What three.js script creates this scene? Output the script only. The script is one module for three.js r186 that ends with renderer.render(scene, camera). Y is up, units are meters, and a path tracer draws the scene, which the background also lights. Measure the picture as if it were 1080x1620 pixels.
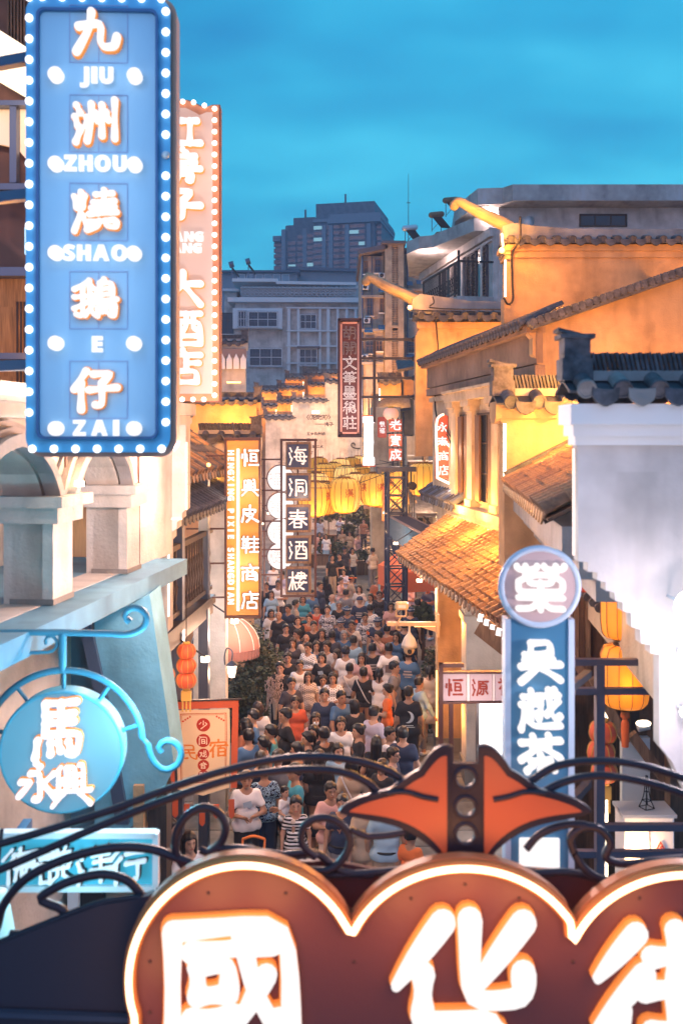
import * as THREE from 'three';
import { mergeGeometries, mergeVertices, toCreasedNormals } from 'three/addons/utils/BufferGeometryUtils.js';
import { RoundedBoxGeometry } from 'three/addons/geometries/RoundedBoxGeometry.js';
import { ImprovedNoise } from 'three/addons/math/ImprovedNoise.js';
import { FontLoader } from 'three/addons/loaders/FontLoader.js';

// ------------------------------------------------------------------ camera, sky, sun, exposure
const scene = new THREE.Scene();
const EYE = 6.4, FOC = 1500;                                   // eye height in metres; focal length in pixels of a 1620 px high frame
const camera = new THREE.PerspectiveCamera(2 * Math.atan(810 / FOC) * 180 / Math.PI, 1080 / 1620, 0.2, 1500);
camera.position.set(0, EYE, 0);
camera.lookAt(0, EYE, -10);
camera.setViewOffset(1080, 1620, 0, 120, 1080, 1620);         // a shift lens: verticals stay upright
camera.focus = 27; camera.userData.fStop = 2.3;
const renderer = new THREE.WebGLRenderer({ antialias: true });
renderer.setSize(682, 1024);
renderer.toneMapping = THREE.LinearToneMapping;
renderer.toneMappingExposure = 1.12;
renderer.shadowMap.enabled = true;
const V3 = (x, y, z) => new THREE.Vector3(x, y, z);
const clamp = (x, a, b) => Math.min(b, Math.max(a, x)), mix = (a, b, t) => a + (b - a) * t;
const smooth = (a, b, x) => { const t = clamp((x - a) / (b - a), 0, 1); return t * t * (3 - 2 * t); };
const noise3 = new ImprovedNoise();
const fbm = (x, y, z, n = 4) => { let s = 0, a = 0.5; for (let i = 0; i < n; i++) { s += a * noise3.noise(x, y, z); x *= 2.03; y *= 2.03; z *= 2.03; a *= 0.5; } return s; };
{ // dusk sky: an overcast blue hour, a little paler and warmer towards the set sun behind the camera
  const w = 1024, h = 512, d = new Float32Array(w * h * 4);
  for (let j = 0; j < h; j++) for (let i = 0; i < w; i++) {
    const el = ((j + 0.5) / h - 0.5) * Math.PI, az = ((i + 0.5) / w - 0.5) * 2 * Math.PI;
    const y = Math.sin(el), x = Math.cos(el) * Math.cos(az), z = Math.cos(el) * Math.sin(az);
    const up = Math.max(0, y), k = 1 / (up + 0.16);
    let c = fbm(x * k * 0.9 + 3, z * k * 1.9, 1.7, 5) * 0.9 + fbm(x * k * 3.2, z * k * 5.0, 5.2, 3) * 0.35;   // stretched cloud layers
    c *= smooth(0, 0.12, up);
    const t = smooth(0, 0.62, up), west = smooth(-0.25, 1, z) * (1 - 0.5 * up);
    let r = mix(0.050, 0.026, t), g = mix(0.56, 0.385, t), b = mix(0.83, 0.71, t);
    const v = 1 + c * 1.0; r *= v; g *= v; b *= 1 + c * 0.55; r += Math.max(0, c) * 0.06;
    r = mix(r, 0.36, west * 0.8); g = mix(g, 0.50, west * 0.8); b = mix(b, 1.0, west * 0.8);
    const o = (j * w + i) * 4; d[o] = r; d[o + 1] = g; d[o + 2] = b; d[o + 3] = 1;
  }
  const sky = new THREE.DataTexture(d, w, h, THREE.RGBAFormat, THREE.FloatType);
  sky.mapping = THREE.EquirectangularReflectionMapping; sky.magFilter = THREE.LinearFilter; sky.minFilter = THREE.LinearFilter; sky.needsUpdate = true;
  scene.background = sky; scene.environment = sky;
}
const sun = new THREE.DirectionalLight(0xffbfae, 0.25);       // afterglow of the sun that has just set behind the camera
sun.position.set(-14, 10, 40); sun.castShadow = true; sun.shadow.radius = 40;
sun.shadow.camera.left = -60; sun.shadow.camera.right = 60; sun.shadow.camera.top = 60; sun.shadow.camera.bottom = -60; sun.shadow.camera.far = 400;
scene.add(sun, sun.target);

// ------------------------------------------------------------------ helpers
let seedState = 7;
const rnd = () => { seedState = (seedState * 1664525 + 1013904223) >>> 0; return seedState / 4294967296; };
const rr = (a, b) => a + (b - a) * rnd();
const X = (px, d) => (px - 540) * d / FOC, Y = (py, d) => EYE - (py - 690) * d / FOC;
const P = (px, py, d) => V3(X(px, d), Y(py, d), -d);            // the point at depth d metres that stands at that place of the picture
const names = new Map();
const numbered = (n) => { const k = names.get(n) ?? 0; names.set(n, k + 1); return k ? n + '_' + String(k).padStart(3, '0') : n; };
const tag = (o, label, category, group, kind) => { if (label) o.userData.label = label; if (category) o.userData.category = category; if (group) o.userData.group = group; if (kind) o.userData.kind = kind; return o; };
function thing(name, label, category, pos = V3(0, 0, 0), ry = 0, group) {
  const o = new THREE.Group(); o.name = numbered(name); o.position.copy(pos); o.rotation.y = ry; scene.add(o);
  return tag(o, label, category, group);
}
const _v = V3(), _m4 = new THREE.Matrix4(), _q = new THREE.Quaternion(), _e = new THREE.Euler();
function fit(g) {                                               // one layout of attributes, with uv in metres laid on by the side that a face looks to
  if (g.index) g = g.toNonIndexed();
  for (const k of Object.keys(g.attributes)) if (!['position', 'normal', 'color'].includes(k)) g.deleteAttribute(k);
  if (!g.attributes.normal) g.computeVertexNormals();
  const p = g.attributes.position, n = p.count, uv = new Float32Array(n * 2), A = V3(), B_ = V3(), C = V3();
  for (let i = 0; i < n; i += 3) {
    A.fromBufferAttribute(p, i); B_.fromBufferAttribute(p, i + 1); C.fromBufferAttribute(p, i + 2);
    B_.sub(A); C.sub(A); B_.cross(C); const ax = Math.abs(B_.x), ay = Math.abs(B_.y), az = Math.abs(B_.z);
    for (let k = i; k < i + 3; k++) {
      const x = p.getX(k), y = p.getY(k), z = p.getZ(k);
      uv[k * 2] = ax >= ay && ax >= az ? z : x; uv[k * 2 + 1] = ay >= ax && ay >= az ? z : y;
    }
  }
  g.setAttribute('uv', new THREE.BufferAttribute(uv, 2));
  return g;
}
const join = (list) => { list = [].concat(list).map((g) => g.userData.fitted ? g : fit(g)); const g = list.length > 1 ? mergeGeometries(list) : list[0]; g.userData.fitted = true; return g; };
function part(name, geo, mat, parent, label) {
  const m = new THREE.Mesh(join(geo), mat); m.name = name; m.castShadow = m.receiveShadow = true;
  if (parent) parent.add(m); else { m.name = numbered(name); scene.add(m); }
  if (label) m.userData.label = label;
  return m;
}
const parts = (name, list, m, parent) => list.map((g) => part(name, g, m, parent));     // one mesh each
const piece = (name, geo, mat, parent, x = 0, y = 0, z = 0, rx = 0, ry = 0, rz = 0) => {   // a mesh that shares an already fitted geometry
  const m = new THREE.Mesh(geo, mat); m.name = name; m.position.set(x, y, z); m.rotation.set(rx, ry, rz); m.castShadow = m.receiveShadow = true; parent.add(m); return m;
};
const struct = (name, geo, mat) => tag(part(name, geo, mat), null, null, null, 'structure');
const single = (name, geo, mat, label, category, group) => tag(part(name, geo, mat), label, category, group);
const B = (w, h, d, x = 0, y = 0, z = 0, ry = 0, rz = 0, rx = 0) => { const g = new THREE.BoxGeometry(w, h, d); if (rx || ry || rz) g.applyMatrix4(_m4.makeRotationFromEuler(_e.set(rx, ry, rz))); g.translate(x, y, z); return g; };
const RB = (w, h, d, x = 0, y = 0, z = 0, r = 0.02, seg = 2) => new RoundedBoxGeometry(w, h, d, seg, Math.min(r, w / 2.01, h / 2.01, d / 2.01)).translate(x, y, z);
const span = (x0, x1, y0, y1, z0, z1) => B(x1 - x0, y1 - y0, z1 - z0, (x0 + x1) / 2, (y0 + y1) / 2, (z0 + z1) / 2);
function rod(a, b, r = 0.02, n = 8, r2 = r) {                   // a round bar
  const d = b.clone().sub(a), g = new THREE.CylinderGeometry(r2, r, d.length(), n); 
  g.applyQuaternion(_q.setFromUnitVectors(V3(0, 1, 0), d.normalize())); const c = a.clone().add(b).multiplyScalar(0.5); return g.translate(c.x, c.y, c.z);
}
function bar(a, b, w = 0.04, h = w) {                           // a square bar
  const d = b.clone().sub(a), len = d.length(), g = new THREE.BoxGeometry(w, h, len);
  _m4.lookAt(b, a, Math.abs(d.y) > len * 0.99 ? V3(0, 0, 1) : V3(0, 1, 0)); g.applyMatrix4(_m4); const c = a.clone().add(b).multiplyScalar(0.5); return g.translate(c.x, c.y, c.z);
}
const tube = (pts, r, seg = 24, n = 8, closed = false) => new THREE.TubeGeometry(new THREE.CatmullRomCurve3(pts, closed, 'centripetal'), seg, r, n, closed);
const ball = (r, x = 0, y = 0, z = 0, sx = 1, sy = 1, sz = 1, n = 12) => new THREE.SphereGeometry(r, n, Math.max(6, n * 0.7 | 0)).scale(sx, sy, sz).translate(x, y, z);
const lathe = (pts, n = 16, x = 0, y = 0, z = 0) => new THREE.LatheGeometry(pts.map(([r, h]) => new THREE.Vector2(r, h)), n).translate(x, y, z);
function plate(pts, depth, bevel = 0) {                         // an outline in x, y pushed out along z
  const s = pts instanceof THREE.Shape ? pts : new THREE.Shape(pts.map(([x, y]) => new THREE.Vector2(x, y)));
  return new THREE.ExtrudeGeometry(s, { depth, bevelEnabled: bevel > 0, bevelSize: bevel, bevelThickness: bevel, bevelSegments: 2, curveSegments: 20 });
}
const facing = (x0, z0, x1, z1) => Math.atan2(-(z1 - z0), x1 - x0);   // turn that lays local x along the ground line

// ------------------------------------------------------------------ textures and materials
function canvasTex(w, h, draw, srgb = true) {
  const c = document.createElement('canvas'); c.width = w; c.height = h; const x = c.getContext('2d'); draw(x, w, h);
  const t = new THREE.CanvasTexture(c); if (srgb) t.colorSpace = THREE.SRGBColorSpace; t.wrapS = t.wrapT = THREE.RepeatWrapping; return t;
}
function dataTex(n, f, srgb = true) {                           // f(u, v) gives [r, g, b] from 0 to 1; tiles because the noise is read on a torus
  const d = new Uint8Array(n * n * 4);
  for (let j = 0; j < n; j++) for (let i = 0; i < n; i++) { const c = f(i / n, j / n), o = (j * n + i) * 4; for (let k = 0; k < 3; k++) d[o + k] = clamp(c[k] * 255, 0, 255); d[o + 3] = 255; }
  const t = new THREE.DataTexture(d, n, n); t.magFilter = t.minFilter = THREE.LinearFilter; if (srgb) t.colorSpace = THREE.SRGBColorSpace; t.wrapS = t.wrapT = THREE.RepeatWrapping; t.needsUpdate = true; return t;
}
const torus = (u, v, s, z = 0, n = 4) => {                       // noise that tiles: four copies cross-faded at the seams
  const k = 6.3, a = smooth(0.7, 1, u), b = smooth(0.7, 1, v), f = (x, y) => fbm(x * s * k + z * 7, y * s * k - z * 3, z, n);
  let q = f(u, v); if (a) q = mix(q, f(u - 1, v), a); if (b) q = mix(q, a ? mix(f(u, v - 1), f(u - 1, v - 1), a) : f(u, v - 1), b); return q;
};
const scaled = (t, m) => { const c = t.clone(); c.repeat.set(1 / m, 1 / m); c.needsUpdate = true; return c; };
const stainBase = dataTex(512, (u, v) => { const a = torus(u, v, 0.4, 3, 6), b = torus(u, v, 1.8, 9, 4), s = torus(u, v * 0.2, 1.6, 21, 4); const k = 0.90 + a * 0.30 + b * 0.14 - Math.max(0, s) * 0.30; return [k, k * 0.985, k * 0.965]; });
const roughBase = dataTex(256, (u, v) => { const k = 0.5 + torus(u, v, 2.5, 2, 4) * 0.7; return [k, k, k]; }, false);
const woodBase = dataTex(512, (u, v) => { const g = torus(u, v * 0.12, 2.5, 4, 4), f = torus(u, v * 0.06, 9, 8, 2); const k = 0.8 + g * 0.35 + f * 0.2; return [k, k * 0.97, k * 0.94]; });
const slateBase = dataTex(256, (u, v) => { const a = torus(u, v, 0.8, 6, 5), b = torus(u, v, 3, 1, 3); const k = 0.78 + a * 0.5 + b * 0.25; return [k, k, k * 1.02]; });
const T = { stain: scaled(stainBase, 3.1), rough: scaled(roughBase, 0.55), wood: scaled(woodBase, 0.7), slate: scaled(slateBase, 0.6), grain: scaled(roughBase, 0.16) };
const lin = (r, g, b) => new THREE.Color().setRGB(r, g, b);
function mat(r, g, b, o = {}) { return new THREE.MeshStandardMaterial({ color: lin(r, g, b), roughness: 0.8, ...o }); }
const glow = (r, g, b, k = 1, base = 0.6) => new THREE.MeshStandardMaterial({ color: lin(base, base, base), emissive: lin(r, g, b), emissiveIntensity: k, roughness: 0.5 });
const M = {
  plaster: mat(0.62, 0.60, 0.57, { map: T.stain, bumpMap: T.rough, bumpScale: 0.006, roughness: 0.92 }),
  cream: mat(0.56, 0.48, 0.38, { map: T.stain, bumpMap: T.rough, bumpScale: 0.007, roughness: 0.92 }),
  ochre: mat(0.56, 0.36, 0.20, { map: T.stain, bumpMap: T.rough, bumpScale: 0.008, roughness: 0.92 }),
  tileWarmB: mat(0.30, 0.16, 0.085, { map: T.slate, bumpMap: T.grain, bumpScale: 0.003, roughness: 0.5 }),  // darker lit tile, amber lamplight put into the colour
  greyPlaster: mat(0.36, 0.36, 0.38, { map: T.stain, bumpMap: T.rough, bumpScale: 0.006, roughness: 0.9 }),
  tile: mat(0.105, 0.11, 0.135, { map: T.slate, bumpMap: T.grain, bumpScale: 0.003, roughness: 0.72 }),
  tileB: mat(0.155, 0.15, 0.165, { map: T.slate, bumpMap: T.grain, bumpScale: 0.003, roughness: 0.78 }),
  tileC: mat(0.08, 0.085, 0.105, { map: T.slate, bumpMap: T.grain, bumpScale: 0.003, roughness: 0.65 }),
  tileWarm: mat(0.40, 0.23, 0.12, { map: T.slate, bumpMap: T.grain, bumpScale: 0.003, roughness: 0.6 }),  // lit copy of the grey tile, amber light put into its colour
  stone: mat(0.24, 0.235, 0.23, { map: T.stain, bumpMap: T.rough, bumpScale: 0.004, roughness: 0.75 }),
  stoneB: mat(0.20, 0.195, 0.195, { map: T.stain, bumpMap: T.rough, bumpScale: 0.004, roughness: 0.7 }),
  stoneC: mat(0.28, 0.27, 0.26, { map: T.stain, bumpMap: T.rough, bumpScale: 0.004, roughness: 0.8 }),
  wood: mat(0.16, 0.085, 0.05, { map: T.wood, roughness: 0.6 }),
  woodDark: mat(0.05, 0.032, 0.03, { map: T.wood, roughness: 0.6 }),
  woodPale: mat(0.30, 0.19, 0.12, { map: T.wood, roughness: 0.7 }),
  iron: mat(0.022, 0.022, 0.034, { roughness: 0.42, metalness: 0.35, bumpMap: T.grain, bumpScale: 0.0015 }),
  ironBrown: mat(0.09, 0.04, 0.035, { roughness: 0.5, metalness: 0.2 }),
  steel: mat(0.10, 0.13, 0.20, { roughness: 0.35, metalness: 0.6 }),
  paleMetal: mat(0.55, 0.58, 0.62, { roughness: 0.4, metalness: 0.2 }),
  white: mat(0.78, 0.78, 0.78, { roughness: 0.6 }),
  black: mat(0.012, 0.012, 0.016, { roughness: 0.7 }),
  glass: mat(0.03, 0.04, 0.06, { roughness: 0.08, metalness: 0.1 }),
  red: mat(0.45, 0.06, 0.03, { roughness: 0.6 }),
  cable: mat(0.015, 0.013, 0.015, { roughness: 0.6 }),
  ground: mat(0.17, 0.165, 0.17, { map: T.stain, bumpMap: T.rough, bumpScale: 0.006, roughness: 0.85 }),
};
const wpart = (name, geo, m, o) => { o.updateMatrixWorld(true); const g = join(geo); return part(name, g.applyMatrix4(_m4.copy(o.matrixWorld).invert()), m, o); };   // shape given in world metres
const outline = (d, list) => list.map(([a, b]) => [X(a, d), Y(b, d)]);
function lamp(pos, r, g, b, k, radius = 3) {                     // point light of a glowing mesh beside it; some are added fills without one
  const l = new THREE.PointLight(lin(r, g, b), k * 1.15); l.position.copy(pos); l.castShadow = true; l.shadow.radius = radius; l.name = numbered('lamp_light'); scene.add(l); return l;
}
const AMBER = [1, 0.36, 0.045], WARM = [1, 0.54, 0.26], PINK = [1, 0.66, 0.56], COOL = [0.72, 0.86, 1];
const amberGlow = glow(1, 0.50, 0.12, 3), warmGlow = glow(1, 0.80, 0.55, 4), whiteGlow = glow(1, 0.96, 0.95, 1.4), bulbGlow = glow(1, 0.93, 0.97, 1.7);

// ------------------------------------------------------------------ lettering: brush strokes on a grid of 20, letters a to u are 0 to 20, two letters a point, @name:xyxy a component in a box
const GL = {
  kou: 'aaau aauauu auuu', ri: 'aaau aauauu auuu akuk', tian: 'aaau aauauu auuu akuk kaku', mu4: 'agug kaku kgau kguu', sw: 'dbif bhfm cujn', rs: 'oaaj igiu', xin: 'kaku bgak qgso', shi: 'gajd aesedm kjku mktn',
  huo: 'acdi ocli jajlau lmtu', tu3: 'akuk kaku', jiu9: '', yan: 'gajb adud dfrf dirj @kou:dlrt', shou: 'mafl gfal gcgu', cao: 'adud gagg oaog',
  '九': 'iahjbu chngmqotttuo', '洲': '@sw:aahu ibikgu ncns tatu gigm kglk pgqk', '燒': '@huo:aahu oaog kcsc jgtg ljlm ijnj hmum rjrm ojtj hqtq mqltgu pqptuuur',
  '鵝': 'gbae aiki edetbr aohl hairlt klfs idkf oamc mcmn mcscsi mfsf misi mlul mnunturt lplt npnr pppr rpsr', '仔': '@rs:aaiu jcscnh nhntks hkuk', '江': '@sw:aahu jdsd odor hrur',
  '房': 'kamc eere reri eiri eeelau kjll gmum kmgu jpqppunt', '子': 'dcqcki kiktgs alul', '大': 'ahuh kakhau khuu', '酒': '@sw:aahu ibub igiu igugut iuuu mbmjjn qbqltl ipup', '店': 'kalc cdud cddkau mfmm miti @kou:hnsu',
  '恒': '@xin:aahu jbub jtut @ri:lfso', '興': 'ebdc dcdn dhgh djgj hbhn hbmbmn jele jhlh jhjk lhlk jklk oaqaqn ofqf ojqj anun goau oouu', '皮': 'cfsfqi kakk cfclau ekqkgu gmuu', '鞋': 'cacf hahf aCuC', '商': 'kalc aeue gfhi ofni bjbu bjtjturt ijgn mjonqm @kou:gors',
  '春': 'bdsd chrh akuk kajkar ljur @ri:glou', '樓': '@mu4:aaiu oaoi kckf kbsbsf kfsf ieue ihth nikqru rlju hmum', '海': '@sw:aahu kahg jdtd jgiqtq jgsgrupt glul mhnj mmno', '洞': '@sw:aahu iciu icucutst kgqg @kou:lkqp',
  '胡': 'afjf eaek @kou:bkiq lblnju lbtbturt lgtg lltl', '開': 'abau abibii aeie aiii mbmi mbubuust meue miui fkpk fopo ikinfu mkmu', '文': 'kalc aeue peknau eejnuu', '筆': 'eaae dcjc fcge oakd ncuc pcqe dhrhrn akuk dnrn cqsq kfku',
  '墨': 'dadh dararh dhrh kakm dere ckrk amum bncp gnhp mnnp rnsp erqr koku auuu', '總': 'gabehe hebkjk fkfp akbk bnap fnfu inkp oamc kckj kcscsj kjsj mfqh kmjr mlnstssp pkqn slup', '莊': 'adud gagg oaog ghgu chcn cmgm aqgq kmum phpt ktut',
  '老': 'deqe kaki aiui rcbp ikistsso', '寶': 'kakc cdbg cdudsg egjg ejjj dmjm ggmm lgsg kjtj ogom fnfs fnpnps fsps fppp hscu msru', '成': 'deue dedlau dkikhrfq kanouuuq sjhu obqd', '永': 'jalc gflfltis bjhjaq sgml ljut', '泰': 'bdsd chrh akuk kajkar ljur kmktir gohq pmmo lpps',
  '馬': 'eael eaqa kakl eepe ehph elslqtns bnat gogs jokr noor', '吳': '@kou:fapg cgcj cjqj amum kjkmau knuu', '越': 'bdjd fafh ahkh fhfp fmjm ckbqau cohtut kdtd kdkmjp oapmsquo tgnn raqc', '茶': 'adud gagg oaog kfam kfum fnpn kkku gpds nprs',
  '恆': '@xin:aahu jbub jtut @ri:lfso', '源': '@sw:aahu idud idilgu ofne @ri:kgsm omotmt lpjs rpts', '祥': '@shi:aaiu lamd rapd jete kiti inun oeou', '民': 'dbqbqh dhqh dbdtis dlrl jhmruuuo', '宿': 'kakc cdbg cdudsg ggbn eneu ejeu jhuh nhmk @ri:kkst', '少': 'kakk eeai peti rkeu',
  '间': 'bacd afau dbtbtust @ri:ghor', '戏': 'afifat bhjs kisg mantuuuq tkks qasd', '音': 'kalc dere gfhi ofni aiui @ri:elpu', '院': 'aaau aagaefhkdl oaoc jdif jdudtf lhsh jlul nlmqiu qlqtutup',
  '國': 'abau abtbtu auuu deqe @kou:egjk dnkn lcnkrqro pikp ncpd', '貨': 'haah egel tblj lalktkth fmfs fmpmps fsps fopo fqpq iscu msru', '街': 'faaf gfal djdu hdnd kakh ghoh hmnm kiks gsos pdud oiui sistqs', '德': 'faaf gfal djdu kakf gdud jfjj jfsfsj jjsj mfmj pfpj hlul inhs lmlsrsto omnp snup',
  '謙': '@yan:aaiu gajb @jian:hauu', '洋': '@sw:aahu jald rapd jete kiti inun oeou', '行': 'faaf gfal djdu jdud jjuj qjqtot', '福': '@shi:aaiu jcuc @kou:ldsh @tian:jktu', '银': 'gaaf cdjd bhjh akjk ffft itmp lblu lbsbsi lfsf lisi lulq ojuu tkpn', '给': 'gabehe hebkjk akbk bqiq oagi oauj mjrj @kou:lmtu',
  '安': 'kakc cdbg cdudsg ahuh kfdncp dnruru qjbu', '庆': 'kalc cdud cddkau hjuj nfnjgu nkuu', '五': 'bbtb kbgt ekpkot auuu', '岁': 'kaki bebiti sesi khal gmrmlq rmbu jokr', '的': 'eacd bdbt bdhdht btht blhl madk lftfsros nlpo', '黎': 'fabd agig eael egal sdnl mfueul kjau kjuu', '明': '@ri:adht lblnju lbtbturt lgtg lltl', '朝': 'bdjd fafu @ri:chio aqkq mbmnku mbtbturt mgtg mltl', '水': 'kakthr bgigar sdmj ljut', '坐': 'eaah egih oalh ohqj kaku cnrn auuu', '下': 'acuc kcku migu',
  '面': 'aaua kadg cgcu cgsgsu cusu hghu nhnu hlnl hpnp', '你': 'gaaj ehdu madh kdudsg nfntls jiho rjto', '风': 'dadmau daqaquus hgpq pghq', '吹': '@kou:afgp lahj jeuesh ofnngu nnuu',
  '漢': '@sw:aahu hcuc kake raae'.replace('raae', 'qaqe') + ' kfkj kfrfrj kjrj nfno hltl houo nogu nouu',
  '《': 'iaak akiu sakk kksu', '》': 'caki kicu mauk ukmu', '—': 'akuk', '了': 'ccrckj kjktgr',
};
GL['鞋'] = 'cacf hahf adjd bhbl bhihil blil aojo fffu ldud papi kiui lnun pkpt ktut';
GL.jian = 'gaid oamd cdsd dfrfrm dmrm ajtj hdhq mdmq hqau mqtu';
const glyphCache = new Map();
function glyph(ch) {                                            // strokes as lists of [x, y] in 0..1, y up
  if (glyphCache.has(ch)) return glyphCache.get(ch);
  const out = [], n = (c) => c.charCodeAt(0) - 97;
  const add = (src, x0, y0, x1, y1) => { for (const s of (src ?? '').split(' ')) {
    if (!s) continue;
    if (s[0] === '@') { const [nm, bx] = s.slice(1).split(':'), q = [...bx].map((c) => n(c) / 20); add(GL[nm], mix(x0, x1, q[0]), mix(y0, y1, q[1]), mix(x0, x1, q[2]), mix(y0, y1, q[3])); continue; }
    const st = []; for (let i = 0; i + 1 < s.length; i += 2) st.push([mix(x0, x1, n(s[i]) / 20), 1 - mix(y0, y1, n(s[i + 1]) / 20)]); out.push(st);
  } };
  add(GL[ch], 0, 0, 1, 1); glyphCache.set(ch, out); return out;
}
function ribbon(pts, w, brush) {                                // the outline of one stroke: round ends, a little heavier where the brush lands
  const L = [], R = [], n = pts.length, out = [];
  const seg = pts.map(([x, y]) => new THREE.Vector2(x, y));
  const dense = []; for (let i = 0; i < n - 1; i++) { const k = 5; for (let j = 0; j < k; j++) dense.push(seg[i].clone().lerp(seg[i + 1], j / k)); } dense.push(seg[n - 1]);
  if (n > 2) for (let r = 0; r < 2; r++) for (let i = 1; i < dense.length - 1; i++) dense[i] = dense[i].clone().multiplyScalar(0.5).add(dense[i - 1].clone().add(dense[i + 1]).multiplyScalar(0.25));
  const m = dense.length, falls = brush && dense[m - 1].x < dense[0].x - 0.12 && dense[m - 1].y < dense[0].y - 0.12;
  for (let i = 0; i < m; i++) {
    const t = dense[Math.min(m - 1, i + 1)].clone().sub(dense[Math.max(0, i - 1)]).normalize(), u = i / (m - 1);
    let k = brush ? 1.12 - 0.32 * Math.sin(Math.PI * Math.min(1, u * 1.15)) : 1; if (falls) k = mix(1.15, 0.45, u * u);
    const nx = -t.y * w * k / 2, ny = t.x * w * k / 2;
    L.push([dense[i].x + nx, dense[i].y + ny]); R.push([dense[i].x - nx, dense[i].y - ny]);
    if (i === 0 || i === m - 1) { const s = i ? 1 : -1, a0 = Math.atan2(i ? ny : -ny, i ? nx : -nx), arc = []; for (let j = 1; j < 6; j++) { const a = a0 - Math.PI * j / 6; arc.push([dense[i].x + Math.cos(a) * w * k / 2, dense[i].y + Math.sin(a) * w * k / 2]); } (i ? L : out).push(...arc); }
  }
  return [...out, ...L, ...R.reverse()];
}
// a character as geometry: strokes pushed out along z, centred at x, y; each a hair deeper than the one before
function glyphGeo(ch, size, x = 0, y = 0, z = 0, depth = 0.03, weight = 0.13, brush = true, sx = 1, slant = 0) {
  const thin = clamp(1.16 - glyph(ch).length * 0.024, 0.62, 1.1); weight *= thin;                 // crowded characters get finer strokes
  return glyph(ch).map((s, i) => {
    const pts = ribbon(s.map(([a, b]) => [(a - 0.5) * size * sx, (b - 0.5) * size + (a - 0.5) * slant * size]), weight * size, brush);
    const g = new THREE.ExtrudeGeometry(new THREE.Shape(pts.map(([a, b]) => new THREE.Vector2(a, b))), { depth: depth + i * 0.0004, bevelEnabled: false });
    return g.translate(x, y, z);
  });
}
function inkGlyph(ctx, ch, x, y, size, weight = 0.11, sx = 1) { // the same strokes as print; x, y is the centre
  for (const s of glyph(ch)) {
    const pts = ribbon(s.map(([a, b]) => [(a - 0.5) * size * sx, -(b - 0.5) * size]), weight * size, true);
    ctx.beginPath(); pts.forEach(([a, b], i) => ctx[i ? 'lineTo' : 'moveTo'](x + a, y + b)); ctx.closePath(); ctx.fill();
  }
}
const latin = new FontLoader().parse ? await new FontLoader().loadAsync('fonts/droid/droid_sans_bold.typeface.json') : null;
function latinGeo(text, size, x, y, z, depth, fat = 0, gap = 0, sx = 1) {   // fat rounded capitals, centred
  const list = []; let at = 0;
  for (const c of text) {
    const sh = c === 'I' ? new THREE.Shape([[0, 0], [0.27, 0], [0.27, 1.0], [0, 1.0]].map(([a, b]) => new THREE.Vector2(a * size, b * size))) : latin.generateShapes(c, size), g = new THREE.ExtrudeGeometry(sh, { depth, bevelEnabled: fat > 0, bevelThickness: fat * 0.4, bevelSize: fat, bevelSegments: 2, curveSegments: 5 });
    g.computeBoundingBox(); const w = c === ' ' ? size * 0.4 : g.boundingBox.max.x - g.boundingBox.min.x; if (c !== ' ') { g.translate(at - g.boundingBox.min.x, 0, 0); list.push(g); } at += w + gap;
  }
  at -= gap; for (const g of list) g.translate(-at / 2, -size / 2, 0).scale(sx, 1, 1).translate(x, y, z);
  return list;
}

// ------------------------------------------------------------------ kit of parts for the old houses
const unit = (g) => { g = join(g); return g; };
const kit = new Map();
function tileKit(p) {                                           // shared tile shapes for one pitch
  if (kit.has(p)) return kit.get(p);
  const arch = (r, len, r2 = r) => { const g = new THREE.CylinderGeometry(r2, r, len, 9, 1, true, -Math.PI / 2, Math.PI); g.rotateX(-Math.PI / 2); return g; };   // half barrel, open below, along z
  const tongue = () => { const s = new THREE.Shape(), w = p * 0.36, h = p * 0.46; s.moveTo(-w, h * 0.12); s.quadraticCurveTo(0, -h * 0.10, w, h * 0.12); s.lineTo(w * 0.96, -h * 0.35); s.quadraticCurveTo(w * 0.8, -h * 0.75, w * 0.32, -h * 0.86); s.quadraticCurveTo(0, -h * 1.05, -w * 0.32, -h * 0.86); s.quadraticCurveTo(-w * 0.8, -h * 0.75, -w * 0.96, -h * 0.35); s.closePath();
    return new THREE.ExtrudeGeometry(s, { depth: p * 0.06, bevelEnabled: true, bevelSize: p * 0.015, bevelThickness: p * 0.015, bevelSegments: 1, curveSegments: 6 }); };
  const k = { tongue: unit(tongue()), disc: unit([new THREE.CylinderGeometry(p * 0.27, p * 0.27, p * 0.07, 14).rotateX(Math.PI / 2), new THREE.TorusGeometry(p * 0.23, p * 0.035, 6, 14).translate(0, 0, p * 0.035)]), arch, covers: new Map() };
  k.cover = (len) => { const q = Math.round(len * 1000); if (!k.covers.has(q)) k.covers.set(q, unit(arch(p * 0.30, len, p * 0.225).scale(1, 1.7, 1))); return k.covers.get(q); };
  k.tubeFor = (len) => { const q = 'b' + Math.round(len * 1000); if (!k.covers.has(q)) k.covers.set(q, unit(arch(p * 0.25, len))); return k.covers.get(q); };
  kit.set(p, k); return k;
}
const TILES = [M.tile, M.tileB, M.tileC, M.tile];
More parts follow.
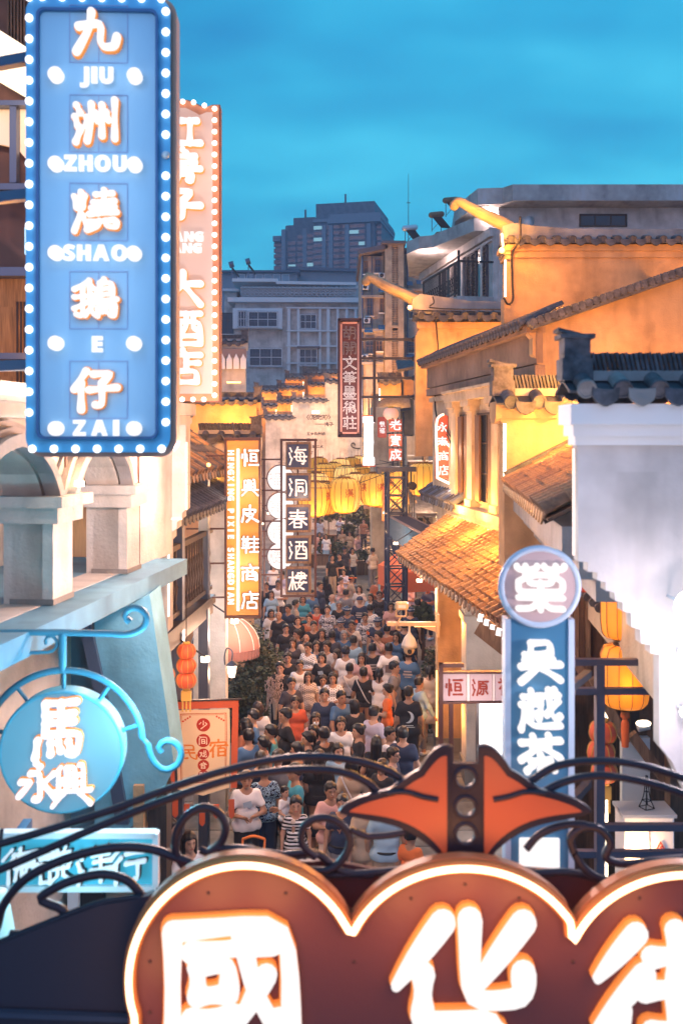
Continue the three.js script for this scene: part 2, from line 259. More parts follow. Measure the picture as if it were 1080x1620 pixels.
// a tiled coping along local x from x0 to x1; y is the underside of the drip tiles; both faces, z is the middle
function coping(parent, x0, x1, y, z, p, o = {}) {
  const { each = false, ends = [0, 0], deep = p * 0.95, tiles = TILES, leaf = true, band = null, back = true } = o, k = tileKit(p), n = Math.max(2, Math.round((x1 - x0) / p)), step = (x1 - x0) / n;
  const yE = y + p * 0.46, rise = p * 0.34, yR = yE + rise, slope = Math.atan2(rise, deep), len = Math.hypot(rise, deep);
  const small = [], smallB = [], pans = [];
  for (const s of back ? [1, -1] : [1]) {
    const pan = new THREE.BoxGeometry(x1 - x0, p * 0.07, len * 1.02); pan.rotateX(s * slope); pan.translate((x0 + x1) / 2, (yE + yR) / 2 - p * 0.10, z + s * deep / 2); pans.push(pan);
    for (let i = 0; i < n; i++) {
      const xc = x0 + (i + 0.5) * step, xd = x0 + i * step, jit = ((i * 7919) % 13 - 6) / 6;
      if (each && s > 0) {
        const t = new THREE.Group(); 
        const c = piece('cover_tile', k.tubeFor(len), tiles[(i * 5 + 1) % tiles.length], parent, xc + jit * p * 0.02, (yE + yR) / 2 - p * 0.02, z + deep / 2, slope, 0, 0);
        piece('tile_end', k.disc, tiles[(i * 3 + 2) % tiles.length], c, 0, 0.0, len / 2 + p * 0.02, 0, 0, 0);
        if (i > 0) piece('drip_tile', k.tongue, tiles[(i * 3) % tiles.length], parent, xd, yE - p * 0.05 + jit * p * 0.015, z + deep + p * 0.02, -0.12, 0, jit * 0.05);
      } else {
        const a = k.arch(p * 0.25, len); a.rotateX(s * slope); a.translate(xc, (yE + yR) / 2 - p * 0.02, z + s * deep / 2); (i % 2 ? small : smallB).push(a);
        const dsc = new THREE.CylinderGeometry(p * 0.27, p * 0.27, p * 0.07, 9); dsc.rotateX(Math.PI / 2); dsc.translate(xc, yE - p * 0.02, z + s * (deep + p * 0.02)); small.push(dsc);
        if (i > 0) { const tg = k.tongue.clone(); if (s < 0) tg.rotateY(Math.PI); tg.translate(xd, yE - p * 0.05, z + s * (deep + p * 0.02)); smallB.push(tg); }
      }
    }
  }
  part('pan_tiles', pans, M.tileC, parent);
  if (small.length) tag(part('roof_tiles', small, tiles[0], parent), null, null, null, 'stuff');
  if (smallB.length) tag(part('roof_tiles', smallB, tiles[1], parent), null, null, null, 'stuff');
  const rb = p * 0.30, rh = p * 0.50;
  part('ridge_course', span(x0, x1, yR - p * 0.12, yR + p * 0.16, z - rb, z + rb), M.greyPlaster, parent);
  if (leaf) {                                                   // tiles stood on edge along the ridge
    const lv = [[], [], []], st = Math.max(p * 0.13, 0.02), m = Math.floor((x1 - x0) / st);
    for (let i = 0; i < m; i++) { const b = B(st * 0.62, rh, rb * 1.7, x0 + (i + 0.5) * st, yR + p * 0.16 + rh * 0.47 + ((i * 31) % 7) * p * 0.006, z, 0, 0.22); lv[((i * 13) % 11) % 3].push(b); }
    lv.forEach((q, i) => q.length && tag(part('ridge_tiles', q, [M.tileC, M.tile, M.tileB][i], parent), null, null, null, 'stuff'));
  }
  ends.forEach((e, i) => { if (e) { const xe = i ? x1 - p * 0.35 : x0 + p * 0.35, h = e * p; part('ridge_end', [span(xe - p * 0.42, xe + p * 0.42, yR - p * 0.1, yR + p * 0.16 + h * 0.35, z - rb * 1.25, z + rb * 1.25), span(xe - p * 0.36, xe + p * 0.36, yR + p * 0.16 + h * 0.35, yR + p * 0.1 + h, z - rb * 1.1, z + rb * 1.1), B(p * 0.95, p * 0.12, rb * 2.7, xe, yR + p * 0.16 + h, z), B(p * 0.7, p * 0.1, rb * 2.2, xe + (i ? 1 : -1) * p * 0.18, yR + p * 0.26 + h, z, 0, (i ? 1 : -1) * 0.25)], M.tileB, parent); } });
  if (band) part('cornice', [span(x0, x1, y - p * 0.05 - band * 0.35, y + p * 0.46, z - deep * 0.72, z + deep * 0.72), span(x0, x1, y - p * 0.05 - band * 0.7, y - p * 0.05 - band * 0.35, z - deep * 0.55, z + deep * 0.55), span(x0, x1, y - p * 0.05 - band, y - p * 0.05 - band * 0.7, z - deep * 0.4, z + deep * 0.4)], o.bandMat ?? M.plaster, parent);
  return yR + p * 0.16 + (leaf ? rh : 0);
}
// a slope of barrel tiles: local x along the eave from 0 to L, eave at z = run, y = y0; top at z = 0, y = y0 + rise
function tileSlope(parent, L, run, rise, y0, p, courses, o = {}) {
  const { each = 0, tiles = TILES, z0 = 0, rag = 0.5 } = o, k = tileKit(p), n = Math.round(L / p), step = L / n, len = Math.hypot(run, rise), a = Math.atan2(rise, run), cl = len / courses, overlap = cl * 1.16;
  const loose = [[], []], pan = [];
  const cov = k.cover(overlap);
  for (let i = 0; i < n; i++) {
    const wob = fbm(i * 0.37, 2.2, p) * p * 0.16 * rag;
    for (let c = 0; c < courses; c++) {
      const t = (c + 0.5) / courses, z = z0 + run * (1 - t), y = y0 + rise * t + p * 0.05 + wob * 0.4 + ((i * 17 + c * 29) % 9 - 4) * p * 0.012 * rag, x = (i + 0.5) * step + wob + ((i * 11 + c * 23) % 7 - 3) * p * 0.018 * rag;
      if (c < each) piece('cover_tile', cov, tiles[(i * 7 + c * 5 + ((i * c) % 3)) % tiles.length], parent, x, y, z, a + 0.05, 0, 0);
      else { const g = cov.clone(); g.rotateX(a + 0.05); g.translate(x, y, z); loose[(i + c) % 2].push(g); }
      const pg = new THREE.BoxGeometry(step * 0.72, p * 0.05, overlap); pg.rotateX(a + 0.045); pg.translate(i * step + step, y0 + rise * t - p * 0.06 + ((i * 5 + c * 3) % 5) * p * 0.006, z); if (i < n - 1) pan.push(pg);
    }
    const x = (i + 0.5) * step + wob, e = y0 + p * 0.03;
    if (each) { piece('tile_end', k.disc, tiles[(i * 3) % tiles.length], parent, x, e, z0 + run + p * 0.05, 0, 0, 0); if (i) piece('drip_tile', k.tongue, tiles[(i * 5 + 1) % tiles.length], parent, i * step, e - p * 0.06, z0 + run + p * 0.06, -0.15, 0, ((i * 13) % 7 - 3) * 0.02); }
    else { const d = k.disc.clone(); d.translate(x, e, z0 + run + p * 0.05); loose[0].push(d); if (i) { const t = k.tongue.clone(); t.translate(i * step, e - p * 0.06, z0 + run + p * 0.06); loose[1].push(t); } }
  }
  tag(part('pan_tiles', pan, tiles[2], parent), null, null, null, 'stuff');
  loose.forEach((q, i) => q.length && tag(part('roof_tiles', q, tiles[i], parent), null, null, null, 'stuff'));
  const bd = new THREE.BoxGeometry(L, p * 0.12, len); bd.rotateX(a); bd.translate(L / 2, y0 + rise / 2 - p * 0.22, z0 + run / 2);
  const raft = []; for (let i = 0; i < n; i += 2) { const r = new THREE.BoxGeometry(p * 0.22, p * 0.22, len); r.rotateX(a); r.translate((i + 0.5) * step, y0 + rise / 2 - p * 0.40, z0 + run / 2); raft.push(r); }
  part('roof_boards', bd, M.wood, parent); tag(part('rafters', raft, M.woodDark, parent), null, null, null, 'stuff');
}
// an upswept horn at the end of a ridge
function horn(parent, pts, r0, r1, m) {
  const c = new THREE.CatmullRomCurve3(pts), n = 26, g = new THREE.TubeGeometry(c, n, 1, 10), q = g.attributes.position, cen = V3();
  for (let i = 0; i <= n; i++) { c.getPointAt(i / n, cen); const r = mix(r0, r1, i / n); for (let j = 0; j <= 10; j++) { const a = i * 11 + j; _v.fromBufferAttribute(q, a).sub(cen).multiplyScalar(r).add(cen); q.setXYZ(a, _v.x, _v.y, _v.z); } }
  g.deleteAttribute('normal'); g.computeVertexNormals(); const e = c.getPointAt(1);
  return part('ridge_horn', [g, ball(r1 * 1.15, e.x, e.y, e.z)], m, parent);
}
function windowPart(parent, x, y, w, h, z, o = {}) {            // a window set into a wall whose face is at z; frame, panes, sill
  const { bars = [1, 1], frame = M.woodDark, glass = M.glass, depth = 0.10, fr = 0.05, sill = true, grille = false, back = true } = o;
  const list = [span(x - w / 2, x - w / 2 + fr, y, y + h, z, z + depth), span(x + w / 2 - fr, x + w / 2, y, y + h, z, z + depth), span(x - w / 2 + fr, x + w / 2 - fr, y, y + fr, z, z + depth), span(x - w / 2 + fr, x + w / 2 - fr, y + h - fr, y + h, z, z + depth)];
  for (let i = 1; i <= bars[0]; i++) { const bx = x - w / 2 + w * i / (bars[0] + 1); list.push(span(bx - fr * 0.35, bx + fr * 0.35, y + fr, y + h - fr, z, z + depth * 0.7)); }
  for (let i = 1; i <= bars[1]; i++) { const by = y + h * i / (bars[1] + 1); list.push(span(x - w / 2 + fr, x + w / 2 - fr, by - fr * 0.3, by + fr * 0.3, z, z + depth * 0.6)); }
  const f = part('window', list, frame, parent);
  part('pane', span(x - w / 2 + fr * 0.5, x + w / 2 - fr * 0.5, y + fr * 0.5, y + h - fr * 0.5, z + 0.006, z + 0.02), glass, f);
  if (sill) part('sill', span(x - w / 2 - 0.06, x + w / 2 + 0.06, y - 0.07, y - 0.002, z, z + depth + 0.07), o.sillMat ?? M.white, f);
  if (grille) { const q = []; for (let i = 0; i <= grille; i++) q.push(B(0.014, h, 0.014, x - w / 2 + w * i / grille, y + h / 2, z + depth + 0.12)); for (let i = 0; i < 4; i++) q.push(B(w, 0.02, 0.02, x, y + h * i / 3, z + depth + 0.12)); part('window_grille', q, M.steel, f); }
  return f;
}

// ------------------------------------------------------------------ ground
struct('ground', span(-400, 400, -0.5, 0, -600, 60), M.ground);
{ const paving = struct('street_paving', span(-6.5, 7.5, 0.004, 0.02, -60, -3), M.stoneB);
  const shapes = [0.58, 0.86, 1.16].map((l) => unit(RB(l, 0.03, 0.575, 0, 0, 0, 0.008, 1))), ms = [M.stone, M.stoneB, M.stoneC];
  for (let r = 0; r < 22; r++) { let x = -3.6; let i = 0; while (x < 2.6 && i < 9) { const k = (r * 5 + i * 7 + (r * i) % 3) % 3, w = [0.6, 0.88, 1.18][k]; piece('paving_stone', shapes[k], ms[(r * 3 + i * 5) % 3], paving, x + w / 2, 0.028 + ((r + i * 3) % 4) * 0.0015, -9 - r * 0.6 + 31.5 * 0, 0, 0, 0); x += w; i++; } }
  for (const c of paving.children) c.position.z -= 0; }

// ------------------------------------------------------------------ far buildings
{ // high-rise beyond the old town, dark against the sky
  const d = 195, o = thing('apartment_tower', 'dark high rise apartment block standing alone against the sky', 'building', V3(X(512, d), 0, -d), -0.22);
  const m = mat(0.16, 0.17, 0.21, { roughness: 0.85, map: T.stain }), m2 = mat(0.20, 0.21, 0.25, { roughness: 0.85 }), lit = glow(0.35, 0.72, 0.85, 0.6, 0.1), dk = mat(0.03, 0.04, 0.07, { roughness: 0.2 });
  const top = (py) => Y(py, d), s = d / FOC, bx = (x0, x1, py, z0, z1) => span((x0 - 512) * s, (x1 - 512) * s, 0, top(py), z0, z1);
  part('wall', [bx(428, 452, 372, -16, -2), bx(448, 484, 352, -17, -1), bx(438, 470, 346, -18, -5), bx(480, 505, 344, -17, 0), bx(498, 596, 350, -18, 1.5), bx(594, 604, 358, -16, 0)], m, o);
  part('upper_storey', [bx(500, 594, 323, -16, 0.4), bx(456, 492, 337, -15, -3)], m, o);
  for (const [py, x0, x1, z] of [[351, 524, 607, 2.2], [346, 526, 605, 2.0], [356, 522, 606, 2.4], [375, 427, 440, -0.5], [371, 427, 440, -0.5], [352, 498, 527, 1.9]]) part('cornice', span((x0 - 512) * s, (x1 - 512) * s, top(py) - 0.3, top(py) + 0.3, -15, z), m2, o);
  part('roof', [span(X(500, d) - X(512, d), X(530, d) - X(512, d), top(323), top(319), -12, -2), span((540 - 512) * s, (588 - 512) * s, top(323), top(321), -14, -1)], m2, o);
  for (const [px, py, h] of [[537, 321, 24], [470, 336, 17]]) part('mast', B(0.35, h * s, 0.35, (px - 512) * s, top(py) + h * s / 2, -6), m, o);
  const litAt = new Set(['3,1', '0,2', '5,6']);
  [[508, 1.5, 2.6], [533, 1.5, 3.4], [544, 1.5, 1.4], [562, 1.5, 2.6], [575, 1.5, 1.6], [458, -1, 1.8], [472, -1, 1.4], [434, -2, 2.2], [490, 0, 1.5], [600, 0, 1.4]].forEach(([px, z, w], ci) => {
    for (let r = 0; r < 9; r++) { const py = 362 + r * 9.2; if ((px < 460 && py < 380) || (px > 460 && px < 500 && py < 366)) continue;
      const f = part('window', span((px - 512) * s - w / 2, (px - 512) * s + w / 2, top(py) - 0.55, top(py) + 0.35, z, z + 0.15), m2, o);
      part('pane', span((px - 512) * s - w / 2 + 0.12, (px - 512) * s + w / 2 - 0.12, top(py) - 0.45, top(py) + 0.25, z + 0.1, z + 0.2), litAt.has(ci + ',' + r) || (ci * 7 + r * 5) % 43 === 0 ? lit : dk, f); }
  });
  for (const px of [516, 527, 553, 587, 446, 481]) part('pilaster', span((px - 512) * s - 0.4, (px - 512) * s + 0.4, 0, top(360), px > 500 ? 1.5 : -1, px > 500 ? 2.1 : 0.2), m2, o);
}
{ // low hill of trees and roofs behind the three storey block
  const d = 150, o = thing('rooftop_house', 'low blue grey house row on the skyline below the dark tower', 'building', V3(0, 0, -d));
  part('wall', [span(X(350, d), X(470, d), 0, Y(432, d), -8, 0), span(X(460, d), X(575, d), 0, Y(425, d), -12, -3)], mat(0.24, 0.26, 0.30), o);
  part('roof', [span(X(345, d), X(474, d), Y(432, d), Y(429, d), -9, 1), B(X(575, d) - X(455, d), 0.5, 10, X(515, d), Y(422, d), -7, 0, -0.03)], mat(0.10, 0.11, 0.15), o);
  for (let i = 0; i < 6; i++) { const f = part('window', span(X(376 + i * 14, d), X(388 + i * 14, d), Y(446, d), Y(434, d), 0, 0.2), M.paleMetal, o); part('pane', span(X(377 + i * 14, d), X(387 + i * 14, d), Y(445, d), Y(435, d), 0.1, 0.25), mat(0.25, 0.32, 0.38, { roughness: 0.15 }), f); }
}
{ // the white three storey block with a frame of mullions
  const d = 83, s = d / FOC, o = thing('residential_block', 'white flat block with window bays and lattice parapet above the poem wall', 'building', V3(X(465, d), 0, -d), 0.03), x = (px) => (px - 465) * s, y = (py) => Y(py, d);
  const w = mat(0.62, 0.62, 0.64, { map: T.stain, bumpMap: T.rough, bumpScale: 0.01 }), trim = mat(0.60, 0.62, 0.66);
  part('wall', [span(x(372), x(575), 0, y(478), -9, 0), span(x(352), x(372), 0, y(455), -9, -2), span(x(380), x(575), y(478), y(445), -9, -2.0)], w, o);
  parts('roof', [span(x(362), x(578), y(480), y(473), -9, 0.9), span(x(368), x(440), y(447), y(442), -9, 0.4), B(x(560) - x(434), 0.25, 9, x(500), y(449), -4, 0, -0.01), span(x(350), x(376), y(457), y(453), -9, -1.4)], trim, o);
  const lat = []; for (let i = 0; i < 26; i++) for (let j = 0; j < 3; j++) { const q = new THREE.TorusGeometry(0.17, 0.055, 5, 8); q.translate(x(385 + i * 7.0), y(467 - j * 4.2) , 0.55); lat.push(q); }
  lat.push(span(x(381), x(568), y(474) , y(471.6), 0.45, 0.7), span(x(381), x(568), y(458.5), y(457), 0.42, 0.72));
  tag(part('lattice_parapet', lat, mat(0.34, 0.36, 0.40), o), null, null, null, 'stuff');
  for (const [px, w2] of [[457, 5], [472, 4], [506, 3.5], [519, 5], [534, 4], [548, 4], [562, 4]]) part('mullion', span(x(px - w2 / 2), x(px + w2 / 2), y(640), y(488), 0, 0.42), trim, o);
  for (const py of [488, 524, 548, 575]) part('band_course', span(x(453), x(570), y(py + 1.2), y(py - 1.2), 0, 0.50), trim, o);
  // bay windows on the left
  part('bay_window', [span(x(370), x(447), y(522), y(490), 0, 0.9)], trim, o);
  const bays = [[394, 440, 520, 495, 0.92], [378, 392, 520, 494, 0.92], [394, 447, 580, 551, 0.05], [474, 501, 521, 497, 0.05], [473, 502, 579, 552, 0.35]];
  for (const [a, b, p0, p1, z] of bays) windowPart(o, (x(a) + x(b)) / 2, y(p0), x(b) - x(a), y(p1) - y(p0), z, { bars: [2, 1], frame: M.paleMetal, depth: 0.14, fr: 0.09, grille: 9, sillMat: trim });
  part('window_hood', span(x(470), x(506), y(552), y(549), 0, 0.9), mat(0.14, 0.11, 0.12), o);
  windowPart(o, x(357), y(525), 1.1, 1.9, -2, { bars: [1, 2], frame: M.woodDark });
  for (const [px, py] of [[392, 415], [366, 420]]) { const t = part('solar_heater', [rod(P(px - 3, py, d).sub(o.position), P(px + 4, py - 2, d).sub(o.position), 0.28, 12)], M.steel, o); part('heater_panel', bar(V3(x(px), y(py + 1), -1), V3(x(px + 10), y(py + 14), -1), 1.2, 0.12), M.black, t); part('heater_leg', [bar(V3(x(px), y(py), -1), V3(x(px), y(442), -1), 0.08), bar(V3(x(px + 8), y(py + 12), -1), V3(x(px + 8), y(442), -1), 0.08)], M.steel, t); }
}
{ // flats on the right with the tall lattice stair shaft
  const d = 62, s = d / FOC, o = thing('stairwell_flats', 'old flats with an amber lit stair shaft of lattice blocks', 'building', V3(X(615, d), 0, -d), 0.0), x = (px) => (px - 615) * s, y = (py) => Y(py, d);
  const w = mat(0.46, 0.40, 0.35, { map: T.stain, bumpMap: T.rough, bumpScale: 0.01 }), shaft = mat(0.58, 0.44, 0.30, { map: T.stain });
  part('wall', [span(x(571), x(606), 0, y(405), -10, 0), span(x(604), x(637), 0, y(390), -10, -0.2), span(x(637), x(712), 0, y(395), -12, -1.2)], w, o);
  part('stair_shaft', [span(x(608), x(619), 0, y(390), -0.2, 0.9), span(x(628), x(637), 0, y(390), -0.2, 0.9), span(x(619), x(628), y(394), y(388), -0.2, 0.85), span(x(619), x(628), y(521), y(517), -0.2, 0.85), span(x(619), x(628), 0, y(620), -0.2, 0.85)], shaft, o);
  const bl = []; for (let r = 0; r < 62; r++) { const py = 396 + r * 3.6; if (Math.abs(py - 519) < 4) continue; bl.push(span(x(619), x(628), y(py) - 0.025, y(py) + 0.025, 0.45, 0.75)); for (const px of [621.3, 623.5, 625.8]) bl.push(span(x(px) - 0.03, x(px) + 0.03, y(py + 3.6), y(py), 0.47, 0.73)); }
  tag(part('lattice_blocks', bl, shaft, o), null, null, null, 'stuff');
  part('shaft_back', span(x(619), x(628), 0, y(392), -0.19, 0.05), mat(0.05, 0.035, 0.03), o);
  parts('roof', [B(x(612) - x(566), 0.3, 11, x(589), y(398), -4.6, 0, 0.20), span(x(602), x(640), y(391), y(387), -10, 1.3), span(x(637), x(715), y(396), y(392), -12, 0)], mat(0.12, 0.11, 0.13), o);
  for (const [a, b, p0, p1, z, g] of [[575, 582, 434, 413, 0, 0], [592, 602, 432, 410, 0, 6], [579, 590, 500, 470, 0, 6], [600, 607, 495, 466, 0, 0], [577, 592, 560, 534, 0, 8], [648, 657, 430, 405, -1.2, 0], [660, 671, 432, 404, -1.2, 7], [650, 662, 500, 478, -1.2, 0], [646, 660, 556, 536, -1.2, 6], [594, 605, 556, 536, 0, 0]])
    windowPart(o, (x(a) + x(b)) / 2, y(p0), x(b) - x(a), y(p1) - y(p0), z, { bars: [1, 1], depth: 0.1, fr: 0.07, grille: g, frame: M.woodPale });
  for (const [px, py, z] of [[578, 455, 0], [580, 508, 0], [604, 437, 0], [577, 566, 0]]) { const t = part('air_conditioner', RB(0.42, 0.34, 0.26, x(px), y(py), z + 0.2, 0.03), M.paleMetal, o); part('fan_grille', lathe([[0.13, 0], [0.13, 0.02], [0.02, 0.03]], 14).rotateX(Math.PI / 2).translate(x(px) - 0.04, y(py), z + 0.33), M.black, t); part('bracket', [bar(V3(x(px) - 0.2, y(py) - 0.2, z), V3(x(px) - 0.2, y(py) - 0.2, z + 0.38), 0.04), bar(V3(x(px) + 0.2, y(py) - 0.2, z), V3(x(px) + 0.2, y(py) - 0.2, z + 0.38), 0.04)], M.steel, t); }
  const blue = mat(0.06, 0.20, 0.36, { roughness: 0.6 });
  for (const [a, b, py, z] of [[598, 607, 460, 0], [576, 589, 523, 0], [598, 608, 519, 0], [645, 654, 445, -1.2], [660, 669, 443, -1.2], [644, 662, 562, -1.2]]) { const t = B(x(b) - x(a), 0.03, 0.75, (x(a) + x(b)) / 2, y(py), z + 0.32, 0, 0, 0.5); part('awning', t, blue, o); }
  for (const [py, x0, x1, z] of [[470, 572, 606, 0], [523, 572, 606, 0], [575, 572, 606, 0], [455, 638, 676, -1.2], [565, 638, 676, -1.2]]) part('band_course', span(x(x0), x(x1), y(py) - 0.08, y(py) + 0.08, z, z + 0.35), w, o);
  part('drain_pipe', [rod(V3(x(573), 0, 0.1), V3(x(573), y(405), 0.1), 0.06), rod(V3(x(588), y(520), 0.1), V3(x(588), y(405), 0.1), 0.04), rod(V3(x(646), 0, -1.05), V3(x(646), y(395), -1.05), 0.05)], M.steel, o);
  // aerial and water heater on its roof
  const an = thing('aerial_mast', 'thin aerial mast on the flats roof beside water heaters', 'antenna', V3(X(645, d), y(386), -d + 0.4)); part('mast', [rod(V3(0, -0.4, 0), V3(0, 4.5, 0), 0.035, 6, 0.015)], M.steel, an); part('crossbar', [rod(V3(-0.12, 2.6, 0), V3(0.12, 2.6, 0), 0.03)], M.steel, an);
  for (const [px, py, label] of [[648, 362, 'pale water heater drum on the flats roof beside the aerial'], [690, 341, 'left of two amber lit heater drums on the higher roof'], [712, 318, 'uppermost heater drum behind the upswept golden ridge horn'], [700, 372, 'short pale drum under the stepped concrete roof slab edge']]) {
    const dd = px > 660 ? 46 : d - 1, t = thing('water_heater', label, 'water heater', P(px, py, dd), 0.35), k = dd / FOC;
    part('drum', [rod(V3(-9 * k, 0, 0), V3(9 * k, 3 * k, 0), 4.6 * k, 14), ball(4.6 * k, -9 * k, 0, 0), ball(4.6 * k, 9 * k, 3 * k, 0)], px > 660 ? M.woodPale : M.paleMetal, t);
    part('tube_panel', Array.from({ length: 9 }, (_, i) => rod(V3((-8 + i * 2) * k, -2 * k, 1 * k), V3((2 + i * 2) * k, -22 * k, 14 * k), 0.8 * k, 6)), M.black, t);
    part('leg', [rod(V3(-8 * k, 0, 0), V3(-8 * k, -26 * k, 0), 0.7 * k), rod(V3(8 * k, 0, 0), V3(8 * k, -26 * k, 0), 0.7 * k), rod(V3(-8 * k, -24 * k, 0), V3(8 * k, -6 * k, 0), 0.5 * k)], M.steel, t);
  }
  lamp(V3(X(612, d) - 0.4, 5.5, -d + 4.5), ...AMBER, 260, 6); part('flood_lamp', RB(0.3, 0.22, 0.2, 0, 5.4, 0).translate(x(612) - 0.4, 0, 4.2), amberGlow, o);
}
{ // modern white house with louvred shutters and balcony, right
  const o = thing('modern_house', 'white flat roofed house with louvred shutters and a black railed balcony', 'building'), w = mat(0.60, 0.58, 0.60, { map: T.stain, bumpMap: T.rough, bumpScale: 0.006 }), slabM = mat(0.40, 0.43, 0.47, { map: T.stain });
  const F = [3.885, -37.6], N = [5.0, -31.4], ry = facing(...F, ...N), L = Math.hypot(N[0] - F[0], N[1] - F[1]);
  const side = new THREE.Group(); side.name = 'street_facade'; side.position.set(F[0], 0, F[1]); side.rotation.y = ry; o.add(side);
  part('wall', [span(-2.6, L, 0, 13.3, -4, 0)], w, side);
  part('cornice', [span(-2.6, L + 0.12, 13.0, 13.28, 0, 0.14), span(-2.6, L, 12.86, 12.94, 0, 0.07)], w, side);
  const slats = [], shutter = (x0, x1, y0, y1) => { slats.push(span(x0, x0 + 0.05, y0, y1, 0.02, 0.1), span(x1 - 0.05, x1, y0, y1, 0.02, 0.1), span(x0, x1, y1 - 0.06, y1, 0.02, 0.1), span(x0, x1, y0, y0 + 0.06, 0.02, 0.1)); for (let y = y0 + 0.1; y < y1 - 0.08; y += 0.115) slats.push(B(x1 - x0 - 0.08, 0.02, 0.09, (x0 + x1) / 2, y, 0.065, 0, 0, 0.5)); };
  for (const [a, b] of [[0.6, 1.0], [2.2, 2.7], [3.7, 4.25], [4.28, 4.8], [5.5, 5.9]]) { slats.length = 0; shutter(a, b, 11.0, 12.82); tag(part('louvre_shutter', [...slats], mat(0.045, 0.05, 0.075), side), null, null, null, 'stuff'); }
  for (const [a, b] of [[1.2, 1.55], [2.75, 3.0], [3.3, 3.65], [4.95, 5.3]]) part('window', [span(a, b, 11.0, 12.82, 0.01, 0.05)], M.glass, side);
  for (const a of [0.35, 1.75, 3.15, 5.35]) part('pilaster', span(a, a + 0.2, 10, 12.85, 0, 0.12), w, side);
  part('balcony_slab', span(1.9, L + 0.1, 10.75, 11.0, 0, 1.25), slabM, side);
  const rail = [span(1.95, L + 0.1, 12.12, 12.18, 1.16, 1.22), span(1.95, L + 0.1, 11.12, 11.16, 1.16, 1.22), span(1.95, 2.0, 11.0, 12.18, 1.16, 1.22), span(L + 0.02, L + 0.1, 11.0, 12.5, 1.16, 1.22), span(4.1, 4.16, 11.0, 12.18, 1.16, 1.22), span(L + 0.02, L + 0.09, 12.12, 12.18, 0, 1.2)];
  for (let x = 2.05; x < L; x += 0.13) rail.push(span(x, x + 0.018, 11.14, 12.12, 1.18, 1.2));
  for (let x = 2.05; x < L; x += 0.26) for (const q of [11.36, 11.6]) { const t = new THREE.TorusGeometry(0.11, 0.012, 5, 10); t.translate(x + 0.12, q, 1.19); rail.push(t); }
  part('balcony_railing', rail, M.black, side);
  const poly = (pts, y0, y1) => { const s = new THREE.Shape(pts.map(([a, b]) => new THREE.Vector2(a, -b))); const g = new THREE.ExtrudeGeometry(s, { depth: y1 - y0, bevelEnabled: false }); g.rotateX(-Math.PI / 2); g.translate(0, y0, 0); return g; };
  part('roof', [poly([[2.46, -35.9], [2.85, -34.9], [3.3, -34.7], [4.45, -31.9], [6.2, -31.9], [6.2, -41], [2.9, -41]], 13.3, 13.75)], slabM, o);
  part('upper_roof', [poly([[4.0, -33.5], [4.45, -31.0], [5.25, -30.9], [5.5, -30.5], [17, -30.5], [17, -41], [4.6, -41]], 13.98, 14.5)], slabM, o);
  part('upper_wall', [span(5.2, 17, 8, 13.97, -40, -31.4)], w, o);
  const f = windowPart(o, X(953, 31.4), Y(359, 31.4), X(990, 31.4) - X(915, 31.4), 0.42, -31.4, { bars: [2, 0], frame: M.woodDark, depth: 0.06, sill: false });
  part('drain_pipe', [lathe([[0.0, -0.5], [0.12, -0.5], [0.2, -0.2], [0.2, 0], [0, 0]], 4).translate(X(833, 31.3), 13.6, -31.2), rod(V3(X(833, 31.3), 13.2, -31.2), V3(X(833, 31.3), 9, -31.2), 0.06)], M.paleMetal, o);
  for (const [px, py, d, label] of [[680, 396, 35.4, 'lower round ceiling lamp under the stepped concrete eave'], [772, 331, 31.9, 'upper round ceiling lamp below the white roof slab']]) {
    const t = thing('ceiling_lamp', label, 'lamp', P(px, py, d)); const up = d > 33 ? 13.3 - t.position.y : 13.98 - t.position.y;
    part('lamp_shade', ball(0.16, 0, 0, 0, 1, 0.45, 1), glow(1, 0.93, 0.85, 6), t); part('lamp_base', rod(V3(0, 0.02, 0), V3(0, up, 0), 0.05), M.paleMetal, t); part('conduit', tube([V3(0.1, 0.08, 0), V3(0.9, 0.12, 0.2), V3(1.0, -0.2, 0.5)], 0.015), M.black, t);
    lamp(t.position.clone().add(V3(0, -0.3, 0)), ...PINK, 9, 5);
  }
}

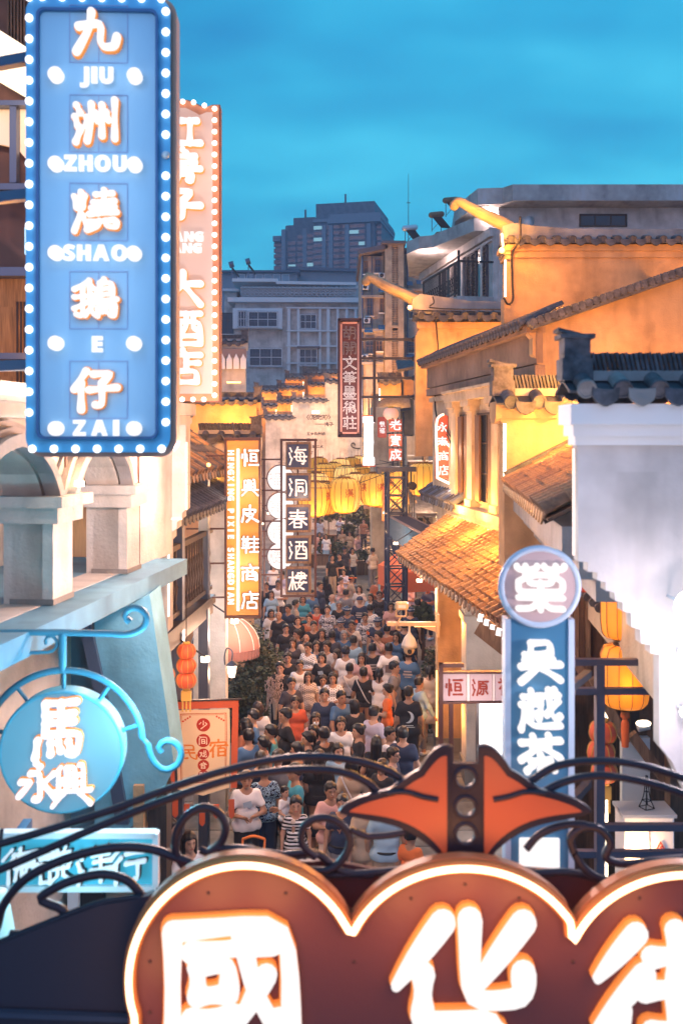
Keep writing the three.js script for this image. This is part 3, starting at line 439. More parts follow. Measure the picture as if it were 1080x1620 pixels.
// ------------------------------------------------------------------ right side of the street
const ledStrip = (parent, a, b, r = 0.012, m = amberGlow) => { parent.updateMatrixWorld(true); const inv = parent.matrixWorld.clone().invert(); return part('light_strip', rod(a.clone().applyMatrix4(inv), b.clone().applyMatrix4(inv), r, 6), m, parent); };
{ // house with the upper windows and the golden pent roof
  const F = [2.43, -25.3], N = [3.54, -16.5], ry = facing(...F, ...N), o = thing('corner_house', 'cream two storey house with a golden lit tiled pent roof over its shopfront', 'house', V3(F[0], 0, F[1]), ry), L = 8.87;
  part('wall', [span(0, L, 4.4, 8.25, -3, 0), span(0.3, L + 3.6, 0, 4.45, -3, -0.05)], M.cream, o);
  part('fascia', [B(L, 0.62, 0.12, L / 2, 7.98, 0.10), B(L, 0.16, 0.34, L / 2, 8.28, 0.16), B(L, 0.18, 0.2, L / 2, 7.55, 0.08)], mat(0.30, 0.20, 0.15, { map: T.stain, bumpMap: T.rough, bumpScale: 0.01 }), o);
  tileSlope(o, L, 0.75, 0.35, 8.34, 0.20, 3, { z0: -0.35 });
  // pilasters, cornice, recessed window with tall shutters
  for (const x of [2.9, 4.35, 6.3, 7.9]) part('pilaster', [span(x - 0.22, x + 0.22, 4.85, 6.95, 0, 0.16), span(x - 0.28, x + 0.28, 6.95, 7.06, 0, 0.22), span(x - 0.34, x + 0.34, 7.06, 7.2, 0, 0.28), span(x - 0.25, x + 0.25, 4.85, 5.0, 0, 0.2)], M.cream, o);
  part('cornice', [span(2.5, L, 7.2, 7.4, 0, 0.3), span(2.5, L, 7.4, 7.46, 0, 0.36), span(0, 2.5, 7.3, 7.42, 0, 0.1)], M.cream, o);
  for (const [a, b] of [[3.15, 4.1], [4.65, 6.05], [6.55, 7.65]]) { const w = windowPart(o, (a + b) / 2, 4.95, b - a, 1.95, 0.004, { bars: [1, 2], frame: M.woodDark, sill: false, depth: 0.06 }); part('shutter', [span(a + 0.03, a + 0.36, 5.0, 6.85, 0.075, 0.12), span(b - 0.36, b - 0.03, 5.0, 6.85, 0.075, 0.12)], M.wood, w); }
  part('ledge', [span(2.5, L + 3.4, 4.66, 4.84, -0.05, 0.30), span(2.5, L + 3.4, 4.56, 4.66, -0.05, 0.22), span(2.5, L + 3.4, 4.42, 4.56, -0.05, 0.26)], M.cream, o);
  part('light_strip', [span(2.6, L + 3.3, 4.50, 4.53, 0.268, 0.285)], amberGlow, o);
  tileSlope(o, 9.36, 1.22, 0.86, 3.60, 0.275, 12, { each: 8, z0: 0.24, tiles: [M.tileWarm, M.tileWarm, M.tileWarmB, M.tileWarm], rag: 1 });
  for (const c of o.children) if (/cover_tile|tile_end|drip_tile|pan_tiles|roof_tiles|roof_boards|rafters/.test(c.name) && !c.userData.set) { c.userData.set = 1; if (c.position.y > 7 || (c.geometry.boundingBox ?? (c.geometry.computeBoundingBox(), c.geometry.boundingBox)).max.y > 7) continue; c.position.x += 2.75; }
  part('wall_cable', [tube([V3(0.5, 7.6, 0.05), V3(0.9, 7.0, 0.12), V3(1.9, 6.5, 0.05), V3(2.5, 6.2, 0.05), V3(2.55, 5, 0.04)], 0.022, 30, 6), tube([V3(0.5, 7.6, 0.05), V3(1.0, 6.85, 0.12), V3(2.0, 6.35, 0.05), V3(2.56, 6.0, 0.05)], 0.018, 30, 6)], M.cable, o);
  // the gable facing us: stepped corbel at the eave, raking verge of tiles
  const d = 16.5, G = [[862, 700], [862, 628], [856, 618], [856, 600], [849, 590], [849, 570], [842, 560], [842, 535], [836, 528], [836, 516], [1110, 421], [1110, 1150], [862, 1150]];
  wpart('gable_wall', plate(outline(d, G), 0.3).translate(0, 0, -d - 0.3), M.ochre, o);
  for (const [px, py, k] of [[935, 668, 12], [1060, 640, 15]]) lamp(P(px, py, d - 1.7), ...AMBER, k, 10);
  wpart('uplight', [RB(0.5, 0.06, 0.1, X(935, d), Y(690, d), -d + 0.5, 0.02), RB(0.5, 0.06, 0.1, X(1060, d), Y(680, d), -d + 0.5, 0.02)], amberGlow, o);
  for (const t of [0.04, 0.3, 0.56, 0.82]) lamp(V3(mix(X(722, 21.4), X(840, 15.6), t) - 0.22, 4.86, -mix(21.4, 13.6, t)), ...AMBER, 15, 4);
  for (const [lx, ly, lz, k] of [[1.2, 5.2, -21.5, 12], [1.6, 5.6, -17.5, 9]]) lamp(V3(lx, ly, lz), 1, 0.55, 0.28, k, 12);  // added warm fills for the street wall, no fixture built
  const a = P(833, 514, d), b = P(1112, 418, d);
  wpart('verge', [bar(a.clone().add(V3(0, -0.16, 0.06)), b.clone().add(V3(0, -0.16, 0.06)), 0.18, 0.16), bar(a.clone().add(V3(0, -0.30, 0.0)), b.clone().add(V3(0, -0.30, 0)), 0.12, 0.10), bar(a.clone().add(V3(0.1, -0.42, 0)), b.clone().add(V3(0.1, -0.42, 0)), 0.1, 0.09)], M.ochre, o);
  const vt = [], n = 26; for (let i = 0; i < n; i++) { const q = a.clone().lerp(b, (i + 0.5) / n); const g = new THREE.CylinderGeometry(0.075, 0.085, 0.5, 8); g.rotateX(Math.PI / 2); g.translate(q.x, q.y, q.z + 0.05); vt.push(g, B(0.13, 0.05, 0.44, q.x + 0.06, q.y - 0.07, q.z + 0.05, 0, 0.3)); }
  tag(wpart('verge_tiles', vt, M.tileB, o), null, null, null, 'stuff');
  wpart('roof', plate(outline(d, [[833, 514], [1112, 418], [1112, 424], [836, 520]]), 8).translate(0, 0.02, -d - 8.4), M.tile, o);
}
{ const d = 19, o = thing('firewall', 'tall amber plastered firewall with a curved ridge and golden upswept horn', 'wall', V3(0, 0, -d)), x = (px) => X(px, d), y = (py) => Y(py, d);
  part('wall', plate([[797, 1000], [797, 470], [800, 470], [800, 412], [806, 412], [806, 404], [803, 396], [797, 388], [1125, 388], [1125, 1000]].map(([a, b]) => [x(a), y(b)]), 0.4).translate(0, 0, -0.4), M.ochre, o);
  part('frieze', [span(x(803), x(1125), y(408), y(398), 0, 0.05), span(x(799), x(1125), y(398), y(388), 0, 0.10)], M.ochre, o);
  coping(o, x(795), x(1125), y(392), -0.2, 0.29, { each: true, leaf: false, deep: 0.42 });
  const top = [[795, 357], [812, 352], [850, 357], [900, 361], [1125, 362], [1125, 384], [795, 384]].map(([a, b]) => [x(a), y(b)]);
  part('ridge_band', plate(top, 0.34).translate(0, 0, -0.37), M.greyPlaster, o);
  horn(o, [[815, 362], [802, 352], [784, 343], [764, 333], [745, 322], [731, 314], [722, 313], [721, 319]].map(([a, b], i) => V3(x(a), y(b), -0.2 - i * 0.02)), 0.15, 0.085, mat(0.42, 0.33, 0.22, { map: T.stain }));
  part('corbel', [span(x(791), x(806), y(398), y(392), -0.5, 0.14), span(x(795), x(806), y(404), y(398), -0.5, 0.10), span(x(797), x(806), y(411), y(404), -0.5, 0.07)], M.ochre, o);
  ledStrip(o, V3(x(798), y(470), -d + 0.05), V3(x(798), y(412), -d + 0.05), 0.02, warmGlow); ledStrip(o, V3(x(793), y(392), -d + 0.16), V3(x(791), y(372), -d + 0.16), 0.02, warmGlow);
  part('wall_cable', [tube([V3(x(818), y(348), 0.3), V3(x(817), y(385), 0.3), V3(x(809), y(400), 0.12), V3(x(809), y(440), 0.04), V3(x(809), y(478), 0.04), V3(x(802), y(482), 0.06), V3(x(795), y(472), 0.1)], 0.022, 40, 6)], M.cable, o);
  for (const px of [850, 980, 1080]) { const f = part('uplight', [RB(0.5, 0.07, 0.1, x(px), y(520), 0.9, 0.02)], amberGlow, o); part('bracket', bar(V3(x(px), y(520) - 0.05, 0), V3(x(px), y(520) - 0.05, 0.9), 0.04), M.iron, f); lamp(V3(x(px), y(505), -d + 1.7), ...AMBER, 13, 10); }
  lamp(V3(x(745), y(345), -d + 0.7), ...AMBER, 15, 4); part('horn_lamp', [ball(0.06, x(790), y(400), 0.25)], amberGlow, o); lamp(V3(x(788), y(388), -d + 0.6), ...AMBER, 5, 4);
}
{ const d = 26.5, o = thing('street_end_wall', 'lower tile capped amber wall below the balcony with an upswept horn', 'wall', V3(0, 0, -d)), x = (px) => X(px, d), y = (py) => Y(py, d);
  part('wall', plate([[657, 722], [657, 532], [662, 522], [660, 507], [812, 507], [812, 722]].map(([a, b]) => [x(a), y(b)]), 0.5).translate(0, 0, -0.5), M.ochre, o);
  part('frieze', [span(x(659), x(812), y(520), y(510), 0, 0.08)], M.ochre, o);
  coping(o, x(654), x(812), y(511), -0.2, 0.40, { each: true, leaf: false, deep: 0.5 });
  part('ridge_band', plate([[650, 490], [652, 474], [664, 465], [700, 470], [740, 476], [812, 478], [812, 494]].map(([a, b]) => [x(a), y(b)]), 0.45).translate(0, 0, -0.42), M.greyPlaster, o);
  horn(o, [[668, 478], [652, 470], [636, 462], [620, 455], [604, 447], [592, 440], [582, 436], [579, 443]].map(([a, b], i) => V3(x(a), y(b), -0.2)), 0.20, 0.12, mat(0.42, 0.33, 0.22, { map: T.stain }));
  part('wall_cable', [tube([V3(x(682), y(472), 0.35), V3(x(684), y(482), 0.35), V3(x(676), y(488), 0.35), V3(x(690), y(491), 0.4), V3(x(800), y(493), 0.4)], 0.02, 40, 6), tube([V3(x(686), y(505), 0.5), V3(x(690), y(525), 0.1), V3(x(692), y(555), 0.06), V3(x(690), y(562), 0.06)], 0.02, 20, 6)], M.cable, o);
  part('lamp_head', [ball(0.07, x(647), y(489), 0.3)], amberGlow, o); lamp(V3(x(640), y(482), -d + 0.6), ...AMBER, 6, 4);
  part('uplight', RB(0.4, 0.07, 0.1, x(730), y(590), 0.6, 0.02), amberGlow, o); for (const px of [690, 770]) lamp(V3(x(px), y(575), -d + 1.3), ...AMBER, 16, 8);
}
{ // wall with the second coping, and the roof leaning on it
  const d = 11.5, o = thing('coped_wall', 'amber lit wall with blue grey tile coping above a leaning roof', 'wall', V3(0, 0, -d)), x = (px) => X(px, d), y = (py) => Y(py, d);
  part('wall', plate([[797, 900], [797, 672], [792, 668], [792, 662], [787, 660], [787, 650], [960, 650], [960, 900]].map(([a, b]) => [x(a), y(b)]), 0.4).translate(0, 0, -0.4), M.ochre, o);
  coping(o, x(783), x(960), y(655), -0.2, 0.33, { each: true, ends: [0.85, 0], deep: 0.34, band: 0.10, bandMat: M.ochre });
  ledStrip(o, V3(x(797), y(764), -d + 0.03), V3(x(797), y(670), -d + 0.03), 0.02, warmGlow);
  part('uplight', RB(0.5, 0.06, 0.08, x(855), y(748), 0.35, 0.02), amberGlow, o); lamp(V3(x(845), y(728), -d + 0.75), 1, 0.5, 0.12, 9, 6); lamp(V3(x(890), y(705), -d + 0.9), 1, 0.5, 0.12, 8, 6);
}
{ const F = [1.97, -11.45], N = [1.50, -6.9], ry = facing(...F, ...N), o = thing('side_roof_house', 'narrow house under a golden tiled roof with thick blue grey eave', 'house', V3(F[0], 0, F[1]), ry), L = Math.hypot(F[0] - N[0], F[1] - N[1]);
  tileSlope(o, L, 2.2, 1.15, 5.83, 0.19, 12, { each: 11, z0: -2.2, tiles: [M.tileWarm, M.tileWarmB, M.tileWarm, M.tileWarm], rag: 1 });
  part('wall', span(0, L, 4.5, 5.6, -2.6, -0.75), M.cream, o);
  part('eave_board', [span(0, L, 5.50, 5.74, -0.75, -0.1), span(0, L, 5.36, 5.52, -0.75, -0.22), span(0, L, 5.2, 5.38, -0.75, -0.34)], M.greyPlaster, o);
  part('shop_panel', span(0.6, 2.6, 4.95, 5.2, -0.75, -0.5), M.red, o);
  const f = part('eave_lamp', [ball(0.035, 2.55, 5.16, -0.15, 1.6, 1, 1)], warmGlow, o); part('lamp_arm', rod(V3(2.55, 5.2, -0.4), V3(2.55, 5.17, -0.17), 0.012), M.iron, f); lamp(V3(0, 0, 0).set(2.55, 5.1, 0.0).applyAxisAngle(V3(0, 1, 0), ry).add(o.position), ...AMBER, 1.2, 3);
  for (const [lx, lz, k] of [[0.6, -1.0, 20], [2.0, -1.1, 20], [3.4, -1.0, 18]]) lamp(V3(lx, 7.0, lz).applyAxisAngle(V3(0, 1, 0), ry).add(o.position), ...AMBER, k, 3);  // added amber lights hovering above the roof, without fittings
  part('flashing', [bar(V3(0.05, 5.92, 0), V3(0.05, 7.05, -2.2), 0.12, 0.10)], M.tileC, o);
}
{ // the near white wall with its big coping
  const d = 5.3, o = thing('white_end_wall', 'large white end wall with big blue grey tile coping and stepped corbel', 'wall', V3(0, 0, -d)), x = (px) => X(px, d), y = (py) => Y(py, d), s = d / FOC;
  const edge = [[912, 640], [1220, 640], [1220, 1700], [1110, 1700], [1110, 1300], [1078, 1240], [1062, 1205], [1042, 1180], [1042, 1036], [1028, 1034], [1028, 1020], [1013, 1018], [1012, 996], [998, 992], [997, 970], [984, 967], [984, 953], [972, 950], [971, 938], [957, 934], [957, 921], [944, 918], [944, 906], [929, 904], [929, 890], [914, 888]];
  part('wall', plate(edge.map(([a, b]) => [x(a), y(b)]), 0.10).translate(0, 0, -0.10), mat(0.74, 0.73, 0.75, { map: T.stain, bumpMap: T.rough, bumpScale: 0.003, roughness: 0.9 }), o);
  part('cornice', [span(x(893), x(1220), y(672), y(640), -0.16, 0.14), span(x(900), x(1220), y(690), y(672), -0.14, 0.09), span(x(906), x(1220), y(704), y(690), -0.12, 0.045)], M.white, o);
  const stepL = edge.slice(8).filter((_, i) => i % 2 === 0);
  coping(o, x(889), x(1220), y(642), -0.01, 57 * s, { each: true, ends: [0.95, 0], deep: 0.17, tiles: [M.tileB, M.tile, M.greyPlaster, M.tileB] });
  ledStrip(o, V3(x(910), y(880), -d - 0.05), V3(x(910), y(710), -d - 0.05), 0.006, glow(1, 0.72, 0.6, 1.4));
  // globe lamps on the wall at the very edge of the view
  for (const [px, py, r, label] of [[1083, 958, 0.11, 'big glaring globe lamp on the white end wall'], [1080, 1046, 0.035, 'small globe lamp below the big glaring one'], [1081, 1142, 0.03, 'lowest small globe lamp on the white end wall']]) { const t = thing('globe_lamp', label, 'lamp', V3(X(px + (r > 0.1 ? 17 : 2), d - (r > 0.1 ? 0.42 : 0.12)), Y(py, d - 0.3), -d + (r > 0.1 ? 0.42 : 0.12)), 0, 'globe lamps on the white end wall'); part('globe', ball(r), glow(1, 0.93, 0.9, 8), t); part('arm', [rod(V3(0, 0, r > 0.1 ? -0.42 : -0.12), V3(0, 0, -r * 0.8), 0.01)], M.white, t); lamp(t.position.clone().add(V3(-0.1, 0, r + 0.45)), 1, 0.84, 0.90, r * 16, 3); }
}
{ // timber front under the white wall, with lanterns, brace, cabinet
  const d = 9.0, o = thing('timber_shopfront', 'brown timber shopfront with posts and slanting braces behind the tea sign', 'house', V3(0, 0, -d)), x = (px) => X(px, d), y = (py) => Y(py, d);
  part('board_wall', span(x(898), x(1130), 0, y(905), -1.2, -0.9), M.wood, o);
  for (let i = 0; i < 5; i++) part('plank', span(x(922 + i * 10), x(931 + i * 10), y(1100 + (i % 3) * 4), y(925), -0.9, -0.86), [M.woodPale, M.wood][i % 2], o);
  part('plaster_strip', span(x(896), x(922), 0, y(1130), -0.9, -0.7), M.cream, o);
  part('post', [span(x(973), x(986), 0, y(1150), -0.7, -0.55), span(x(992), x(1004), 0, y(1000), -0.8, -0.65), span(x(1020), x(1034), y(1200), y(1050), -0.6, -0.45)], M.woodDark, o);
  part('brace', [bar(V3(x(950), y(1085), -0.3), V3(x(1005), y(1190), -0.3), 0.07, 0.09), bar(V3(x(1008), y(1172), -0.2), V3(x(1095), y(1290), -0.2), 0.08, 0.10), bar(V3(x(925), y(1060), -0.5), V3(x(958), y(1110), -0.5), 0.06, 0.08)], M.woodPale, o);
  part('lattice_window', [span(x(918), x(945), y(1128), y(1085), -0.7, -0.62)], M.woodDark, o);
  part('corner_post', [span(x(1056), x(1080), y(1420), y(1200), -0.1, 0.06)], M.wood, o);
  part('eave_tiles', [0, 1, 2, 3].map((i) => rod(V3(x(918 + i * 9), y(905 + i * 8), -0.5), V3(x(922 + i * 9), y(935 + i * 9), 0), 0.055, 10)), M.tileB, o);
  part('door_panel', span(x(1004), x(1050), 0, y(1190), -0.5, -0.42), M.paleMetal, o);
  part('doorway_light', span(x(979), x(984), 0.6, y(1150), -0.52, -0.49), warmGlow, o); lamp(V3(x(985), 2.6, -d + 0.4), ...WARM, 2.5, 4);
  const w = part('wall_spot', [rod(V3(x(1018), y(1160), -0.2), V3(x(1036), y(1156), -0.2), 0.05, 12)], M.paleMetal, o); part('spot_lens', ball(0.05, x(1026), y(1153), -0.17, 1.5, 0.6, 1), warmGlow, w);
}
for (const [px, py, sc, label] of [[984, 965, 1.0, 'upper orange lantern half hidden by the stepped corbel'], [988, 1068, 1.12, 'lower large orange lantern with tassel behind iron bars']]) {
  const d = 8.2, t = thing('orange_lantern', label, 'lantern', P(px, py, d), 0, 'orange lanterns under the white end wall'), m = mat(0.66, 0.20, 0.02, { emissive: lin(1, 0.28, 0.02), emissiveIntensity: 0.62, roughness: 0.6 });
  const prof = [[0.08, -0.24], [0.14, -0.235], [0.17, -0.20], [0.185, -0.1], [0.187, 0.05], [0.185, 0.16], [0.16, 0.22], [0.08, 0.235]].map(([a, b]) => [a * sc, b * sc]);
  part('lantern_body', lathe(prof, 24), m, t); part('rib', Array.from({ length: 12 }, (_, i) => { const a = i * Math.PI / 6; return tube(prof.map(([r, h]) => V3(Math.cos(a) * (r + 0.003), h, Math.sin(a) * (r + 0.003))), 0.0035, 14, 5); }), M.woodPale, t);
  part('cap', [lathe([[0, 0.25], [0.09, 0.25], [0.09, 0.225], [0, 0.225]].map(([a, b]) => [a * sc, b * sc]), 16), lathe([[0, -0.235], [0.085, -0.235], [0.085, -0.26], [0, -0.26]].map(([a, b]) => [a * sc, b * sc]), 16)], M.woodDark, t);
  part('cord', rod(V3(0, 0.25 * sc, 0), V3(0, 0.5, 0), 0.006), M.red, t); if (sc > 1) part('tassel', [lathe([[0, -0.29], [0.035, -0.30], [0.04, -0.36], [0.02, -0.38]], 10), lathe([[0.02, -0.38], [0.035, -0.42], [0.03, -0.62], [0, -0.62]], 10)], mat(0.6, 0.12, 0.03), t);
  lamp(t.position.clone().add(V3(-0.05, -0.05, 0.32)), ...AMBER, 0.35, 5);
}
{ const d = 7.4, o = thing('iron_frame', 'dark iron bar frame beside the tea sign with crossed rails', 'frame', V3(0, 0, -d)), x = (px) => X(px, d), y = (py) => Y(py, d);
  const bm = mat(0.085, 0.08, 0.12, { roughness: 0.5 }); part('upright', span(x(941), x(954), 0, y(1050), -0.04, 0.04), bm, o);
  for (const [py, a, b] of [[1047, 908, 1042], [1093, 908, 1042], [1308, 950, 1100], [1350, 905, 1100]]) part('rail', span(x(a), x(b), y(py + 5), y(py - 5), -0.03, 0.03), bm, o); }
{ const d = 8.8, o = thing('electric_cabinet', 'white electric cabinet with a red lightning warning triangle', 'cabinet', P(1018, 1420, d)), k = d / FOC, b = o.position, h = (py) => Y(py, d) - b.y;
  const body = part('cabinet_body', RB(78 * k, h(1283), 0.3, 0, h(1283) / 2, 0, 0.01), M.white, o); part('cabinet_top', span(-42 * k, 42 * k, h(1283), h(1278), -0.17, 0.17), M.paleMetal, o); part('door_gap', span(-0.003, 0.003, 0.05, h(1290), 0.15, 0.156), M.steel, o);
  const tri = new THREE.Shape(); const r = 13 * k; tri.moveTo(0, r * 1.1); tri.lineTo(-r, -r * 0.7); tri.lineTo(r, -r * 0.7); tri.closePath(); const hl = new THREE.Path(); hl.moveTo(0, r * 0.78); hl.lineTo(-r * 0.74, -r * 0.53); hl.lineTo(r * 0.74, -r * 0.53); hl.closePath(); tri.holes.push(hl);
  part('warning_sign', [new THREE.ExtrudeGeometry(tri, { depth: 0.004, bevelEnabled: false }).translate(0.1, h(1333), 0.158), bar(V3(0.11, h(1333) + r * 0.5, 0.16), V3(0.09, h(1333), 0.16), 0.01), bar(V3(0.09, h(1333), 0.16), V3(0.115, h(1333) + 0.01, 0.16), 0.01), bar(V3(0.115, h(1333) + 0.01, 0.16), V3(0.095, h(1333) - r * 0.42, 0.16), 0.01)], M.red, o);
  const e = thing('wire_tower_ornament', 'small pointed wire tower ornament on the white cabinet', 'ornament', V3(X(1022, d), Y(1278, d), -d)); part('frame', [0, 1, 2, 3].flatMap((i) => { const a = i * Math.PI / 2 + 0.4, q = (r2, y2) => V3(Math.cos(a) * r2, y2, Math.sin(a) * r2), q2 = (r2, y2) => V3(Math.cos(a + Math.PI / 2) * r2, y2, Math.sin(a + Math.PI / 2) * r2); return [tube([q(0.07, 0), q(0.03, 0.1), q(0.008, 0.3)], 0.005, 12, 5), rod(q(0.07, 0.003), q2(0.07, 0.003), 0.004), rod(q(0.042, 0.07), q2(0.042, 0.07), 0.004), rod(q(0.02, 0.15), q2(0.02, 0.15), 0.003)]; }), M.black, e);
}
{ // ground floor piers below the golden roof
  const d = 19, o = thing('shopfront_pier', 'amber lit square pier standing under the golden pent roof', 'pier', V3(0, 0, -d)), x = (px) => X(px, d);
  part('shaft', span(x(692), x(733), 0, 3.75, -0.5, 0), M.ochre, o); part('base', span(x(689), x(736), 0, 0.35, -0.53, 0.03), M.stone, o); part('capital', [span(x(690), x(735), 3.5, 3.62, -0.52, 0.03)], M.ochre, o);
  ledStrip(o, V3(x(690), 0.4, -d + 0.05), V3(x(690), Y(1060, d), -d + 0.05), 0.02); lamp(V3(x(712), 2.9, -d + 1.2), ...AMBER, 3.2, 6); lamp(V3(x(705), 1.2, -d + 1.2), ...AMBER, 2.4, 6);
  const p2 = thing('white_pier', 'pale white pier between the amber pier and the tea sign', 'pier', V3(0, 0, -17.3)), x2 = (px) => X(px, 17.3); part('shaft', span(x2(737), x2(800), 0, 3.5, -0.7, 0), M.plaster, p2); part('capital', span(x2(733), x2(803), 3.0, 3.12, -0.72, 0.05), M.plaster, p2); part('base', span(x2(734), x2(803), 0, 0.4, -0.72, 0.04), M.stone, p2);
  const wdw = thing('lit_shop_window', 'glaring white shop window beside the tea sign', 'window', V3(0, 0, -15.6)), x3 = (px) => X(px, 15.6), y3 = (py) => Y(py, 15.6);
  part('pane', span(x3(757), x3(808), 0.6, y3(1108), 0, 0.02), glow(1, 0.95, 0.96, 1.5), wdw); part('frame', [span(x3(752), x3(757), 0.5, y3(1106), -0.02, 0.05), span(x3(808), x3(813), 0.5, y3(1106), -0.02, 0.05), span(x3(752), x3(813), y3(1108), y3(1104), -0.02, 0.05), span(x3(752), x3(813), 0.5, 0.6, -0.02, 0.05)], M.woodDark, wdw); lamp(V3(x3(780), 2.0, -15.0), 1, 0.95, 0.97, 5, 8);
  const sg = thing('slanted_fascia_sign', 'glowing white lettering strip on wooden board under golden eave', 'sign', P(788, 1010, 13.9), 0); const a = V3(-0.28, 0.2, 0), b = V3(0.28, -0.2, 0.4); part('board', bar(a, b, 0.06, 0.3), M.woodPale, sg);
  part('lettering', Array.from({ length: 7 }, (_, i) => { const q = a.clone().lerp(b, (i + 0.5) / 7); return B(0.06, 0.11 - (i % 3) * 0.02, 0.05, q.x - 0.03, q.y + 0.14, q.z + 0.02, 0.6, -0.3); }), whiteGlow, sg);
}
{ // small dark tile roof and far gallery behind the truss
  const F = [X(668, 26), -26], N = [X(724, 21.6), -21.6], ry = facing(...F, ...N), o = thing('dark_pent_roof', 'small dark slate pent roof under the arched neon shop sign', 'roof', V3(F[0] - 0.05, 0, F[1]), ry), L = Math.hypot(N[0] - F[0], N[1] - F[1]);
  tileSlope(o, L, 0.9, 0.6, 4.80, 0.30, 4, { each: 4, z0: -0.9, tiles: [M.tileC, M.tile, M.steel] });
  part('wall', span(0, L, 0, 4.9, -1.6, -1.0), M.cream, o);
  const d = 38, g = thing('gallery_house', 'brown timber gallery house with white railing behind the truss tower', 'house', V3(0, 0, -d)), x = (px) => X(px, d), y = (py) => Y(py, d);
  part('wall', [span(x(646), x(720), 0, y(690), -4, -1.2), span(x(592), x(640), 0, y(640), -6, -3)], M.cream, g); part('gallery_front', span(x(648), x(700), y(776), y(730), -1.2, -0.6), M.wood, g);
  for (let i = 0; i < 14; i++) part('baluster', B(0.05, 1.0, 0.05, x(651 + i * 3.6), y(751), -0.55), M.woodPale, g);
  part('railing', [span(x(646), x(702), y(731), y(728), -0.62, -0.5), span(x(646), x(702), y(722), y(720), -0.62, -0.54)], M.paleMetal, g);
  part('roof', [B(x(700) - x(646), 0.12, 2.4, x(673), y(790), 0.2, 0, 0, 0.5)], M.tile, g); part('post', [span(x(671), x(674), 0, y(722), -0.6, -0.4), span(x(655), x(657), 0, y(790), 0.4, 0.55)], M.woodPale, g);
  for (let i = 0; i < 4; i++) windowPart(g, x(655 + i * 14), y(850), 0.28, 1.2, -1.19, { frame: M.woodDark, sill: false, bars: [0, 2] });
  lamp(V3(x(668), y(800), -d + 1.5), ...WARM, 12, 5); lamp(V3(x(680), y(700), -d + 1.2), ...WARM, 10, 5);
  const h = thing('far_house', 'small far house with amber lit coping between the long signs', 'house', V3(0, 0, -50)), xx = (px) => X(px, 50), yy = (py) => Y(py, 50);
  part('wall', [span(xx(599), xx(634), 0, yy(600), -1, 0), span(xx(588), xx(604), 0, yy(622), -1.5, -0.6), span(xx(634), xx(655), 0, yy(600), -1.5, -0.5)], M.ochre, h); coping(h, xx(597), xx(636), yy(610), -0.4, 0.5, { deep: 0.6 }); parts('roof', [B(1.8, 0.15, 1.6, xx(620), yy(640), 0.6, 0, 0.12, 0.45), B(1.4, 0.15, 1.6, xx(648), yy(575), 0, 0, 0.2, 0.4)], M.tile, h); ledStrip(h, V3(xx(600), yy(650), -49.9), V3(xx(600), yy(615), -49.9), 0.04, warmGlow); lamp(V3(xx(617), yy(628), -48.4), ...AMBER, 26, 5);
}

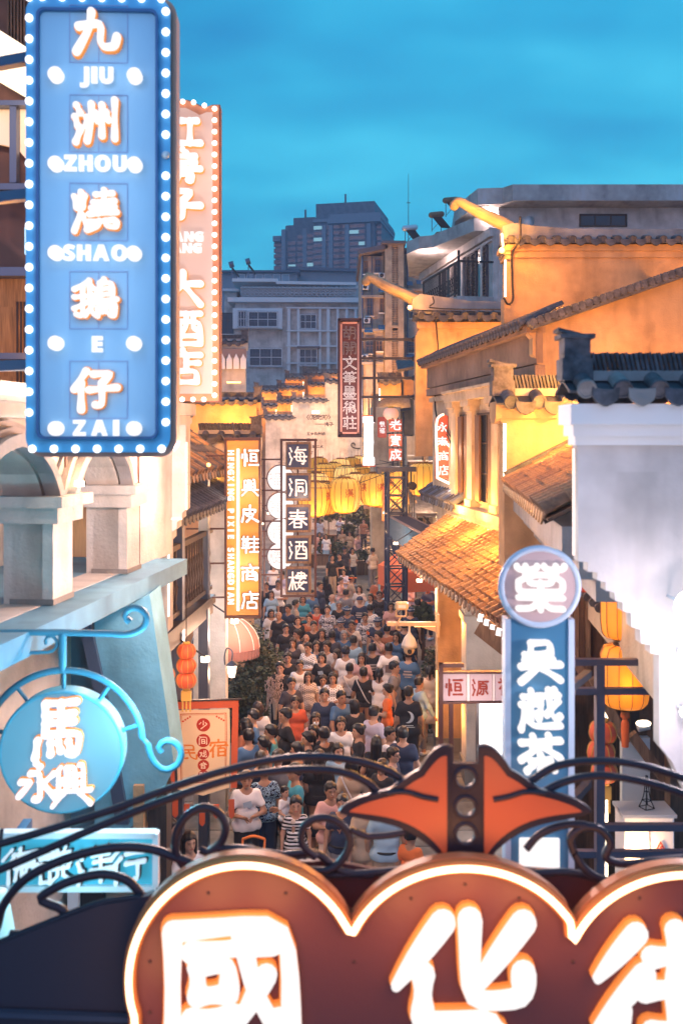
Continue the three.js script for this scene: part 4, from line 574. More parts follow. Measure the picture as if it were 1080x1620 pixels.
// ------------------------------------------------------------------ left side of the street
{ // arcade on the blue ledge
  const o = thing('arcade_house', 'white arcaded house on a blue ledge with two square columns', 'house', V3(-2.28, 0, -5.2), facing(-2.28, -5.2, -1.70, -10.2)), L = 5.03, wallM = M.plaster;
  const h0 = 5.16, sp = 5.86, top = 6.70;
  const arch = (x0, x1) => { const p = new THREE.Path(), c = (x0 + x1) / 2, r = (x1 - x0) / 2; p.moveTo(x0, h0); p.lineTo(x0, sp + 0.09); p.quadraticCurveTo(x0 + r * 0.25, sp + 0.42, c, sp + 0.46); p.quadraticCurveTo(x1 - r * 0.25, sp + 0.42, x1, sp + 0.09); p.lineTo(x1, h0); p.closePath(); return p; };
  const s = new THREE.Shape([[-1.5, h0 - 0.02], [L, h0 - 0.02], [L, top], [-1.5, top]].map(([a, b]) => new THREE.Vector2(a, b)));
  const cols = [0.35, 1.95, 3.55, 5.2], bays = [[0.53, 1.77], [2.13, 3.37], [3.73, 4.95], [-1.25, 0.17]]; for (const [a, b] of bays.slice(0, 2).concat([bays[3]])) s.holes.push(arch(a, b));
  part('wall', [new THREE.ExtrudeGeometry(s, { depth: 0.30, bevelEnabled: false, curveSegments: 10 }).translate(0, 0, -0.42), span(-1.5, L, 0, h0 - 0.2, -1.2, -0.5)], wallM, o);
  for (const [a, b] of bays.slice(0, 2).concat([bays[3]])) for (const [k, z] of [[0.0, 0.02], [0.08, -0.04], [0.16, -0.09]]) { const c = (a + b) / 2, r = (b - a) / 2 + k, out = new THREE.Shape(), f = (sh, q, e) => { sh.moveTo(c - r - e, sp + 0.10); sh.quadraticCurveTo(c - r * 0.75 - e * 0.6, sp + 0.43 + k * 0.6 + e, c, sp + 0.47 + k * 0.6 + e); sh.quadraticCurveTo(c + r * 0.75 + e * 0.6, sp + 0.43 + k * 0.6 + e, c + r + e, sp + 0.10); };
    f(out, 0, 0.085); out.lineTo(c + r, sp + 0.10); out.quadraticCurveTo(c + r * 0.75, sp + 0.43 + k * 0.6, c, sp + 0.47 + k * 0.6); out.quadraticCurveTo(c - r * 0.75, sp + 0.43 + k * 0.6, c - r, sp + 0.10); out.closePath();
    part('archivolt', new THREE.ExtrudeGeometry(out, { depth: 0.12, bevelEnabled: false, curveSegments: 10 }).translate(0, 0, -0.12 + z), M.greyPlaster, o); }
  for (const c of cols.slice(0, 3)) { const q = part('column', [span(c - 0.18, c + 0.18, h0, sp - 0.1, -0.36, -0.04)], wallM, o); part('capital', [span(c - 0.24, c + 0.24, sp - 0.10, sp + 0.02, -0.42, 0.02), span(c - 0.30, c + 0.30, sp + 0.02, sp + 0.10, -0.48, 0.08)], wallM, q); part('column_foot', span(c - 0.19, c + 0.19, h0, h0 + 0.04, -0.37, -0.03), M.stone, q); }
  part('back_wall', span(-1.5, L, h0, top, -1.7, -1.5), mat(0.03, 0.035, 0.05), o); part('back_panel', span(2.2, 4.8, h0, top, -1.49, -1.4), wallM, o);  // shade of the interior put in as a near-black sheet
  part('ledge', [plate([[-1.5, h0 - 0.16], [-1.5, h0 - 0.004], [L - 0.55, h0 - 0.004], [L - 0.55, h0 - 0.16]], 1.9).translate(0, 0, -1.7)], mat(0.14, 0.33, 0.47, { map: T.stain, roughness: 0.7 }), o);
  part('meter_box', [RB(0.10, 0.16, 0.08, 2.55, 5.62, -0.9, 0.01)], M.paleMetal, o); part('ceiling_beam', [span(2.0, 4.8, 6.2, 6.27, -1.0, -0.92)], M.woodDark, o);
  parts('wall_lamp', [rod(V3(2.02, 6.02, 0.06), V3(2.02, 6.06, 0.06), 0.035, 12), rod(V3(3.6, 6.02, 0.06), V3(3.6, 6.06, 0.06), 0.035, 12)], glow(1, 0.8, 0.55, 8), o);
  part('wall_pipe', [rod(V3(2.1, 6.1, -0.08), V3(2.1, 6.68, -0.08), 0.012), rod(V3(3.72, 5.2, -0.05), V3(3.72, 6.68, -0.05), 0.014)], M.ironBrown, o);
  const wl = (x, y, z) => V3(x, y, z).applyAxisAngle(V3(0, 1, 0), o.rotation.y).add(o.position);
  lamp(wl(2.02, 6.16, 0.12), ...WARM, 0.9, 2); lamp(wl(3.6, 6.16, 0.12), ...WARM, 0.9, 2); lamp(wl(2.6, 6.0, 1.4), ...PINK, 20, 8);  // the last is an added pink fill with no fitting
  part('cornice', [span(-1.5, L, 6.62, 6.74, -0.42, 0.14), span(-1.5, L, 6.52, 6.62, -0.12, 0.08)], wallM, o);
  part('flood_strip', span(-1.2, 2.2, 6.66, 6.69, 0.145, 0.165), glow(1, 0.86, 0.7, 4), o); lamp(wl(0.9, 6.95, 0.32), 1, 0.84, 0.68, 1.6, 4);
  // the end wall with its stepped corbel
  const d = 10.2, G = [[232, 1000], [232, 640], [297, 640], [297, 668], [294, 672], [294, 806], [288, 812], [288, 820], [280, 826], [280, 836], [272, 842], [272, 852], [266, 858], [266, 1000]];
  const e = thing('end_firewall', 'cream end wall with a stepped edge beside the arcade', 'wall', V3(0, 0, -d)); part('wall', plate(outline(d, G), 0.3).translate(0, 0, -0.3), M.plaster, e); part('coping', [span(X(228, d), X(302, d), Y(642, d), Y(630, d), -0.36, 0.06), span(X(234, d), X(299, d), Y(660, d), Y(650, d), -0.3, 0.03)], M.tileB, e);
  part('light_strip', [span(X(266, d), X(268.5, d), Y(975, d), Y(860, d), 0.002, 0.02), span(X(294.5, d), X(296.5, d), Y(806, d), Y(700, d), 0.002, 0.02), span(X(272, d), X(288, d), Y(822, d), Y(820, d), 0.002, 0.02)], glow(1, 0.8, 0.66, 2), e); part('wall_cable', tube([V3(X(241, d), Y(700, d), 0.03), V3(X(240, d), Y(820, d), 0.04), V3(X(236, d), Y(880, d), 0.05), V3(X(230, d), Y(905, d), 0.05)], 0.012, 24, 6), M.cable, e);
  lamp(P(262, 760, d - 0.9), ...PINK, 3.2, 5);
}
{ // lower wall and flared blue buttress
  const d = 8.2, o = thing('shop_base', 'blue lit shop wall with a flared buttress under the ledge', 'house', V3(0, 0, -d)), x = (px) => X(px, d), y = (py) => Y(py, d);
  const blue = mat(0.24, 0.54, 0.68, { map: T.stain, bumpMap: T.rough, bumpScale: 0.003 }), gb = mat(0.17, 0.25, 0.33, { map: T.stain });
  part('wall', span(x(-160), x(205), 0, y(985), -0.6, -0.25), gb, o);
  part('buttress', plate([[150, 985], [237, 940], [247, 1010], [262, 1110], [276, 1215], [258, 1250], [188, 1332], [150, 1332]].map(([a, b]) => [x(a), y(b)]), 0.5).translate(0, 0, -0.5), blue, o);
  part('strut', plate([[128, 985], [146, 985], [178, 1130], [206, 1300], [186, 1300], [160, 1130]].map(([a, b]) => [x(a), y(b)]), 0.06).translate(0, 0, 0.003), M.steel, o);
  part('ochre_post', span(x(213), x(229), 0, y(1240), -0.1, 0.05), M.ochre, o); part('dark_door', span(x(232), x(262), 0, y(1255), -0.3, -0.05), M.woodDark, o); part('tan_wall', span(x(150), x(258), 0, y(1330), -0.4, -0.15), mat(0.35, 0.27, 0.22, { map: T.stain }), o);
  part('vent_window', span(x(125), x(161), y(1447), y(1408), -0.14, -0.05), M.black, o); part('white_post', span(x(108), x(124), y(1470), y(1400), -0.14, 0.02), M.white, o);
}
{ // upper front behind the blue sign
  const d = 9.2, o = thing('upper_shophouse', 'tall shophouse front of brown louvres and lit soffit behind the blue sign', 'house', V3(0, 0, -d)), x = (px) => X(px, d), y = (py) => Y(py, d);
  part('wall', [span(x(-200), x(60), y(640), y(-200), -0.7, -0.4)], mat(0.16, 0.08, 0.07, { map: T.stain }), o);
  for (let i = 0; i < 9; i++) part('louvre', span(x(-6 + i * 5.4), x(-3 + i * 5.4), y(60), y(-60), -0.4, -0.3), M.wood, o);
  part('soffit', plate([[-60, 5], [36, 66], [36, 146], [-60, 90]].map(([a, b]) => [x(a), y(b)]), 0.06).translate(0, 0, -0.2), glow(1, 0.74, 0.45, 1.25), o);  // light falling on the soffit put in as its own glow
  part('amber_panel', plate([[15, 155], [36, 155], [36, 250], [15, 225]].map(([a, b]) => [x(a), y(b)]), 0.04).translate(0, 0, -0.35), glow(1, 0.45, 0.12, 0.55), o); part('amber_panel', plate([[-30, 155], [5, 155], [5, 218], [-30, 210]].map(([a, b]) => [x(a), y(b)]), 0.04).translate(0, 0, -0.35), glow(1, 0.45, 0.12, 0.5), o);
  parts('window_frame', [span(x(4), x(15), y(280), y(150), -0.3, -0.2), span(x(-60), x(40), y(292), y(282), -0.3, -0.18), span(x(-60), x(40), y(156), y(148), -0.3, -0.18), span(x(-60), x(40), y(432), y(418), -0.3, -0.15), span(x(-60), x(40), y(566), y(556), -0.3, -0.15)], M.steel, o);
  part('screen_panel', span(x(-60), x(44), y(626), y(432), -0.38, -0.34), mat(0.55, 0.30, 0.13, { map: T.wood }), o); for (let i = 0; i < 6; i++) part('screen_slot', span(x(8 + i * 6), x(11 + i * 6), y(612), y(470), -0.338, -0.325), M.woodDark, o);
  part('door_lamp', RB(x(34) - x(25), y(350) - y(395), 0.08, x(29), y(372), -0.3, 0.01), glow(0.3, 0.75, 1, 0.8), o); part('small_bracket', [span(x(24), x(38), y(310), y(298), -0.4, -0.2), span(x(30), x(38), y(320), y(310), -0.4, -0.2)], M.paleMetal, o);
  lamp(P(10, 110, d - 0.6), 1, 0.66, 0.4, 2.5, 5); lamp(P(10, 540, d - 0.5), ...AMBER, 1.2, 4);
}
{ // timber house with the gallery rail and golden roof
  const F = [-2.11, -11], N = [-1.90, -14.2], o = thing('gallery_shop', 'dark timber gallery shop with turned railing and golden roof tiles', 'house', V3(F[0], 0, F[1]), facing(...F, ...N)), L = 5.4;
  part('wall', [span(-1, L, 0, 6.2, -1.6, -1.2)], M.wood, o);
  part('gallery_floor', [span(-0.6, 3.3, 3.9, 4.02, -1.2, 0), span(-0.6, 3.3, 3.74, 3.9, -0.16, -0.04)], M.woodDark, o);
  for (const px of [-0.3, 1.3, 2.9]) part('post', span(px - 0.07, px + 0.07, 0, 5.8, -0.16, -0.02), M.steel, o);
  part('hand_rail', [span(-0.6, 3.3, 4.95, 5.02, -0.12, -0.04), span(-0.6, 3.3, 4.10, 4.16, -0.11, -0.05)], M.woodDark, o);
  for (let i = 0; i < 24; i++) { const x = -0.5 + i * 0.16; piece('baluster', kit.baluster ??= unit(lathe([[0.012, 0], [0.03, 0.05], [0.014, 0.12], [0.034, 0.3], [0.016, 0.42], [0.03, 0.5], [0.014, 0.6], [0.02, 0.8]], 8)), M.woodDark, o, x, 4.15, -0.08); }
  tileSlope(o, L - 0.6, 1.4, 0.95, 5.88, 0.21, 9, { each: 9, z0: -1.35, tiles: [M.tileWarm, M.tileB, M.tileWarm], rag: 1 });
  part('gable_edge', [bar(V3(-0.05, 5.95, 0.08), V3(-0.05, 6.95, -1.35), 0.12, 0.14)], M.ochre, o);
  tileSlope(o, L - 0.6, 0.5, 0.3, 5.42, 0.21, 2, { z0: -0.3, tiles: [M.tile, M.tileC, M.tileB] });
  const lat = []; for (let i = 0; i < 10; i++) lat.push(span(-0.5 + i * 0.36, -0.46 + i * 0.36, 0.5, 3.6, -1.18, -1.1)); for (let j = 0; j < 8; j++) lat.push(span(-0.6, 3.3, 0.6 + j * 0.42, 0.64 + j * 0.42, -1.18, -1.1)); tag(part('lattice_screen', lat, M.steel, o), null, null, null, 'stuff');
  const wl = (x, y, z) => V3(x, y, z).applyAxisAngle(V3(0, 1, 0), o.rotation.y).add(o.position);
  part('roof_lamp', ball(0.03, 2.2, 6.0, 0.12), amberGlow, o); for (const x of [0.6, 2.4, 4.2]) lamp(wl(x, 6.9, -0.2), ...AMBER, 4, 3);
  part('inner_lamp', ball(0.07, 1.6, 5.3, -0.7), warmGlow, o); lamp(wl(1.6, 5.1, -0.5), ...WARM, 2.2, 3); part('rail_lamp', [ball(0.05, 0.12, 4.85, 0.12, 1.3, 0.8, 1), rod(V3(0.12, 4.6, 0.1), V3(0.12, 4.83, 0.12), 0.02)], warmGlow, o); lamp(wl(0.1, 4.75, 0.3), ...WARM, 0.8, 3);
  part('white_cloth', [B(0.5, 0.5, 0.08, 0.2, 3.45, 0.0, 0.3, 0.4), B(0.35, 0.4, 0.08, 0.12, 3.1, 0.05, -0.2, 0.7)], M.white, o);
}
{ // horse-head walls one behind the other
  const wall = (label, d, cap, edge, p, each, m, ends, lampAt, k) => { const o = thing('horse_head_wall', label, 'wall', V3(0, 0, -d)), x = (px) => X(px, d), y = (py) => Y(py, d); part('wall', plate(edge.map(([a, b]) => [x(a), y(b)]), 0.35).translate(0, 0, -0.35), m, o); coping(o, x(cap[0]), x(cap[1]), y(cap[2]), -0.175, p, { each, ends, deep: p * 0.95, band: 0.12, bandMat: m }); if (lampAt) { part('uplight', RB(d > 60 ? 0.2 : 0.5, 0.06, 0.09, x(lampAt[0]), y(lampAt[1] + 6), 0.45, 0.02), amberGlow, o); lamp(V3(x(lampAt[0]), y(lampAt[1]), -d + 0.85), ...AMBER, k, 5); } return o; };
  wall('amber horse head wall with wavy tile coping above the orange shop sign', 16, [312, 412, 702], [[300, 700], [408, 700], [408, 722], [404, 726], [404, 745], [398, 752], [392, 770], [380, 782], [370, 800], [357, 812], [357, 1300], [306, 1300], [306, 985], [330, 980], [330, 760], [300, 745]], 0.24, true, M.plaster, [0, 0.9], [345, 735], 7);
  const e = wall('yellow lit wall with slate coping and end block behind the hotel sign', 24, [292, 412, 642], [[290, 640], [406, 640], [406, 658], [400, 664], [400, 1100], [290, 1100]], 0.24, true, M.ochre, [0, 1.0], [368, 672], 16); 
  wall('small white gable with scalloped trim below the bay window', 34, [336, 391, 548], [[330, 546], [388, 546], [388, 620], [330, 620]], 0.30, false, M.plaster, [0, 1.0], [372, 600], 2);
  lamp(P(335, 1030, 14.9), ...COOL, 2.2, 6); lamp(P(330, 900, 15.0), ...COOL, 1.0, 6);  // added cool fills on the white wall end, no lamp there
  const d = 34, o = thing('scalloped_trim', 'row of pale scalloped boards hung below the small gable roof', 'trim', V3(0, 0, -d + 0.1)); part('scallop', [0, 1, 2, 3].map((i) => plate([[0, 0], [0.2, 0], [0.2, 0.35], [0.16, 0.42], [0.1, 0.55], [0.04, 0.42], [0, 0.35]], 0.04).translate(X(348 + i * 11, d), Y(584, d), 0)), M.white, o); part('board', span(X(345, d), X(390, d), Y(566, d), Y(552, d), -0.02, -0.005), mat(0.28, 0.2, 0.18), o); o.children[0].position.z = 0.0;
  // stepped gables beyond
  const list = [['farthest wide amber parapet under the mullioned flats', 76, 479, 600, 596, 18], ['amber parapet step left of the farthest wide one', 75, 451, 482, 603, 8], ['amber parapet with short coping nearest the tall dark sign', 73, 487, 520, 613, 10], ['long low amber parapet above the short blue capped step', 72, 438, 482, 619, 12], ['leftmost amber parapet of the stepped rows', 71, 402, 441, 623, 10], ['short blue capped amber step beside the poem wall top', 68, 438, 464, 640, 8], ['lowest amber parapet at the poem wall left shoulder', 67, 410, 439, 647, 8]];
  for (const [label, dd, a, b, py, k] of list) { const w = wall(label, dd, [a, b, py], [[a + 1, py - 1], [b - 1, py - 1], [b - 1, 900], [a + 1, 900]], 0.44, false, M.ochre, [0.9, 0], [(a + b) / 2, py + 12], k * 1.1); w.userData.group = 'stepped amber parapets behind the poem wall'; part('light_strip', [span(X(b - 3, dd), X(b - 1.5, dd), Y(py + 12, dd), Y(py, dd), 0.01, 0.06), B(0.5, 0.07, 0.05, X(b - 6, dd), Y(py - 1, dd), 0.05, 0, -0.6)], warmGlow, w); }
}
{ // the poem wall that closes the street
  const d = 65, o = thing('poem_wall', 'pale stepped wall closing the street with a poem painted on it', 'wall', V3(0, 0, -d)), x = (px) => X(px, d), y = (py) => Y(py, d), k = d / FOC;
  part('wall', plate([[420, 1000], [420, 662], [462, 662], [462, 634], [514, 634], [514, 604], [606, 604], [606, 640], [660, 640], [660, 1000]].map(([a, b]) => [x(a), y(b)]), 0.6).translate(0, 0, -0.6), M.plaster, o);
  coping(o, x(416), x(468), y(665), -0.3, 0.43, { ends: [0.8, 0], deep: 0.45 }); coping(o, x(461), x(521), y(638), -0.3, 0.43, { ends: [0.8, 0], deep: 0.45 }); coping(o, x(513), x(609), y(608), -0.3, 0.43, { ends: [0.8, 0], deep: 0.45 });
  const ctxW = 1000, print = (rows, w, h) => canvasTex(w, h, (c) => { c.fillStyle = '#fff'; c.fillRect(0, 0, w, h); c.fillStyle = '#1c0f0f'; for (const [txt, px, py, sz] of rows) [...txt].forEach((ch, i) => inkGlyph(c, ch, px + i * sz * 1.22, py, sz, 0.13)); });
  // painted lettering as thin raised strokes
  const rows = [['《给安庆》', 489, 660, 7.2, 7.4], ['——海子', 502, 671, 6.2, 7.4], ['五岁的黎明', 488, 686, 4.6, 5.9], ['五岁的马', 488, 696, 4.6, 5.9], ['你面朝江水', 485, 706.5, 4.6, 5.9], ['坐下', 487, 716, 4.6, 5.9], ['风吹了安宫塔'.slice(0, 4), 498, 805, 5.2, 6.4]];
  for (const [txt, px, py, sz, st] of rows) part('lettering', [...txt].flatMap((ch, i) => GL[ch] ? glyphGeo(ch, sz * k, x(px + i * st), y(py), 0.002, 0.012, 0.18) : []), mat(0.05, 0.028, 0.03), o);
  lamp(V3(x(500), 8.2, -d + 5.5), 1, 0.62, 0.42, 95, 14); lamp(V3(x(560), 5, -d + 7), 1, 0.58, 0.34, 75, 14); part('wall_washer', [RB(0.5, 0.2, 0.2, x(500), 8.0, 1.2, 0.03), RB(0.5, 0.2, 0.2, x(560), 8.0, 1.2, 0.03)], warmGlow, o); part('washer_arm', [rod(V3(x(500), 7.9, 0), V3(x(500), 7.9, 1.2), 0.03), rod(V3(x(560), 7.9, 0), V3(x(560), 7.9, 1.2), 0.03)], M.iron, o);
  part('scroll_bracket', [tube([V3(x(579), y(709), 0.1), V3(x(562), y(709), 0.1), V3(x(556), y(706), 0.1), V3(x(556), y(702), 0.1), V3(x(560), y(701), 0.1), V3(x(561), y(704.5), 0.1)], 0.05, 30, 6)], M.woodDark, o);
}

// ------------------------------------------------------------------ signs over the street
const letterGlow = glow(1, 0.94, 0.93, 0.98, 0.1), redEdge = mat(0.6, 0.2, 0.06);
const amberEdge = mat(0.62, 0.20, 0.05, { emissive: lin(1, 0.33, 0.06), emissiveIntensity: 0.55 });  // orange halo round the letters put in as a glowing edge
const bracketTo = (t, list, r = 0.02, m = M.iron) => part('bracket', list.map(([a, b]) => bar(a, b, r * 2)), m, t);
function bulbs(t, pts, r, m, dead = -1) { const g = unit(ball(r, 0, 0, 0, 1, 1, 0.8, 10)); pts.forEach(([x, y, z], i) => piece('bulb', g, i === dead ? M.paleMetal : m, t, x, y, z)); }
{ // big blue sign
  const d = 5.5, k = d / FOC, t = thing('vertical_shop_sign', 'big blue vertical sign with five brush characters and round bulbs along its edge', 'sign', V3(X(160, d), Y(358, d), -d), 0.035), W = 236 * k, H = 730 * k;
  const rr2 = (w, h, r) => { const s = new THREE.Shape(); s.moveTo(-w / 2 + r, -h / 2); s.lineTo(w / 2 - r, -h / 2); s.absarc(w / 2 - r, -h / 2 + r, r, -Math.PI / 2, 0); s.lineTo(w / 2, h / 2 - r); s.absarc(w / 2 - r, h / 2 - r, r, 0, Math.PI / 2); s.lineTo(-w / 2 + r, h / 2); s.absarc(-w / 2 + r, h / 2 - r, r, Math.PI / 2, Math.PI); s.lineTo(-w / 2, -h / 2 + r); s.absarc(-w / 2 + r, -h / 2 + r, r, Math.PI, Math.PI * 1.5); return s; };
  part('casing', plate(rr2(W, H, 0.10), 0.14).translate(0, 0, -0.16), mat(0.45, 0.27, 0.20, { roughness: 0.4 }), t);
  const face = mat(0.07, 0.40, 0.72, { roughness: 0.35 }), faceIn = mat(0.30, 0.54, 0.76, { roughness: 0.4 });
  part('rim', plate(rr2(W - 0.038, H - 0.045, 0.085), 0.015).translate(-0.012, 0.005, 0.001), face, t);
  const ring = rr2(W - 0.172, H - 0.198, 0.045); { const hole = rr2(W - 0.20, H - 0.226, 0.036); ring.holes.push(new THREE.Path(hole.getPoints(8))); }
  part('inner_frame', plate(ring, 0.035).translate(-0.012, 0.005, 0.017), mat(0.03, 0.12, 0.30, { roughness: 0.4 }), t);
  part('face', plate(rr2(W - 0.203, H - 0.229, 0.036), 0.006).translate(-0.012, 0.005, 0.0175), faceIn, t);
  const px = (p) => (p - 160) * k, py = (p) => (358 - p) * k;
  [['九', 57], ['洲', 198], ['燒', 337], ['鵝', 476], ['仔', 617]].forEach(([c, y]) => { part('character', glyphGeo(c, 60 * k, px(156), py(y) , 0.06, 0.025, 0.17, true, 1.1, 0.10), letterGlow, t); part('character_edge', glyphGeo(c, 60 * k, px(156), py(y), 0.024, 0.036, 0.215, true, 1.1, 0.10), amberEdge, t);
    const q = 45 * k, cx = px(158), cy = py(y), w = 0.004; part('panel_line', [B(q * 2, w, w, cx, cy + q, 0.026), B(q * 2, w, w, cx, cy - q, 0.026), B(w, q * 2, w, cx - q, cy, 0.026), B(w, q * 2, w, cx + q, cy, 0.026), B(w, q * 2, w, cx, cy, 0.025)], mat(0.30, 0.36, 0.60), t); });
  [['JIU', 126, 157], ['ZHOU', 264, 155], ['SHAO', 404, 155], ['E', 547, 158], ['ZAI', 678, 156]].forEach(([w, y, cx]) => part('lettering', latinGeo(w, 23 * k, px(cx), py(y) + 1 * k, 0.05, 0.02, 0.004, w === 'ZAI' ? 0.03 : 0.012, 1.08), glow(0.97, 0.95, 1, 1.0, 0.1), t));
  const disc = unit(new THREE.CylinderGeometry(11.5 * k, 11.5 * k, 0.05, 24).rotateX(Math.PI / 2)); for (const [a, b, y] of [[94, 216, 126], [94, 216, 265], [94, 215, 404], [94, 215, 545], [94, 215, 678]]) for (const q of [a, b]) piece('disc_lamp', disc, letterGlow, t, px(q), py(y), 0.06);
  const bl = []; for (let i = 0; i < 21; i++) { bl.push([px(50), py(1 + i * 32.6), 0.03]); } for (let i = 0; i < 21; i++) bl.push([px(263), py(20 + i * 32.4), 0.03]); for (let i = 0; i < 7; i++) bl.push([px(55 + i * 33.6), py(710), 0.03]); for (let i = 0; i < 7; i++) bl.push([px(70 + i * 31), py(0), 0.03]);
  bulbs(t, bl, 6.3 * k, bulbGlow, 21 + 7);
  for (const y of [-0.8, 0.2, 1.0]) part('wall_arm', bar(V3(-W / 2, y, -0.08), V3(-W / 2 - 0.5, y, -0.3), 0.06), M.steel, t);
  for (const y of [0.95, 0.3, -0.3, -0.92]) lamp(t.position.clone().add(V3(0, y, 0.55)), 0.55, 0.80, 1, 0.30, 8);
}
{ // hotel sign behind it
  const d = 10, k = d / FOC, t = thing('hotel_sign', 'peach lit hotel sign with small bulbs partly hidden behind the blue sign', 'sign', V3(X(280, d), Y(400, d), -d), 0.02), px = (p) => (p - 280) * k, py = (p) => (400 - p) * k;
  const prof = [[212, 636], [348, 636], [348, 165], [336, 165], [324, 170], [312, 164], [298, 158], [268, 158], [254, 164], [240, 170], [226, 165], [212, 165]].map(([a, b]) => [px(a), py(b)]);
  part('casing', plate(prof, 0.18).translate(0, 0, -0.18), mat(0.20, 0.09, 0.07), t); part('rim', plate(prof.map(([a, b]) => [a * 0.985 - 0.004, b * 0.994]), 0.012).translate(0, 0, 0.001), mat(0.60, 0.24, 0.12), t);
  part('face', plate(prof.map(([a, b]) => [a * 0.85 - 0.008, b * 0.945]), 0.014).translate(0, 0, 0.002), glow(1, 0.42, 0.19, 0.42, 0.35), t);
  [['江', 212], ['房', 265], ['子', 325], ['大', 458], ['酒', 520], ['店', 580]].forEach(([c, y]) => { part('character', glyphGeo(c, 50 * k, px(291), py(y), 0.06, 0.03, 0.19, true, 1.1), letterGlow, t); part('character_edge', glyphGeo(c, 50 * k, px(291), py(y), 0.02, 0.036, 0.23, true, 1.1), amberEdge, t); });
  for (const [w, y] of [['JIANG', 376], ['FANG', 394]]) part('lettering', latinGeo(w, 14 * k, px(291), py(y), 0.05, 0.02, 0.006, 0.005, 1.1), letterGlow, t);
  const bl = []; for (let i = 0; i < 26; i++) bl.push([px(340), py(173 + i * 18.1), 0.03]); for (let i = 0; i < 7; i++) bl.push([px(323 - i * 17), py(632), 0.03]); for (let i = 0; i < 7; i++) bl.push([px(324 - i * 17), py(168 - Math.abs(Math.sin(i * 0.9)) * 6), 0.03]); bulbs(t, bl, 3.9 * k, glow(1, 0.88, 0.80, 3));
  parts('wall_arm', [bar(V3(px(212), 1, -0.09), V3(px(150), 1, -0.4), 0.06), bar(V3(px(212), -1, -0.09), V3(px(150), -1, -0.4), 0.06)], M.iron, t); for (const y of [-0.9, 0.9]) lamp(t.position.clone().add(V3(0.25, y, 0.5)), 1, 0.60, 0.38, 0.4, 6);
}
{ // round cyan sign
  const d = 6, k = d / FOC, t = thing('round_shop_sign', 'round cyan lit sign with three white characters in a scrolled iron hoop', 'sign', P(98, 1190, d), 0.06), r = 97 * k;
  const cy = mat(0.12, 0.42, 0.55, { roughness: 0.4 });
  part('drum', [new THREE.CylinderGeometry(r, r, 0.14, 48).rotateX(Math.PI / 2).translate(0, 0, -0.07)], cy, t); part('face', new THREE.CylinderGeometry(r * 0.955, r * 0.955, 0.01, 48).rotateX(Math.PI / 2).translate(0, 0, 0.006), glow(0.07, 0.46, 0.78, 0.45, 0.2), t); part('rim', new THREE.TorusGeometry(r * 0.975, r * 0.035, 8, 48), cy, t);
  const letter = glow(1, 0.94, 1, 1.0, 0.1); [['馬', 5, 1152, 88], ['永', -30, 1233, 62], ['興', 22, 1237, 62]].forEach(([c, x, y, s]) => { part('character', glyphGeo(c, s * k, (x - 3) * k, (1190 - y) * k, 0.04, 0.03, 0.14, true, c === '馬' ? 0.9 : 0.95, 0.05), letter, t); part('character_edge', glyphGeo(c, s * k, (x - 3) * k, (1190 - y) * k, 0.012, 0.03, 0.165, true, c === '馬' ? 0.9 : 0.95, 0.05), amberEdge, t); });
  const iron = mat(0.055, 0.20, 0.28, { roughness: 0.45 }), q = (x, y, z = -0.06) => V3((x - 98) * k, (1190 - y) * k, z), R = 126 * k;
  const arcP = []; for (let i = 0; i <= 14; i++) { const a = Math.PI * (0.98 - i * 0.068); arcP.push(V3(Math.cos(a) * R, Math.sin(a) * R, -0.06)); }
  part('hoop', [tube([...arcP, q(228, 1180), q(238, 1210), q(256, 1226), q(276, 1220), q(284, 1200), q(274, 1183), q(258, 1180), q(248, 1190), q(252, 1198)], 0.022, 60, 8), ...[0.3, 0.95, 1.57, 2.2, 2.85].map((a) => rod(V3(Math.cos(a) * r, Math.sin(a) * r, -0.06), V3(Math.cos(a) * R, Math.sin(a) * R, -0.06), 0.014))], iron, t);
  part('hanger', [rod(q(96, 1006), q(96, 1066), 0.026), tube([q(-60, 1003), q(60, 1003), q(160, 1006), q(203, 1007), q(224, 996), q(228, 978), q(215, 966), q(200, 968), q(194, 980), q(203, 988)], 0.022, 50, 8), tube([q(-60, 1035), q(60, 1035), q(82, 1032), q(88, 1020), q(80, 1009), q(70, 1012), q(70, 1022)], 0.012, 30, 6), rod(q(37, 1006), q(37, 1036), 0.012)], iron, t);
  lamp(t.position.clone().add(V3(0.05, 0, 0.45)), 0.25, 0.75, 1, 0.6, 8); lamp(t.position.clone().add(V3(0.62, 0.3, 0.1)), 0.25, 0.75, 1, 4.6, 10); lamp(t.position.clone().add(V3(-0.1, 0.9, 0.6)), 0.25, 0.75, 1, 0.5, 10);
}
